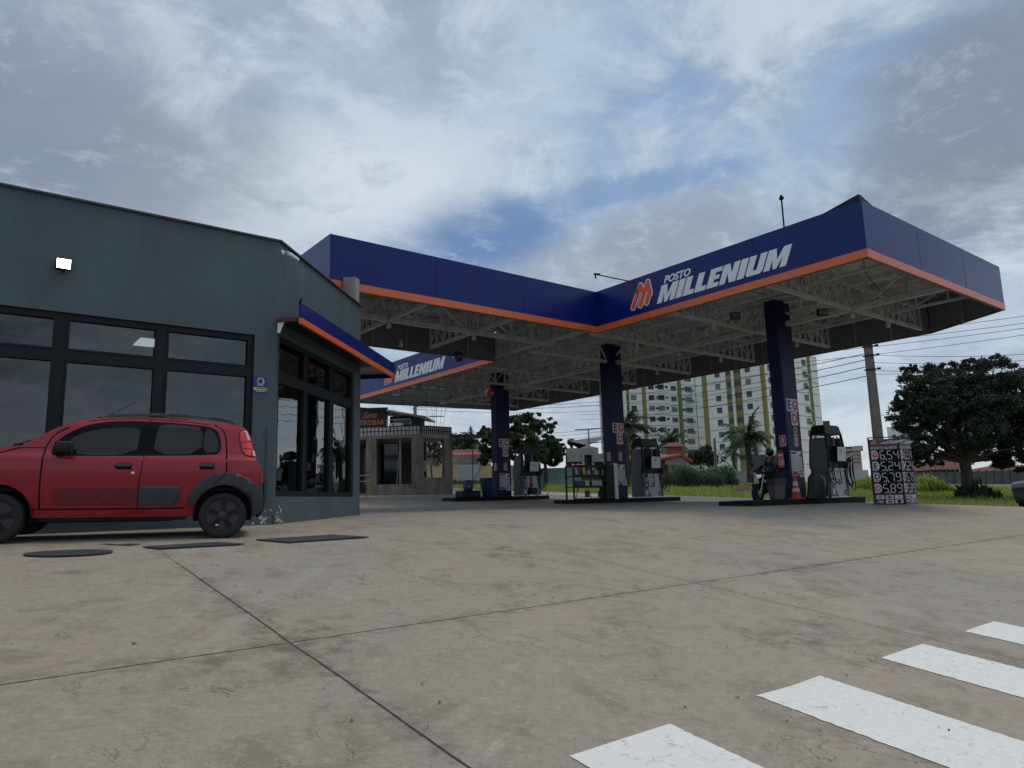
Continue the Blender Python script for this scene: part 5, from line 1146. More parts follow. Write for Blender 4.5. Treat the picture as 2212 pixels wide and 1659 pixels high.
# ------------------------------------------------------------------ motorcycle and rider
mp = uv(4.72, -2.2); mc = gp(mp.x, mp.y)
bike = thing('motorcycle', 'black motorcycle with its rider waiting behind the rubbish bin', 'motorcycle', mc, math.atan2(D1.y, D1.x))
WB = 1.30
for x in (0, WB):
    wn = bpy.data.objects.new('wheel', None); COL.objects.link(wn); wn.parent = bike; WM[wn.name] = WM[bike.name]
    wd = .055 if x == 0 else .07
    mb = MB(); n = 36; mb.tube([(x+.26*math.cos(2*math.pi*k/n), 0, .31+.26*math.sin(2*math.pi*k/n)) for k in range(n+1)], wd, 8, cap=False); mb.build('tyre', MT['rubber'], wn, smooth=60)
    mb = MB(); mb.lathe([(.215, -.02), (.225, 0), (.215, .02)], (x, 0, .31), (0, 1, 0), 28)
    for k in range(5):
        a = 2*math.pi*k/5; mb.beam((x, 0, .31), (x+.21*math.cos(a), 0, .31+.21*math.sin(a)), .03, .035, up=V((0, 1, 0)))
    mb.lathe([(.04, -.05), (.04, .05)], (x, 0, .31), (0, 1, 0), 14); mb.build('rim', MT['rim'], wn)
    mb = MB(); mb.lathe([(.11, -.012), (.11, .012)], (x, -.06, .31), (0, 1, 0), 20); mb.build('brake_disc', MT['chrome'], wn)
for y in (-.09, .09):
    mb = MB(); mb.tube([(0, y, .31), (.20, y, .75), (.27, y, .95)], [.025, .022, .02], 10); mb.build('fork', MT['chrome'], bike, smooth=50)
mb = MB(); n = 10
for k in range(n):
    a, b = R(35+100*k/n), R(35+100*(k+1)/n); mb.add([(.33*math.cos(a), -.06, .31+.33*math.sin(a)), (.33*math.cos(a), .06, .31+.33*math.sin(a)), (.33*math.cos(b), .06, .31+.33*math.sin(b)), (.33*math.cos(b), -.06, .31+.33*math.sin(b))], [(0, 1, 2, 3)])
q = mb.build('front_mudguard', MT['pumpk'], bike, recalc=False); s_ = q.modifiers.new('t', 'SOLIDIFY'); s_.thickness = .01
mb = MB(); mb.lathe([(.02, -.08), (.08, -.05), (.10, 0), (.095, .01)], (.16, 0, .90), (-1, 0, .1), 18); mb.v = [V(v) for v in mb.v]; mb.lathe([(.095, .0), (.10, .03)], (.17, 0, .90), (-1, 0, .1), 18); hl = mb.build('headlight', MT['chrome'], bike, smooth=50)
mb = MB(); mb.box((.18, 0, 1.0), (.10, .22, .16)); mb.build('headlight_cowl', MT['pumpk'], bike, bevel=.03)
mb = MB(); mb.tube([(.50, -.38, 1.02), (.36, -.30, 1.06), (.30, -.08, 1.0), (.30, .08, 1.0), (.36, .30, 1.06), (.50, .38, 1.02)], .014, 8); mb.build('handlebar', MT['pumpk'], bike, smooth=60)
for y in (-.33, .33):
    mb = MB(); mb.tube([(.36, y*.85, 1.05), (.33, y, 1.24)], .008, 6); mb.lathe([(.02, -.015), (.055, -.01), (.06, .01), (.02, .02)], (.33, y*1.05, 1.27), (1, 0, 0), 14); mb.build('mirror', MT['pumpk'], bike)
    mb = MB(); mb.tube([(.2, y*.45, .86), (.2, y*.62, .86)], .02, 8); mb.build('indicator', MT['coneo'], bike)
mb = MB(); vs = []
prof = [(.30, .08, .78, .95), (.42, .14, .76, 1.02), (.58, .15, .76, 1.03), (.72, .12, .76, .95), (.80, .09, .76, .86)]
for (x, h, z0, z1) in prof:
    for k in range(12): a = 2*math.pi*k/12; vs.append((x, h*math.cos(a), (z0+z1)/2+(z1-z0)/2*math.sin(a)))
mb.add(vs, [(i*12+k, i*12+(k+1) % 12, (i+1)*12+(k+1) % 12, (i+1)*12+k) for i in range(4) for k in range(12)]+[tuple(range(12)), tuple(48+k for k in range(12))]); mb.build('fuel_tank', MT['pumpk'], bike, smooth=60)
mb = MB(); mb.box((.98, 0, .82), (.55, .24, .09)); mb.box((1.25, 0, .88), (.3, .18, .08)); mb.build('seat', MT['blackcloth'], bike, bevel=.03)
mb = MB(); mb.box((.58, 0, .50), (.34, .26, .34)); mb.lathe([(.09, -.17), (.09, .17)], (.62, 0, .42), (0, 1, 0), 16); mb.beam((.30, 0, .92), (.45, 0, .32), .06); mb.beam((.45, 0, .34), (.8, 0, .36), .06); mb.beam((.8, 0, .4), (.78, 0, .85), .05); mb.build('engine', MT['pumpk'], bike, bevel=.015)
mb = MB(); mb.tube([(.45, -.12, .40), (.5, -.16, .26), (.9, -.17, .30), (1.45, -.18, .42)], [.02, .025, .04, .05], 10); mb.build('exhaust', MT['chrome'], bike, smooth=50)
for y in (-.1, .1): mb = MB(); mb.beam((.8, y, .36), (WB, y, .31), .035, .05); mb.build('swing_arm', MT['pumpk'], bike)
mb = MB(); mb.beam((1.3, 0, .85), (1.62, 0, .80), .14, .03); mb.box((1.6, 0, .76), (.03, .16, .08)); mb.build('tail_unit', MT['tail'], bike, bevel=.01)
mb = MB(); mb.tube([(.62, -.15, .26), (.60, -.42, .0)], .012, 6); mb.tube([(.55, -.12, .28), (.55, -.34, .28)], .015, 6); mb.tube([(.55, .12, .28), (.55, .34, .28)], .015, 6); mb.build('foot_rest', MT['chrome'], bike)
# --- rider: one skinned body, clothes and helmet as parts
rid = thing('person', 'seated motorcycle rider in grey shirt, black backpack straps and dark open helmet', 'person', mc, math.atan2(D1.y, D1.x))
def skinned(name, verts, edges, radii, m, parent, root=0, sub=2):
    me = bpy.data.meshes.new(name); me.from_pydata([tuple(v) for v in verts], edges, []); o = link(name, me, parent)
    sk = o.modifiers.new('skin', 'SKIN'); sk.use_smooth_shade = True
    for i, r_ in enumerate(radii): me.skin_vertices[0].data[i].radius = (r_, r_) if not isinstance(r_, tuple) else r_
    for d in me.skin_vertices[0].data: d.use_root = False
    me.skin_vertices[0].data[root].use_root = True
    ss = o.modifiers.new('sub', 'SUBSURF'); ss.levels = sub; ss.render_levels = sub
    dg = bpy.context.evaluated_depsgraph_get(); dg.update(); m2 = bpy.data.meshes.new_from_object(o.evaluated_get(dg)); o.modifiers.clear(); o.data = m2; m2.name = name
    m2.materials.clear(); m2.materials.append(m); m2.shade_smooth(); return o
# rider's chest turned a little towards the camera side (-y local)
T = [(1.0, 0, .92), (.97, -.01, 1.08), (.92, -.02, 1.28), (.90, -.02, 1.42), (.885, -.02, 1.50), (.87, -.02, 1.60), (.86, -.02, 1.70)]
E_ = [(i, i+1) for i in range(6)]; Rr_ = [(.165, .17), (.16, .185), (.16, .19), (.13, .15), (.065, .065), (.085, .08), (.08, .085)]
verts = list(T); edges = list(E_); rad = list(Rr_)
def chain(start, pts, rs):
    pr = start
    for p, r_ in zip(pts, rs): verts.append(p); rad.append(r_); edges.append((pr, len(verts)-1)); pr = len(verts)-1
    return pr
HANDS = []
for s in (-1, 1):
    h = chain(3, [(.90, s*.19, 1.40), (.80, s*.30, 1.18), (.60, s*.34, 1.08), (.535, s*.355, 1.055)], [.075, .055, .042, .033])
    chain(0, [(.92, s*.12, .90), (.58, s*.22, .82), (.66, s*.22, .42), (.62, s*.24, .33)], [.115, .085, .06, .045]); 
body = skinned('body', verts, edges, rad, MT['skin'], rid)
# clothing
def cloth(name, pts, edges_, rs, m): return skinned(name, pts, edges_, rs, m, rid)
q = cloth('shirt', [T[0], T[1], T[2], T[3], (.90, -.19, 1.405), (.83, -.27, 1.26), (.90, .19, 1.405), (.83, .27, 1.26), (.887, -.02, 1.47)], [(0, 1), (1, 2), (2, 3), (3, 4), (4, 5), (3, 6), (6, 7), (3, 8)], [(.185, .19), (.178, .205), (.178, .21), (.15, .17), .095, .082, .095, .082, (.085, .09)], MT['shirt'])
q = cloth('trousers', [(1.0, 0, .88)]+[(.92, s*.12, .90) for s in (-1, 1)]+[(.58, s*.22, .82) for s in (-1, 1)]+[(.66, s*.22, .42) for s in (-1, 1)], [(0, 1), (0, 2), (1, 3), (2, 4), (3, 5), (4, 6)], [(.17, .18), .135, .135, .105, .105, .08, .08], MT['blackcloth'])
for s in (-1, 1):
    q = cloth('sleeve', [(.83, s*.27, 1.24), (.79, s*.31, 1.17), (.60, s*.34, 1.08), (.555, s*.35, 1.06)], [(0, 1), (1, 2), (2, 3)], [.062, .064, .052, .042], MT['blackcloth'])
    # gloved hand: palm and five fingers curling round the grip
    hv = [(.545, s*.352, 1.055), (.50, s*.36, 1.05), (.485, s*.36, 1.052)]; hr = [.03, .034, .03]; he = [(0, 1), (1, 2)]
    for k, (dy, l) in enumerate(((-.033, .034), (-.011, .04), (.011, .038), (.032, .03))):
        b0 = len(hv); y0 = s*.36+dy; hv += [(.470, y0, 1.065), (.462-l*.4, y0, 1.045), (.475-l*.2, y0, 1.02), (.495, y0, 1.015)]; hr += [.011, .010, .009, .008]; he += [(2, b0), (b0, b0+1), (b0+1, b0+2), (b0+2, b0+3)]
    b0 = len(hv); hv += [(.505, s*.36-s*.045, 1.045), (.485, s*.36-s*.055, 1.025), (.480, s*.36-s*.035, 1.008)]; hr += [.013, .011, .009]; he += [(1, b0), (b0, b0+1), (b0+1, b0+2)]
    cloth('glove', hv, he, hr, MT['blackcloth'])
    mb = MB(); vs = []; pr_ = [(.74, .05), (.66, .052), (.60, .048), (.52, .045), (.46, .03)]
    for x, h in pr_: vs += [(x, s*.24-h, .0+.27), (x, s*.24+h, .27), (x, s*.24+h*.8, .27+(.12 if x > .62 else .07 if x > .5 else .04)), (x, s*.24-h*.8, .27+(.12 if x > .62 else .07 if x > .5 else .04))]
    mb.add(vs, [(0, 1, 2, 3), (16, 17, 18, 19)]+[(4*i+k, 4*i+(k+1) % 4, 4*i+4+(k+1) % 4, 4*i+4+k) for i in range(4) for k in range(4)]); mb.build('shoe', MT['pumpk'], rid, bevel=.015)
    # straps of the backpack
    mb = MB(); mb.tube([(.99, s*.13-.02, 1.47), (.86, s*.125-.02, 1.50), (.745, s*.11-.02, 1.38), (.715, s*.10-.02, 1.2), (.76, s*.16-.02, 1.06), (.9, s*.20, 1.0)], .026, 8); mb.build('backpack_strap', MT['blackcloth'], rid, smooth=60)
mb = MB(); mb.tube([(.715, -.12, 1.30), (.705, .0, 1.31), (.715, .09, 1.30)], .018, 6); mb.build('chest_strap', MT['blackcloth'], rid)
mb = MB(); mb.box((1.22, 0, 1.22), (.2, .32, .46)); mb.build('backpack', MT['blackcloth'], rid, bevel=.05)
mb = MB(); mb.prism([(-.06, -.02), (.0, .05), (.05, .06), (.02, -.01), (-.02, -.05)], (.725, -.02, 1.22), V((0, -1, 0)), UP, V((-.01, 0, 0))); mb.build('shirt_print', MT['pumpk'], rid)
hc = V((.86, -.02, 1.675))
mb = MB(); mb.lathe([(.001, -1)]+[(math.cos(R(x)), math.sin(R(x))) for x in range(-60, 90, 12)]+[(.001, 1)], (0, 0, 0), UP, 28); mb.v = [hc+V((a.x*.15, a.y*.135, a.z*.155)) for a in mb.v]; hm = mb.build('helmet', MT['helmet'], rid, smooth=80)
mb = MB(); vs = []
for j in range(7):
    for k in range(13):
        a = R(-75+150*k/12); e = R(-38+58*j/6); vs.append(hc+V((-.158*math.cos(a)*math.cos(e), .143*math.sin(a)*math.cos(e), .16*math.sin(e)-.005)))
mb.add(vs, [(j*13+k, j*13+k+1, (j+1)*13+k+1, (j+1)*13+k) for j in range(6) for k in range(12)]); mb.build('visor', MT['carglass'], hm, smooth=80, recalc=False)
for s in (-1, 1):
    mb = MB(); vs = []
    for j in range(6):
        for k in range(5):
            a = s*R(28+42*k/4); e = R(22+58*j/5); vs.append(hc+V((-.1545*math.cos(a)*math.cos(e), .1395*math.sin(a)*math.cos(e), .1595*math.sin(e))))
    mb.add(vs, [(j*5+k, j*5+k+1, (j+1)*5+k+1, (j+1)*5+k) for j in range(5) for k in range(4)]); mb.build('white_stripe', MT['helmw'], hm, smooth=80, recalc=False)
# ------------------------------------------------------------------ pixel helpers for the zoomed survey views
q5 = lambda X, Y: zf(X, Y, 2200, 1300, 2.328)
q6 = lambda X, Y: zf(X, Y, 1650, 1450, 3.318)
q7 = lambda X, Y: zf(X, Y, 2050, 1500, 3.687)
q9 = lambda X, Y: zf(X, Y, 3150, 1250, 2.37)
qb = lambda X, Y: zf(X, Y, 1250, 1450, 2.765)
def A3(f, X, Y, D): x, y = f(X, Y); return at(x, y, D)
def extrude_px(mb, f, pts, D, depth, dirv=V((0, 1, 0))):   # outline at distance D, real depth behind it
    P = [A3(f, X, Y, D) for X, Y in pts]; O = V((0, P[0].y, 0)); mb.prism([(p.x, p.z) for p in P], O, V((1, 0, 0)), UP, dirv*depth)
# ------------------------------------------------------------------ bar building
B0 = at(909, 1070, 39.0); bz = gz(B0.x, B0.y)
BX = V((math.cos(R(-4)), math.sin(R(-4)), 0)); BY = V((-BX.y, BX.x, 0))        # along the front (to the right) and away
B0 = V((B0.x, B0.y, 0)); BR = V((math.sin(R(47)), math.cos(R(47)), 0)); BRN = V((BR.y, -BR.x, 0))
bar = thing('bar_building', 'unfinished grey bar building with glass-block band and open window holes beyond the shop', 'building', (B0.x, B0.y, bz))
def bf(a, z, o=0): return B0+BX*a-BY*o+UP*z
def br(a, z, o=0): return B0+BR*a+BRN*o+UP*z
def bslab(F, X, Nn, a0, a1, z0, z1, th, m, name, par=None, bevel=0):
    mb = MB(); mb.box((F(a0, z0, 0)+F(a1, z1, 0))/2-Nn*th/2, (abs(a1-a0), th, abs(z1-z0)), (X, Nn, UP)); return mb.build(name, m, par or bar, world=True, bevel=bevel)
def zat(px, py, F, Y=39.0): return at(px, py, Y).z
zs1 = zat(850, 1046, None); zb0 = zat(860, 946, None); zbt = zat(860, 925.5, None); zb00 = zat(860, 920, None)
w_b = BX; NB = -BY
bslab(bf, BX, NB, -3.02, 0, bz-.6, zs1, .25, MT['stained'], 'sill_wall')
for a0, a1 in ((-3.02, -2.45), (-.50, -.0)): bslab(bf, BX, NB, a0, a1, zs1-.002, zb0, .26, MT['stained'], 'wall_pier')
bslab(bf, BX, NB, -9, -4.2, bz-.6, zs1+.0, .25, MT['stained'], 'sill_wall'); bslab(bf, BX, NB, -9.0, -6.0, zs1, zb0, .25, MT['stained'], 'wall_pier')
RL = 2.2
bslab(br, BR, BRN, .0, RL, bz-.6, zs1+.32, .25, MT['stained'], 'sill_wall'); bslab(br, BR, BRN, RL-.55, RL, zs1+.32, zb0, .26, MT['stained'], 'wall_pier'); bslab(br, BR, BRN, .0, .22, zs1+.32, zb0, .24, MT['stained'], 'wall_pier')
# glass block band
def band(F, X, Nn, a0, a1, nblk, z0, z1):
    mb = MB(); mb.box((F(a0, z0)+F(a1, z1))/2-Nn*.14, (abs(a1-a0), .10, z1-z0), (X, Nn, UP)); g = mb.build('glass_block_band', MT['glassblock'], bar, world=True)
    mb = MB()
    for k in range(nblk+1):
        a = a0+(a1-a0)*k/nblk; mb.box((F(a, z0)+F(a, z1))/2-Nn*.07, (.022, .05, z1-z0), (X, Nn, UP))
    for z in (z0, z0+(z1-z0)*.62, z1): mb.box((F(a0, z)+F(a1, z))/2-Nn*.068, (abs(a1-a0), .055, .03), (X, Nn, UP))
    mb.build('block_joints', MT['dark'], g, world=True)
band(bf, BX, NB, -9, 0, 42, zb0, zbt+.14); band(br, BR, BRN, .02, RL, 15, zb0, zbt+.14)
# slab over the ground floor, dark inside, inner things
P_ = [bf(-9, 0), bf(0, 0), br(RL, 0), br(RL, 0)+BY*1.2, bf(-9, 0, -5)]
mb = MB(); mb.prism([((p.x), (p.y)) for p in P_], (0, 0, zb0-.01), V((1, 0, 0)), V((0, 1, 0)), (0, 0, .2)); mb.build('floor_slab', MT['concrete'], bar, world=True)
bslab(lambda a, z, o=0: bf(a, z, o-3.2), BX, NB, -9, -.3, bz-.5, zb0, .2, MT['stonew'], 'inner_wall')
mb = MB(); mb.beam(bf(-1.15, zs1, -.12), bf(-1.15, zb0, -.12), .10); mb.beam(bf(-3.1, zs1, -.10), bf(-3.1, zs1+2.0, -.10), .03); mb.beam(bf(-1.35, zs1, -.15), bf(-1.18, zb0-.6, -.12), .04); mb.build('metal_post', MT['ribw'], bar, world=True)
mb = MB(); mb.box(bf(-1.95, (zs1+zb0)/2-.1, -.9), (1.0, .06, zb0-zs1-.3), (BX, BY, UP)); mb.build('dark_glass_door', MT['carglass'], bar, world=True)
# upper floor
zu = zbt+.16
sgz0, sgz1 = zu+.02, zat(840, 877, None)
t = thing('bar_sign', 'black board reading Santa ROBAR in orange above the glass-block band', 'sign', bf(-3.4, sgz0, -.3))
mb = MB(); mb.box((bf(-6.6, sgz0, -.4)+bf(-1.92, sgz1, -.4))/2, (4.68, .12, sgz1-sgz0), (BX, BY, UP)); mb.build('board', MT['signblack'], t, world=True)
text('Santa', .50, MT['copper'], t, bf(-3.30, sgz0+.50, -.33), BX, UP, 'lettering', bold=.006, shear=.42, depth=.03, sx=.72)
text('GASTROBAR', .36, MT['copper'], t, bf(-2.08, sgz0+.12, -.33), BX, UP, 'lettering', bold=.010, depth=.03, align='RIGHT', sx=1.02)
up0, up1 = bf(-2.6, 0, -.6), bf(-.2, 0, -.6)
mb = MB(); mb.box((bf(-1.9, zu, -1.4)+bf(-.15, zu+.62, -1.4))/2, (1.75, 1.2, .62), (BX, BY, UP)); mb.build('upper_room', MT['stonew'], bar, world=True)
mb = MB(); mb.box(bf(-1.15, zu+.35, -.78), (1.1, .03, .42), (BX, BY, UP)); mb.build('upper_window', MT['carglass'], bar, world=True)
mb = MB(); mb.add([bf(-6.8, zu+1.55, -.2), bf(-1.5, zu+.88, -.1), bf(-1.5, zu+.92, -3), bf(-6.8, zu+1.6, -3)], [(0, 1, 2, 3)]); rf = mb.build('upper_roof', MT['trim'], bar, world=True, recalc=False); s_ = rf.modifiers.new('t', 'SOLIDIFY'); s_.thickness = .12
mb = MB(); mb.add([bf(-1.86, zu+.92, .1), bf(.35, zu+.46, .1), bf(.3, zu+.5, -3), bf(-1.86, zu+.96, -3)], [(0, 1, 2, 3)]); rf = mb.build('upper_roof', MT['whitewall'], bar, world=True, recalc=False); s_ = rf.modifiers.new('t', 'SOLIDIFY'); s_.thickness = .09
mb = MB(); mb.beam(bf(-1.85, zu+.34, .02), bf(-.55, zu+.36, .02), .03); mb.beam(bf(-1.87, zu, .02), bf(-1.85, zu+.34, .02), .03); mb.beam(bf(-.55, zu, .02), bf(-.55, zu+.36, .02), .03); mb.build('balcony_rail', MT['white'], bar, world=True)
t = thing('air_conditioner', 'white air conditioner box on the bar balcony edge right of the sign', 'air conditioner', bf(-1.75, zu, -.1))
mb = MB(); mb.box(bf(-1.35, zu+.07, -.1), (.75, .35, .16), (BX, BY, UP)); mb.build('case', MT['white'], t, world=True, bevel=.02)
mb = MB(); mb.lathe([(.06, 0), (.06, .01)], bf(-1.5, zu+.07, .08), -BY, 16); mb.build('fan_grille', MT['inkgrey'], t, world=True)
# lean-to at the right of the band, rebar
mb = MB(); a_ = br(RL, zb0+.15); mb.box(a_+V((.9, .6, 0)), (2.0, 1.6, .10)); mb.box(a_+V((1.1, .6, -1.5)), (.05, .05, 2.8)); mb.build('lean_to', MT['stonew'], bar, world=True)
t = thing('rebar_bundle', 'thin upright reinforcing bars sticking up above the glass-block band', 'rebar', br(1.3, zu))
mb = MB()
for k in range(5): a = br(.9+.22*k, zu, -.3); mb.tube([a, a+UP*(1.0+.35*(k % 3))+BX*(.12*(k-2))], .012, 4)
mb.tube([br(1.2, zu, -.3), br(1.25, zu+2.0, -.3)], .012, 4); mb.beam(br(.85, zu+.55, -.3), br(1.85, zu+.62, -.3), .05); mb.build('bars', MT['wire'], t, world=True)
mb = MB(); a = br(1.5, zs1+.9, .1); mb.box(br(.32, zs1+.95, -.2), (.3, .25, .55), (BR, BRN, UP)); mb.build('meter_cabinet', MT['greyb'], bar, world=True)
# yellow trolley leaning by the bar
c = gpx(760, 33.5); t = thing('yellow_rack', 'yellow tube trolley loaded with dark panels by the bar wall', 'trolley', c, R(-6)); t.scale = (.74, .74, .74)
mb = MB(); mb.tube([(-1.3, 0, .12), (.95, 0, .12), (1.15, 0, .9), (1.28, 0, 1.55)], .035); mb.tube([(-1.3, 0, 1.1), (1.25, 0, 1.12)], .03); mb.tube([(-1.3, 0, 1.45), (1.3, 0, 1.5)], .03); mb.tube([(1.0, 0, .12), (1.0, 0, 0)], .04); mb.tube([(-.9, .5, .12), (1.0, .5, .12)], .035); mb.build('frame', MT['yellow'], t, smooth=40)
for k in range(5): mb = MB(); mb.beam((-.7+.22*k, .15, .2), (-1.0+.30*k, .25, 1.7), .05, .5); mb.build('dark_panel', MT['trim'], t)
# ------------------------------------------------------------------ foliage generators
def leaves_mesh(pts, nrm, size, aspect, col_parent, name, m, bend=0):
    n = len(pts); a = rng.normal(size=(n, 3)); a /= np.linalg.norm(a, axis=1)[:, None]
    b = rng.normal(size=(n, 3)); b -= a*(a*b).sum(1)[:, None]; b /= np.linalg.norm(b, axis=1)[:, None]
    s = size*rng.uniform(.6, 1.3, n)[:, None]; p = np.asarray(pts)
    v = np.stack([p-a*s, p+b*s*aspect, p+a*s, p-b*s*aspect], 1).reshape(-1, 3)
    me = bpy.data.meshes.new(name); me.vertices.add(4*n); me.vertices.foreach_set('co', v.astype(np.float32).ravel())
    me.loops.add(4*n); me.loops.foreach_set('vertex_index', np.arange(4*n, dtype=np.int32)); me.polygons.add(n)
    me.polygons.foreach_set('loop_start', np.arange(0, 4*n, 4, dtype=np.int32)); me.polygons.foreach_set('loop_total', np.full(n, 4, dtype=np.int32))
    me.update(calc_edges=True); me.materials.append(m); o = link(name, me, None); o.parent = col_parent; WM[o.name] = Matrix.Identity(4)
    return o
def tree(name, label, cat, base, blobs, nleaf, size, m, trunk_r=.2, lm_aspect=.45, group=None, trunk_h=None, clump=.34, bark=True):
    """blobs: list of (centre Vector world, radius, squash)"""
    t = thing(name, label, cat, base, 0, group); tot = sum(r**2 for _, r, _ in blobs); P = []
    for c, r, sq in blobs:
        n = int(nleaf*r*r/tot); nc = max(12, int(40*r)); cc = rng.normal(size=(nc, 3)); cc /= np.linalg.norm(cc, axis=1)[:, None]
        cc = cc*(rng.uniform(.35, 1.0, nc)**.6)[:, None]*r*np.array([1, 1, sq])
        cr = rng.uniform(.4, 1.2, nc)*clump*r
        k = rng.integers(0, nc, n); d = rng.normal(size=(n, 3))*.52*np.array([1.25, 1.25, .8])
        P.append(np.array(c)+cc[k]+d*cr[k][:, None])
    P = np.concatenate(P)-np.array(base); leaves_mesh(P, None, size, lm_aspect, t, 'crown', m)
    if bark:
        mb = MB(); top = sum((c for c, _, _ in blobs), V((0, 0, 0)))/len(blobs); fork = V(base)+(V((base[0], base[1], top.z))-V(base))*(trunk_h or .45)
        mb.tube([V((0, 0, -.3)), (fork-V(base))*.5+V((.06, .04, 0)), fork-V(base)], [trunk_r*1.25, trunk_r, trunk_r*.85], 10)
        for c, r, _ in blobs:
            e = c-V(base); f = fork-V(base); mid = f+(e-f)*.5+V((random.uniform(-.2, .2), random.uniform(-.2, .2), .15)); mb.tube([f, mid, e], [trunk_r*.42, trunk_r*.2, trunk_r*.04], 7)
        mb.build('trunk', MT['bark'], t, smooth=60)
    return t
def pb(f, X, Y, r, D, dj=0, sq=.9):                # blob centre from survey, radius in survey px
    k = {q5: 2.328, q6: 3.318, q7: 3.687, q9: 2.37}.get(f, 1); x, y = f(X, Y); Dd = D+dj; return (at(x, y, Dd), r/k/1.736/FPX*Dd, sq)
# big tree on the right
b = gpx(2094, 38); D = 38
bl = [pb(q9, 1150, 560, 290, D, 0), pb(q9, 760, 480, 210, D, -1), pb(q9, 640, 760, 190, D, 1), pb(q9, 700, 1000, 150, D, -1), pb(q9, 950, 380, 150, D, 1.5), pb(q9, 1380, 380, 200, D, -1.5), pb(q9, 1600, 560, 260, D, 0), pb(q9, 1500, 820, 240, D, 1.5), pb(q9, 1250, 880, 200, D, -2), pb(q9, 960, 800, 190, D, 2), pb(q9, 1400, 1050, 130, D, 1), pb(q9, 1850, 700, 300, D, 0), pb(q9, 1390, 240, 70, D, 0), pb(q9, 620, 350, 80, D, 0), pb(q9, 540, 600, 90, D, 1), pb(q9, 1700, 1000, 170, D, -1), pb(q9, 850, 1080, 110, D, 1), pb(q9, 1160, 280, 80, D, .5), pb(q9, 620, 1090, 85, D, 0), pb(q9, 720, 1140, 60, D, -1), pb(q9, 1450, 1130, 100, D, 1.5), pb(q9, 1620, 1140, 110, D, 2), pb(q9, 1000, 1000, 110, D, 2.5), pb(q9, 1040, 640, 220, D, 2), pb(q9, 860, 640, 180, D, -2), pb(q9, 1320, 640, 220, D, -2)]
tree('broadleaf_tree', 'big dark spreading tree on the grass right of the price banner', 'tree', b, bl, 170000, .085, LM['dark'], .30, .42, trunk_h=.45, clump=.22)
# leafy tree behind the far column, darker one beside it
b = gpx(1078, 47); D = 47
bl = [pb(q6, 575, 560, 95, D), pb(q6, 640, 760, 160, D, 1), pb(q6, 740, 620, 150, D, -1), pb(q6, 900, 470, 130, D, 0), pb(q6, 1060, 460, 140, D, 1), pb(q6, 1220, 500, 110, D, 0), pb(q6, 1370, 520, 75, D, .5), pb(q6, 1020, 660, 200, D, 0), pb(q6, 1190, 800, 150, D, 1), pb(q6, 540, 900, 90, D, 0), pb(q6, 880, 400, 60, D, -1), pb(q6, 1080, 360, 45, D, 0), pb(q6, 1235, 340, 28, D, 0), pb(q6, 1375, 410, 28, D, 0), pb(q6, 1440, 450, 22, D, 0), pb(q6, 800, 850, 130, D, 0)]
tree('broadleaf_tree', 'mid-green leafy tree behind the far blue column and its pump', 'tree', b, bl, 52000, .085, LM['mid'], .18, .55, clump=.22)
b = gpx(1180, 58); D = 58
bl = [pb(q6, 1370, 760, 150, D), pb(q6, 1470, 720, 95, D, 1), pb(q6, 1500, 820, 80, D, -1), pb(q6, 1300, 850, 130, D, 0), pb(q6, 1400, 900, 110, D, 1), pb(q6, 1330, 660, 90, D, 0)]
tree('broadleaf_tree', 'rounder very dark tree just right of the leafy tree, before the turquoise wall', 'tree', b, bl, 34000, .085, LM['hedge'], .16, .5, trunk_h=.6, clump=.24)
# far tree line on the left
for i, (X, Y, r_, lab) in enumerate(((110, 720, 65, 'small dark far tree beside the bar lean-to'), (190, 735, 55, 'low dark far tree above the red roof, left of the feather-headed palm'), (300, 740, 60, 'dark far tree right behind the old red roofs'))):
    x, y = q6(X, Y); D = 95; p = at(x, y, D); tree('far_tree', lab, 'tree', (p.x, p.y, gz(p.x, p.y)), [(p, r_/3.318/1.736/FPX*D, .8), (p+V((1.4, .5, .5)), r_/3.318/1.736/FPX*D*.7, .8)], 2600, .22, LM['hedge'], .15)
x, y = q6(130, 615); p = at(x, y, 80); tree('far_tree', 'flat-topped far tree seen over the bar lean-to roof', 'tree', (p.x, p.y, gz(p.x, p.y)), [(p+V((-.9, 0, 0)), 1.1, .35), (p+V((.9, 0, -.3)), 1.3, .35)], 1500, .16, LM['hedge'], .10)
# flowering shrub seen through the bar opening
x, y = zf(1985, 800, 900, 1400, 2.765); p = at(x, y, 47); tree('flowering_shrub', 'dark shrub with white blossom seen through the open side of the bar', 'shrub', gpx(x, 47), [(p, .95, 1.0), (p+V((.3, 0, .8)), .7, 1)], 2600, .09, LM['hedge'], .06)
bl_ = leaves_mesh(np.array([p+V((random.gauss(0, .6), -.6+random.uniform(-.3, .1), random.gauss(.3, .55))) for _ in range(130)])-np.array(gpx(x, 47)), None, .055, .8, bpy.data.objects['flowering_shrub'], 'blossom', MT['white'])
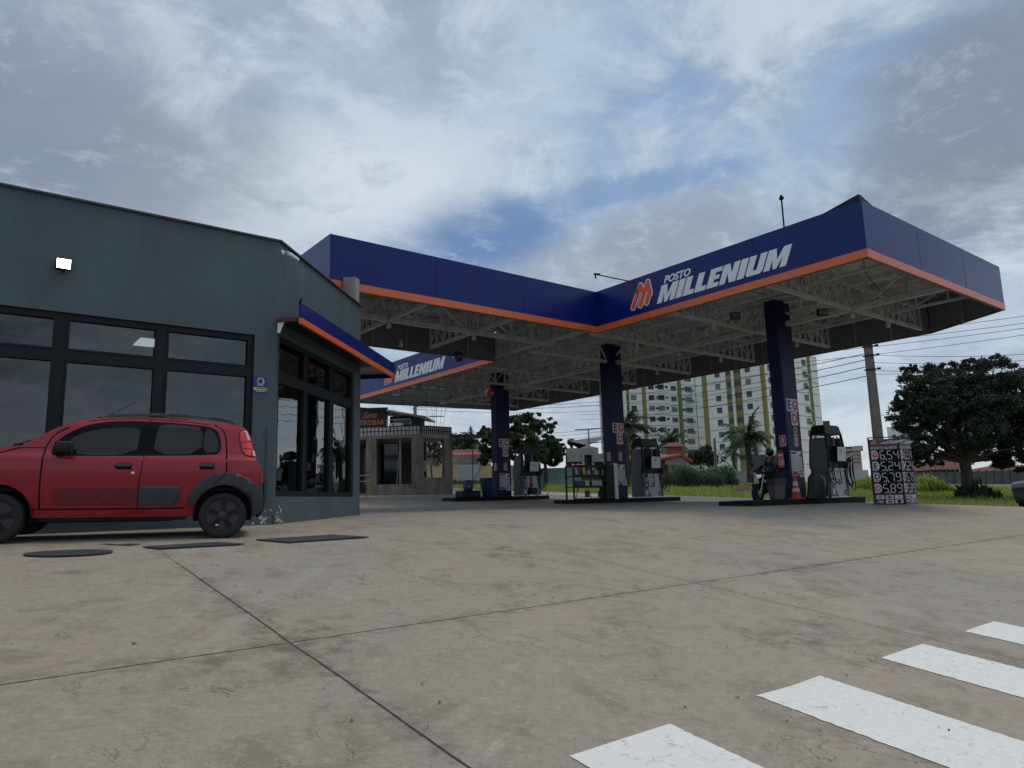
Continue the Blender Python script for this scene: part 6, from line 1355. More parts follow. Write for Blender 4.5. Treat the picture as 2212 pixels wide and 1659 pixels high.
# palms
def palm(label, f, X, Y, D, fr, nf, trunk_r=.14, lean=0, basepx=None):
    x, y = f(X, Y); c = at(x, y, D); t = thing('palm_tree', label, 'palm', (c.x+lean, c.y, gz(c.x, c.y))); b = V((c.x+lean, c.y, gz(c.x, c.y)))
    mb = MB(); mb.tube([V((0, 0, -.3)), (c-b)*.5+V((.05, 0, 0)), c-b], [trunk_r*1.2, trunk_r, trunk_r*.9], 10); mb.build('trunk', MT['bark'], t, smooth=60)
    vs, fs = [], []
    for k in range(nf):
        a = 2*math.pi*k/nf*1.0+random.uniform(-.3, .3); el = R(random.choice((70, 50, 30, 12))+random.uniform(-12, 12)); L_ = fr*random.uniform(.85, 1.15); p = c-b; d = V((math.cos(a)*math.cos(el), math.sin(a)*math.cos(el), math.sin(el))); n = 26; st = L_/n; side = UP.cross(d).normalized()
        for i in range(n):
            q = p+d*st; w_ = fr*.30*math.sin(math.pi*min(1, (i+2)/(n+1))**.8)+.02
            for sg in (-1, 1):
                for rep in range(2):
                    tip = p+side*sg*w_*random.uniform(.8, 1.1)+d*w_*random.uniform(.3, .6)-UP*w_*random.uniform(.3, .8); o = len(vs)
                    vs += [tuple(p), tuple(p+d*st*.75), tuple(tip)]; fs.append((o, o+1, o+2)); p = p+d*st*.5 if rep == 0 else p-d*st*.5
            p = q; d = (d-UP*(.055+.035*i/n)*1.15).normalized()
    me = bpy.data.meshes.new('fronds'); me.from_pydata(vs, [], fs); me.materials.append(LM['palm']); link('fronds', me, t); return t
palm('feathery palm with thick trunk in front of the right tower block, left of the rider', q5, 1400, 800, 66, 3.1, 22, .28)
palm('palm peeking out right behind the middle blue column', q5, 340, 740, 52, 2.6, 20, .16)
palm('small palm tuft beyond the brick chimney house', q5, 735, 850, 92, 3.0, 14, .12)
palm('slim young palm left of the feathery palm, before the tower base', q5, 1280, 935, 74, 1.5, 12, .12)
palm('far palm head above the old red roofs at left', q6, 385, 720, 92, 2.7, 18, .14)
# ------------------------------------------------------------------ houses and walls behind
def wall(name, label, cat, f, x0, x1, y0, y1, D, m, th=.3, D2_=None, cap=None):
    """upright wall between two survey columns; y0 top, y1 = foot"""
    a, b_ = at(*f(x0, y1), D), at(*f(x1, y1), D2_ or D); zt = at(*f(x0, y0), D).z; a.z = min(gz(a.x, a.y), a.z)-.4; b_.z = a.z
    t = thing(name, label, cat, a); mb = MB(); d = (b_-a); mb.beam(V((a.x, a.y, (a.z+zt)/2)), V((b_.x, b_.y, (a.z+zt)/2)), th, zt-a.z); mb.build('wall', m, t, world=True)
    if cap: mb = MB(); mb.beam(V((a.x, a.y, zt+.04)), V((b_.x, b_.y, zt+.04)), th+.12, .08); mb.build('coping', cap, t, world=True)
    return t, a, b_, zt
t, a, b_, zt = wall('garden_wall', 'ochre yellow boundary wall behind the road at left', 'wall', q6, -420, 238, 968, 1150, 60, MT['yellowwall'], cap=MT['concrete'])
mb = MB(); mb.beam(V((a.x, a.y+.4, zt+.35)), V((b_.x+3, b_.y+.4, zt+.35)), .2, .75); mb.build('upper_course', MT['stained'], t, world=True)
wall('garden_wall', 'short yellow wall piece right of the grey gate', 'wall', q6, 487, 640, 968, 1165, 60, MT['yellowwall'], cap=MT['concrete'])
wall('garden_wall', 'long pale plaster wall behind the leafy tree and the far pump', 'wall', q6, 641, 1260, 985, 1170, 62, MT['housew'])
g, a, b_, zt = wall('yard_gate', 'light grey corrugated double gate set in the yellow wall', 'gate', q6, 243, 484, 975, 1150, 59.9, MT['gate'], .08)
mb = MB()
for k in range(24): p = a+(b_-a)*k/23; mb.beam(V((p.x, p.y-.07, a.z)), V((p.x, p.y-.07, zt-.05)), .07, .05, up=V((0, 1, 0)))
mb.build('gate_rib', MT['gate'], g, world=True)
def gable(name, label, f, x0, x1, ye, yr, D, dep, mroof, mwall, yb, cat='house', flip=False):
    """gable house: ridge parallel to picture; eaves y, ridge y"""
    a, b_ = at(*f(x0, ye), D), at(*f(x1, ye), D); r0, r1 = at(*f(x0, yr), D+dep/2), at(*f(x1, yr), D+dep/2); gb = min(gz(a.x, a.y), a.z-2)-.3
    t = thing(name, label, cat, (a.x, a.y, gb)); mb = MB(); mb.box(V(((a.x+b_.x)/2, D+dep/2, (gb+a.z)/2)), (b_.x-a.x-.6, dep-.5, a.z-gb)); mb.build('wall', mwall, t, world=True)
    mb = MB(); zr = (r0.z+r1.z)/2; mb.add([(a.x, D-.3, a.z), (b_.x, D-.3, b_.z), (r1.x, D+dep/2, zr), (r0.x, D+dep/2, zr), (a.x, D+dep+.3, a.z), (b_.x, D+dep+.3, b_.z)], [(0, 1, 2, 3), (3, 2, 5, 4), (0, 3, 4), (1, 5, 2), (0, 4, 5, 1)]); rf = mb.build('roof', mroof, t, world=True)
    n = int((b_.x-a.x)/.45); mb = MB()
    for k in range(n+1):
        u = k/n; p = V((a.x+(b_.x-a.x)*u, D-.32, a.z+.03)); q = V((r0.x+(r1.x-r0.x)*u, D+dep/2, zr+.04)); mb.beam(p, q, .14, .07)
    mb.build('tile_rows', mroof, rf, world=True); return t, a, b_, zr
gable('house', 'low house with weathered dark red roof behind the yellow wall', q6, 130, 470, 905, 785, 68, 9, MT['tileold'], MT['housew'], 0)
gable('house', 'lower brighter red roof in front of the weathered one, right above the grey gate', q6, 190, 520, 893, 828, 63, 4, MT['tile'], MT['housew'], 0)
gable('house', 'small red-roofed house glimpsed through the side opening of the bar', lambda X, Y: zf(X, Y, 900, 1400, 2.765), 1870, 2100, 860, 790, 70, 6, MT['tile'], MT['yellowwall'], 0)
# turquoise wall and grey two-storey house behind the oil rack
wall('garden_wall', 'turquoise painted wall behind the far pump and the oil rack', 'wall', q6, 1180, 1720, 1020, 1168, 60, MT['turq'])
x0, y0 = q6(1570, 1000); gh = thing('grey_house', 'grey two-storey flat-roofed house behind the oil rack', 'house', gpx(x0, 72))
def hb(f, X0, X1, Y0, Y1, D, dep, m, name, par): 
    a, b_ = at(*f(X0, Y0), D), at(*f(X1, Y1), D); mb = MB(); mb.prism([(a.x, a.z), (b_.x, a.z), (b_.x, b_.z), (a.x, b_.z)], (0, D, 0), V((1, 0, 0)), UP, V((dep*(a.x+b_.x)/2/D, dep, 0))); return mb.build(name, m, par, world=True)
hb(q6, 1565, 1975, 768, 845, 72, 6, MT['greyb'], 'upper_storey', gh); hb(q6, 1900, 2240, 845, 925, 71.5, 6, MT['greyb'], 'balcony_front', gh); hb(q6, 1760, 1805, 845, 1060, 71.6, .5, MT['greyb'], 'wall_pier', gh); hb(q6, 1885, 1925, 845, 1060, 71.6, .5, MT['greyb'], 'wall_pier', gh)
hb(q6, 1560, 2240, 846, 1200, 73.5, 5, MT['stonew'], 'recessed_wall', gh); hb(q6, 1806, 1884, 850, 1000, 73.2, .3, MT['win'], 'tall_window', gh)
hb(q6, 1580, 1760, 845, 930, 71.8, 2, MT['greyb'], 'balcony_front', gh)
a, b_ = at(*q6(1560, 765), 72), at(*q6(1985, 765), 72); mb = MB(); mb.prism([(a.x+1.5, a.z), (a.x+5.0, a.z+1.3), (b_.x-3, a.z+.8), (b_.x, a.z)], (0, 73, 0), V((1, 0, 0)), UP, V((0, .8, 0))); mb.build('pale_roof', MT['whitewall'], gh, world=True)
gable('house', 'tiny red tiled porch under the grey house', q6, 1650, 1790, 1005, 965, 66, 2, MT['tile'], MT['turq'], 0)
t = thing('television_aerial', 'crossbar aerial standing on the grey house roof', 'aerial', at(*q6(1857, 765), 73)); c = at(*q6(1857, 765), 73); mb = MB(); mb.beam(c, c+UP*2.0, .12); mb.beam(c+V((-1.4, 0, 1.9)), c+V((1.4, 0, 2.0)), .10); mb.beam(c+V((.1, 0, .5)), c+V((1.2, 0, .6)), .1); mb.build('mast', MT['pole'], t, world=True)
t = thing('water_tank', 'small round tank on a stalk above the grey house roof', 'tank', at(*q6(1637, 740), 74)); c = at(*q6(1637, 740), 74); mb = MB(); mb.lathe([(.12, -.5), (.15, 0), (.45, .25), (.45, .6), (.2, .75)], c, UP, 14); mb.build('tank_shell', MT['pumpk'], t, world=True, smooth=50)
# orange roof house with brick tower
t, a, b_, zr = gable('house', 'grey house with bright orange tiled roof right of the middle pump', q7, 1150, 1660, 832, 775, 82, 7, MT['tile'], MT['stonew'], 0)
gb = gz(a.x, a.y)
A1, A2, AP = at(*q7(1640, 832), 82), at(*q7(2015, 840), 82), at(*q7(1850, 757), 82)
mb = MB(); mb.prism([(A1.x, A1.z), (AP.x, AP.z-.1), (A2.x-.4, A2.z), (A2.x-.4, gb-1), (A1.x, gb-1)], (0, 82.1, 0), V((1, 0, 0)), UP, V((0, 6, 0))); mb.build('gable_wall', MT['housew'], t, world=True)
mb = MB(); mb.add([(A1.x-2.0, 81.6, A1.z-.05), (AP.x, 81.6, AP.z+.12), (AP.x-2.5, 88, AP.z+.12), (A1.x-4.5, 88, A1.z), (A2.x, 81.6, A2.z+.05), (A2.x-1, 88, A2.z+.05)], [(0, 1, 2, 3), (1, 4, 5, 2)]); rf = mb.build('gable_roof', MT['tile'], t, world=True, recalc=False); s_ = rf.modifiers.new('t', 'SOLIDIFY'); s_.thickness = .25
tw = thing('brick_tank_tower', 'small brick tower with its own red hip roof behind the orange roof', 'tower', at(*q7(1775, 750), 86))
hb(q7, 1662, 1885, 640, 800, 86, 3, MT['brick'], 'brick_wall', tw)
a, b_, r0, r1 = at(*q7(1635, 642), 85.6), at(*q7(1915, 640), 85.6), at(*q7(1680, 592), 87.5), at(*q7(1830, 585), 87.5); mb = MB(); mb.add([a, b_, r1, r0, (a.x, 89.4, a.z), (b_.x, 89.4, b_.z)], [(0, 1, 2, 3), (3, 2, 5, 4), (0, 3, 4), (1, 5, 2), (0, 4, 5, 1)]); mb.build('hip_roof', MT['tileold'], tw, world=True)
wall('brick_wall', 'weathered pinkish brick yard wall below the orange roof', 'wall', q7, 1100, 1870, 920, 1150, 66, MT['brick'], cap=MT['concrete'])
# dark rounded shrub behind the reeds, tall reeds, mound of earth
D = 84; bl = [pb(q5, 1020, 960, 75, D), pb(q5, 950, 980, 60, D, 1), pb(q5, 1090, 985, 65, D, -1), pb(q5, 1040, 900, 45, D)]
tree('dark_shrub', 'dark rounded shrubby tree rising behind the tall reeds', 'tree', gpx(1517, 84), bl, 9000, .16, LM['hedge'], .12, .5)
def reeds(name, label, x0, x1, D, h, n, spread=3.5, m=None, cat='bush'):
    vs, fs = [], []; a, b_ = gpx(x0, D), gpx(x1, D)
    for k in range(n):
        u = random.random(); y = a.y+(b_.y-a.y)*u+random.uniform(0, spread); x = a.x+(b_.x-a.x)*u; hh = h*(.55+.45*math.sin(math.pi*min(1, max(0, u*1.04)))**.5)*random.uniform(.5, 1.1)*(1+.25*math.sin(u*9+D)); z = gz(x, y)
        dx_, dy_ = random.gauss(0, .28)*hh, random.gauss(0, .28)*hh; w_ = .05; an = random.uniform(0, 3.14); cx_, sx_ = w_*math.cos(an), w_*math.sin(an); z0 = z+random.uniform(0, .5)*hh
        o = len(vs); vs += [(x-cx_, y-sx_, z0-.1), (x+cx_, y+sx_, z0-.1), (x+dx_*.5+cx_*.8, y+dy_*.5+sx_*.8, z0+hh*.42), (x+dx_*.5-cx_*.8, y+dy_*.5-sx_*.8, z0+hh*.42), (x+dx_*1.3, y+dy_*1.3, z0+hh*random.uniform(.45, .62))]; fs += [(o, o+1, o+2, o+3), (o+3, o+2, o+4)]
    me = bpy.data.meshes.new(name); me.from_pydata(vs, [], fs); me.materials.append(m or LM['reed']); return tag(link(name, me), label, cat)
reeds('reed_clump', 'wide clump of tall blue-green reeds beyond the grass', 1455, 1566, 55, 1.45, 5600)
reeds('reed_clump', 'lower reeds and weeds against the brick wall at left of the big clump', 1425, 1490, 58, .9, 1200)
reeds('reed_clump', 'right end of the tall grass clump below the feathery palm', 1540, 1600, 58, 1.6, 1800)
reeds('weed_strip', 'strip of dark weeds along the foot of the yellow wall', 930, 1100, 57, .55, 1800, 1.5)
c = gpx(1582, 56); 
def mound(c, rx, ry, h, m, name, label, cat):
    mb = MB(); vs = []; n = 28
    for j in range(7):
        f_ = j/6
        for k in range(n): aa = 2*math.pi*k/n; r_ = 1-f_; x = c.x+rx*r_*math.cos(aa); y = c.y+ry*r_*math.sin(aa); vs.append((x, y, gz(x, y)-.05+h*math.sin(f_*math.pi/2)*(1+.15*math.sin(k*2.3+j))))
    mb.add(vs, [(j*n+k, j*n+(k+1) % n, (j+1)*n+(k+1) % n, (j+1)*n+k) for j in range(6) for k in range(n)]); return tag(mb.build(name, m, None, smooth=60), label, cat)
mound(gpx(1622, 47), 1.6, 1.2, .45, MT['dirt'], 'earth_mound', 'reddish heap of dug earth on the grass behind the motorcycle', 'earth heap')
# white perimeter wall below the towers, round signs
wall('perimeter_wall', 'pale low perimeter wall at the foot of the tower blocks', 'wall', q5, 1250, 1760, 1090, 1165, 68, MT['whitewall'])
for X, Y, lab in ((1258, 1075, 'round striped no-entry style road sign left of the feathery palm'), (1442, 1100, 'smaller round road sign right of the feathery palm')):
    x, y = q5(X, Y); c = at(x, y, 52); b_ = gp(c.x, c.y); t = thing('road_sign', lab, 'sign', b_); mb = MB(); mb.tube([b_, V((b_.x, b_.y, c.z))], .04, 8); mb.build('post', MT['pumpk'], t, world=True)
    r_ = .17 if X < 1300 else .12; mb = MB(); mb.lathe([(r_, 0), (r_, .03)], c, V((0, -1, 0)), 20); dsk = mb.build('disc', MT['whitewall'], t, world=True)
    mb = MB(); mb.lathe([(r_*.80, .03), (r_, .03), (r_, .045), (r_*.80, .045), (r_*.80, .03)], c, V((0, -1, 0)), 20); mb.beam(c+V((-r_*.6, -.04, r_*.55)), c+V((r_*.6, -.04, -r_*.55)), .02, .07); mb.build('sign_ring', MT['inkgrey'], dsk, world=True)
# ------------------------------------------------------------------ tower blocks
WINM = {}
def win_mesh(w_, h_, kind):
    k = (w_, h_, kind)
    if k not in WINM:
        m1 = MB(); m1.box((0, 0, 0), (w_, .10, h_)); m2 = MB(); n = 2 if w_ > .8 else 1
        for a in [-w_/2+w_*i/n for i in range(n+1)]: m2.box((a, -.07, 0), (.06, .06, h_))
        for z in (-h_/2, h_/2): m2.box((0, -.07, z), (w_+.06, .06, .07))
        for i, m in enumerate((m1, m2)):
            me = bpy.data.meshes.new('w%d' % i); me.from_pydata([tuple(v) for v in m.v], [], m.f); me.materials.append(MT['win' if (i == 0 and kind == 0) else 'blind' if i == 0 else 'winf']); me.name = 'pane' if i == 0 else 'window'
            if i == 0: pm = me
            else: fm = me
        WINM[k] = (pm, fm)
    return WINM[k]
def face_plane(t, C, d, L_, z0, z1, fl, cols, z00=None, first=0):
    """wall strip from point C along unit d, outward normal n; cols = features by distance"""
    n = V((d.y, -d.x, 0)); 
    if n.y > 0: n = -n
    rot = math.atan2(d.y, d.x)
    for i in range(len(fl)):
        z = fl[i]
        for (a, w_, h_, kind) in cols:
            if kind == 'ac':
                if (i*7+int(a)) % 3: 
                    p = C+d*a+n*.25; mb = MB(); mb.box(p+UP*(z+1.35), (w_, .4, h_), (d, n, UP)); mb.build('air_conditioner', MT['greyb'], t, world=True)
                continue
            pm, fm = win_mesh(w_, h_, 1 if (i*5+int(a*3)) % 4 == 1 else 0)
            Mw = Matrix.Translation(C+d*a+n*.02+UP*(z+1.65)) @ Matrix.Rotation(rot, 4, 'Z')
            o = bpy.data.objects.new('window', fm); COL.objects.link(o); o.parent = t; o.matrix_local = WM[t.name].inverted() @ Mw; WM[o.name] = WM[t.name]
            p = bpy.data.objects.new('pane', pm); COL.objects.link(p); p.parent = o
def tower_face(t, C, d, L_, zb, zt, m, name='wall', th=.5):
    n = V((d.y, -d.x, 0)); n = -n if n.y > 0 else n
    mb = MB(); mb.box(C+d*L_/2-n*th/2+UP*(zb+zt)/2, (L_, th, zt-zb), (d, n, UP)); return mb.build(name, m, t, world=True)
def strip_v(t, C, d, a0, a1, zb, zt, m, name, o=.03, th=.06):
    n = V((d.y, -d.x, 0)); n = -n if n.y > 0 else n
    mb = MB(); mb.box(C+d*(a0+a1)/2+n*(o-th/2+.02)+UP*(zb+zt)/2, (a1-a0, th, zt-zb), (d, n, UP)); return mb.build(name, m, t, world=True)
def hitvert(px, py, C, d):       # distance along d from C where the photo column px,py crosses the wall
    r = ray(px, py); n = V((d.y, -d.x, 0)); k = (C-CAM).dot(n)/r.dot(n); p = CAM+r*k; return (p-C).dot(d), p.z
FH = 2.8
# right tower
Cx, Cy = q5(1570, 600); C = at(Cx, Cy, 155); C.z = 0; dl = V((-math.sin(R(40)), math.cos(R(40)), 0)); dr = V((math.sin(R(50)), math.cos(R(50)), 0))
TR = thing('apartment_tower', 'white apartment tower with olive vertical bands, standing behind the right column', 'building', (C.x, C.y, 2.5))
zg = hitvert(*q5(1600, 1060), C, dl)[1]; ztop = 34
Ll = hitvert(*q5(1025, 600), C, dl)[0]; Lr = hitvert(*q5(2053, 600), C, dr)[0]
tower_face(TR, C, dl, Ll, zg-4, ztop, MT['tower']); tower_face(TR, C, dr, Lr, zg-4, ztop, MT['tower']); 
mb = MB(); mb.prism([(p.x, p.y) for p in (C, C+dl*Ll, C+dl*Ll+dr*Lr, C+dr*Lr)], (0, 0, ztop-.5), V((1, 0, 0)), V((0, 1, 0)), (0, 0, .5)); mb.build('roof', MT['tower'], TR, world=True)
zl = hitvert(*q5(1440, 640), C, dl)[1]; FLR = [zl-1.2+FH*k for k in range(-5, 8)]; FLR = [z-.2 for z in FLR if z > zg-1 and z < 32]
hv = lambda X, d, Y=600: hitvert(*q5(X, Y), C, d)[0]
s1a, s1b = hv(1238, dl), hv(1372, dl); s1a, s1b = min(s1a, s1b), max(s1a, s1b); midw = (s1a+s1b)/2
strip_v(TR, C, dl, hv(1068, dl), Ll, zg-4, ztop, MT['olive'], 'olive_band'); strip_v(TR, C, dl, 0.0, hv(1545, dl), zg-4, ztop, MT['olive'], 'olive_band'); strip_v(TR, C, dr, -.02, hv(1588, dr), zg-4, ztop, MT['olive'], 'olive_band', .028)
strip_v(TR, C, dr, hv(1965, dr), hv(1992, dr), zg-4, ztop, MT['olived'], 'green_band')
strip_v(TR, C, dl, s1a, s1b, zg-4, ztop, MT['olive'], 'balcony_band', .02); strip_v(TR, C, dl, midw-.25, midw+.25, zg-4, ztop, MT['tower'], 'balcony_fin', .5, .5)
for z in FLR:
    for a, b in ((s1a+.1, midw-.3), (midw+.3, s1b-.1)): strip_v(TR, C, dl, a, b, z+1.1, z+2.35, MT['win'], 'balcony_opening', .05)
    for d, L_ in ((dl, Ll), (dr, Lr)): strip_v(TR, C, d, 0, L_, z-.04, z+.04, MT['floorl'], 'floor_line', .035)
face_plane(TR, C, dl, Ll, 0, 0, FLR, [(hv(1435, dl), 1.3, 1.3, 0), (hv(1165, dl), 1.3, 1.3, 0)])
face_plane(TR, C, dr, Lr, 0, 0, FLR, [(hv(1628, dr), 1.35, 1.3, 0), (hv(1682, dr), .6, .6, 0), (hv(1935, dr), 1.7, 1.3, 0), (hv(1958, dr), .9, .6, 'ac')])
strip_v(TR, C, dl, hv(1540, dl), hv(1400, dl), zg-1, zg+3.0, MT['stonew'], 'garage_opening', .06); strip_v(TR, C, dr, hv(1592, dr), hv(1700, dr), zg-1, zg+2.8, MT['stonew'], 'garage_opening', .06)
# left tower
C2x, C2y = q5(727, 600); C2 = at(C2x, C2y, 184); C2.z = 0; d2l = V((-math.cos(R(12)), math.sin(R(-12)), 0)); d2r = V((math.sin(R(62)), math.cos(R(62)), 0))
C2b = C2+V((0, 1.5, 0))
TL = thing('apartment_tower', 'white apartment tower with green bands, farther away between middle and right columns', 'building', (C2.x, C2.y, 2.5))
hw_ = lambda X, d, c, Y=600: hitvert(*q5(X, Y), c, d)[0]
Ll2 = hw_(120, d2l, C2); Lr2 = hw_(1042, d2r, C2b); zg2 = zg-1
tower_face(TL, C2, d2l, Ll2, zg2-4, 44, MT['tower']); tower_face(TL, C2b, d2r, Lr2, zg2-4, 44, MT['tower'])
mb = MB(); mb.prism([(p.x, p.y) for p in (C2b, C2b+d2l*Ll2, C2b+d2l*Ll2+V((0, 14, 0)), C2b+d2r*Lr2)], (0, 0, 43.5), V((1, 0, 0)), V((0, 1, 0)), (0, 0, .5)); mb.build('roof', MT['tower'], TL, world=True)
zl = hitvert(*q5(570, 632), C2, d2l)[1]; FL2 = [zl-1.65+FH*k for k in range(-6, 7)]
strip_v(TL, C2, d2l, hw_(528, d2l, C2), hw_(492, d2l, C2), zg2-4, 44, MT['olive'], 'olive_band'); strip_v(TL, C2, d2l, hw_(380, d2l, C2), hw_(296, d2l, C2), zg2-4, 44, MT['olive'], 'balcony_band', .02); cm_ = hw_(335, d2l, C2); strip_v(TL, C2, d2l, cm_-.4, cm_+.4, zg2-4, 44, MT['tower'], 'balcony_fin', .5, .5)
strip_v(TL, C2b, d2r, hw_(805, d2r, C2b), hw_(840, d2r, C2b), zg2-4, 44, MT['olived'], 'green_band'); strip_v(TL, C2b, d2r, hw_(962, d2r, C2b), hw_(966, d2r, C2b), zg2-4, 44, MT['floorl'], 'edge_line')
for z in FL2:
    for d, L_, c in ((d2l, Ll2, C2), (d2r, Lr2, C2b)): strip_v(TL, c, d, 0, L_, z-.04, z+.04, MT['floorl'], 'floor_line', .035)
    for a, b in ((hw_(376, d2l, C2)+.2, cm_-.5), (cm_+.5, hw_(300, d2l, C2)-.2)): strip_v(TL, C2, d2l, a, b, z+1.1, z+2.35, MT['win'], 'balcony_opening', .05)
face_plane(TL, C2, d2l, Ll2, 0, 0, FL2, [(hw_(418, d2l, C2), 1.5, 1.3, 0), (hw_(575, d2l, C2), 1.5, 1.3, 0), (hw_(622, d2l, C2), .7, .6, 0), (hw_(660, d2l, C2), 1.7, 1.3, 0), (hw_(710, d2l, C2), .7, .6, 0)])
face_plane(TL, C2b, d2r, Lr2, 0, 0, FL2, [(hw_(770, d2r, C2b), 1.7, 1.2, 0), (hw_(854, d2r, C2b), .9, .6, 0), (hw_(900, d2r, C2b), 2.2, 1.3, 0), (hw_(928, d2r, C2b), 1.0, .6, 'ac')])
# other far blocks
q10 = lambda X, Y: zf(X, Y, 3000, 1550, 4.485)
t = thing('apartment_block', 'low pinkish apartment block far behind the price banner', 'building', at(*q10(850, 900), 200)); hb(q10, 700, 1060, 600, 1000, 200, 10, MT['pink'], 'wall', t); hb(q10, 750, 890, 562, 602, 202, 8, MT['stonew'], 'roof_storey', t)
hb(q10, 888, 1060, 548, 602, 201, 9, MT['pink'], 'wall', t)
for r_ in range(4):
    for c_ in range(4): hb(q10, 865+44*c_, 885+44*c_, 630+60*r_, 652+60*r_, 199.8, .3, MT['win'], 'window', t)
t = thing('white_shed', 'white gabled shed wall between the right pump and price banner', 'shed', at(*q10(780, 900), 90)); mb = MB(); extrude_px(mb, q10, [(640, 690), (865, 645), (888, 885), (640, 950)], 90, 8); mb.build('wall', MT['whitewall'], t, world=True); mb = MB(); p0, p1 = at(*q10(630, 672), 89.8), at(*q10(868, 640), 89.8); mb.beam(p0, p1, .5, .18); mb.build('roof_edge', MT['stonew'], t, world=True)
wall('perimeter_wall', 'white yard wall behind the hanging hoses of the right pump', 'wall', q10, 400, 1150, 975, 1110, 74, MT['whitewall'])
t = thing('dark_tower', 'dark grey unfinished block just right of the right tower', 'building', at(*q10(470, 250), 185)); hb(q10, 380, 545, 128, 600, 185, 8, MT['stonew'], 'wall', t); hb(q10, 425, 455, 165, 235, 184.8, .3, MT['win'], 'window', t)
t = thing('pale_building', 'light grey building partly hidden by the left side of the big tree', 'building', at(*q9(500, 900), 110)); hb(q9, 415, 720, 832, 1150, 110, 10, MT['tower'], 'wall', t)
for k in range(3): hb(q9, 470+70*k, 500+70*k, 900, 940, 109.8, .3, MT['win'], 'window', t)
t = thing('pale_building', 'light grey building seen through gaps in the middle of the big tree', 'building', at(*q9(1000, 1100), 112)); hb(q9, 900, 1200, 580, 1150, 112, 10, MT['tower'], 'wall', t); hb(q9, 940, 980, 760, 820, 111.8, .3, MT['win'], 'window', t)
gable('house', 'reddish tiled house roof under the big tree', q9, 800, 1100, 1215, 1120, 80, 8, MT['tileold'], MT['stonew'], 0)
gable('house', 'pale low house at far right behind the fence', q9, 1330, 1900, 1225, 1170, 84, 8, MT['tileold'], MT['housew'], 0)
t, a, b_, zt = wall('concrete_fence', 'dark grey concrete panel fence behind the big tree', 'fence', q9, 540, 2300, 1245, 1345, 72, MT['panelc'], .12)
for k in range(26):
    p = a+(b_-a)*k/25; mb = MB(); mb.box(V((p.x, p.y-.08, (a.z+zt)/2+.05)), (.16, .16, zt-a.z+.1)); mb.build('fence_post', MT['panelc'], t, world=True)
# plants by the big tree, tall grass mounds
for (x, D, h, n, lab) in ((2122, 37, .9, 500, 'spiky dark plants at the foot of the big tree'),):
    reeds('spiky_plant', lab, x-22, x+45, D, h, n, 1.5, LM['dark'], 'plant')
reeds('tall_grass', 'bright tall grass hump between price banner and big tree', 1985, 2065, 47, .95, 2600, 3, LM['grass'], 'grass clump')
reeds('tall_grass', 'tall grass patch right behind the price banner', 1890, 1985, 50, .9, 2200, 3, LM['grass'], 'grass clump')
mound(gpx(2110, 37.5), 3.2, 1.3, .16, MT['dirt'], 'bare_earth', 'bare reddish earth ring below the big tree', 'earth')
# ------------------------------------------------------------------ grass
def grass():
    n = 90000; t = rng.uniform(-12, 62, n); q = rng.uniform(0, 1, n)**1.35*34+.05; h = rng.uniform(.05, .20, n)*(1+.7*np.sin(t*1.7)*np.sin(q*1.3+t*.6)); h = np.abs(h)+.03
    x = EA.x+EE.x*t+EN.x*q; y = EA.y+EE.y*t+EN.y*q; z = np.array([gz(a, b) for a, b in zip(x, y)])
    an = rng.uniform(0, np.pi, n); w = .018+q*.0012; lx, ly = rng.normal(0, .35, n)*h, rng.normal(0, .35, n)*h
    v = np.empty((n, 3, 3)); v[:, 0] = np.stack([x-w*np.cos(an), y-w*np.sin(an), z-.02], 1); v[:, 1] = np.stack([x+w*np.cos(an), y+w*np.sin(an), z-.02], 1); v[:, 2] = np.stack([x+lx, y+ly, z+h], 1)
    me = bpy.data.meshes.new('grass'); me.vertices.add(3*n); me.vertices.foreach_set('co', v.astype(np.float32).ravel()); me.loops.add(3*n); me.loops.foreach_set('vertex_index', np.arange(3*n, dtype=np.int32)); me.polygons.add(n)
    me.polygons.foreach_set('loop_start', np.arange(0, 3*n, 3, dtype=np.int32)); me.polygons.foreach_set('loop_total', np.full(n, 3, dtype=np.int32)); me.update(calc_edges=True); me.materials.append(LM['grass'])
    tag(link('grass', me), 'rough green grass of the vacant lot beyond the road', 'grass', kind='stuff')
grass()
# ------------------------------------------------------------------ utility poles and wires
b_ = gpx(1911, 30); tp = at(1877, 700, 30); 
pl = thing('utility_pole', 'tall tapering concrete utility pole behind the price banner', 'utility pole', b_)
mb = MB(); X1 = V((1, 0, 0)); Y1 = V((0, 1, 0)); vs = []
bx_ = at(1911, 945, 30); pz = b_.z
for z, h in ((pz-.2, .19), (12.0, .115)):
    f_ = 0; cx_ = b_.x; vs += [(cx_-h, 30-h*.7, z), (cx_+h, 30-h*.7, z), (cx_+h, 30+h*.7, z), (cx_-h, 30+h*.7, z)]
mb.add(vs, [(0, 1, 2, 3), (4, 5, 6, 7)]+[(k, (k+1) % 4, 4+(k+1) % 4, 4+k) for k in range(4)]); mb.build('shaft', MT['pole'], pl, world=True)
mb = MB()
for z in (7.6, 7.2, 6.6): mb.box((b_.x, 30, z), (.40, .30, .05)); mb.tube([(b_.x+.2, 29.8, z), (b_.x+.28, 29.7, z)], .05, 8)
mb.build('insulator_clamp', MT['pumpk'], pl, world=True)
mb = MB(); mb.tube([(b_.x+.1, 29.8, 7.9), (b_.x+.6, 29.6, 8.6), (b_.x+1.6, 29.2, 9.2)], .035); mb.build('lamp_bracket', MT['steel'], pl, world=True)
def wire(p, q, sag, lab, r=.012):
    pts = [p+(q-p)*(k/24)-UP*sag*4*(k/24)*(1-k/24) for k in range(25)]; mb = MB(); mb.tube(pts, r, 4); tag(mb.build('overhead_cable', MT['wire'], None), lab, 'cable', 'overhead cables')
PX = b_.x
nm = ['topmost', 'second', 'third', 'lowest']
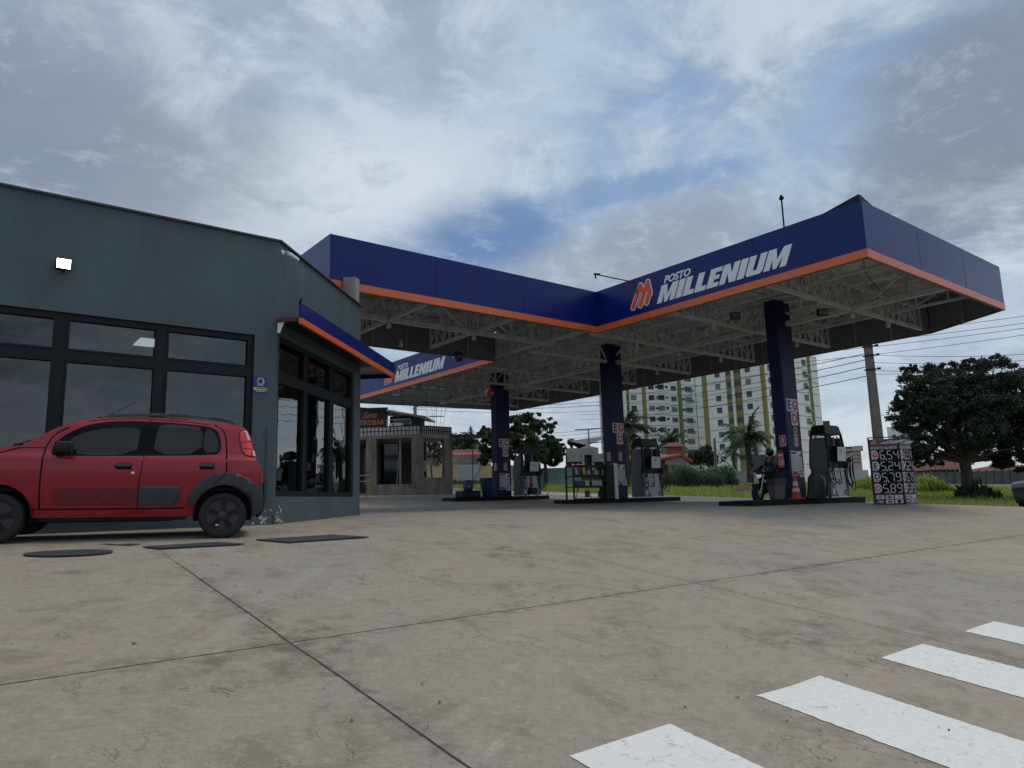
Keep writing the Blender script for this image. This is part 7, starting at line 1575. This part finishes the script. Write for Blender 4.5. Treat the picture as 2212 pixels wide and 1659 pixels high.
for k, (y1, y2, zz) in enumerate(((765, 757, 7.62), (782, 769, 7.5), (799, 790, 7.2), (808, 775, 6.6))):
    p = at(1899, y1, 30); p.x = PX; wire(p, at(2330, y2, 24+k), .15, '%s cable running right from the utility pole over the big tree' % nm[k], .011)
for k, (yl, yr) in enumerate(((800, 762), (818, 775), (838, 790), (848, 810))):
    p = at(1896, yr, 30); p.x = PX; wire(p, at(1250, yl+58, 75), .5, '%s cable running left from the utility pole across the tower blocks' % nm[k], .020)
for k, (ya, yb) in enumerate(((686, 674), (699, 690), (712, 700), (730, 714))):
    wire(at(1700, ya+55, 34), at(2330, yb-8, 26), .1, '%s free cable crossing the sky under the right end of the canopy' % nm[k], .011)
# far left pole over the bar and its wires
x, y = qb(848, 290); c = at(x, y, 62); t = thing('utility_pole', 'dark utility pole rising behind the white bar roof', 'utility pole', gp(c.x, c.y)); g_ = gp(c.x, c.y); mb = MB(); mb.tube([g_, V((c.x, c.y, c.z+2.2))], [.2, .13], 8); mb.build('shaft', MT['pole'], t, world=True); mb = MB(); mb.beam(c+V((-.2, 0, .5)), c+V((1.2, 0, 1.3)), .08); mb.build('crossarm', MT['pumpk'], t, world=True)
for k, (yl, yr) in enumerate(((874, 868), (879, 876), (884, 889))): wire(V((c.x, c.y, at(x, yl, 62).z)), at(1345, yr-4, 64), .3, '%s cable running right from the pole behind the bar' % nm[k], .02)
for k, (yl, yr) in enumerate(((940, 939), (947, 946), (952, 955))): wire(at(940, yl, 85), at(1350, yr-20, 80), .5, '%s distant cable low over the old red roofs' % nm[k], .022)
x, y = q5(1115, 900); c = at(x, y, 70); g_ = gp(c.x, c.y); t = thing('utility_pole', 'slim grey pole standing among the reeds before the right tower', 'utility pole', g_); mb = MB(); mb.tube([g_, at(*q5(1115, 800), 70)], [.17, .12], 8); mb.build('shaft', MT['pole'], t, world=True)
t = thing('street_lamp', 'curved grey street lamp leaning between the reeds and the feathery palm', 'street lamp', gp(c.x+2, c.y-2)); g_ = gp(c.x+2.4, c.y-2); mb = MB(); tp_ = at(*q5(1150, 925), 68); mb.tube([g_, g_+(tp_-g_)*.8+V((-.1, 0, 0)), tp_, at(*q5(1195, 890), 68), at(*q5(1215, 882), 68)], .055, 8); mb.build('lamp_post', MT['steel'], t, world=True, smooth=60); mb = MB(); e_ = at(*q5(1212, 882), 68); mb.beam(e_, e_+V((.9, 0, .12)), .22, .10); mb.build('lamp_head', MT['steel'], t, world=True)
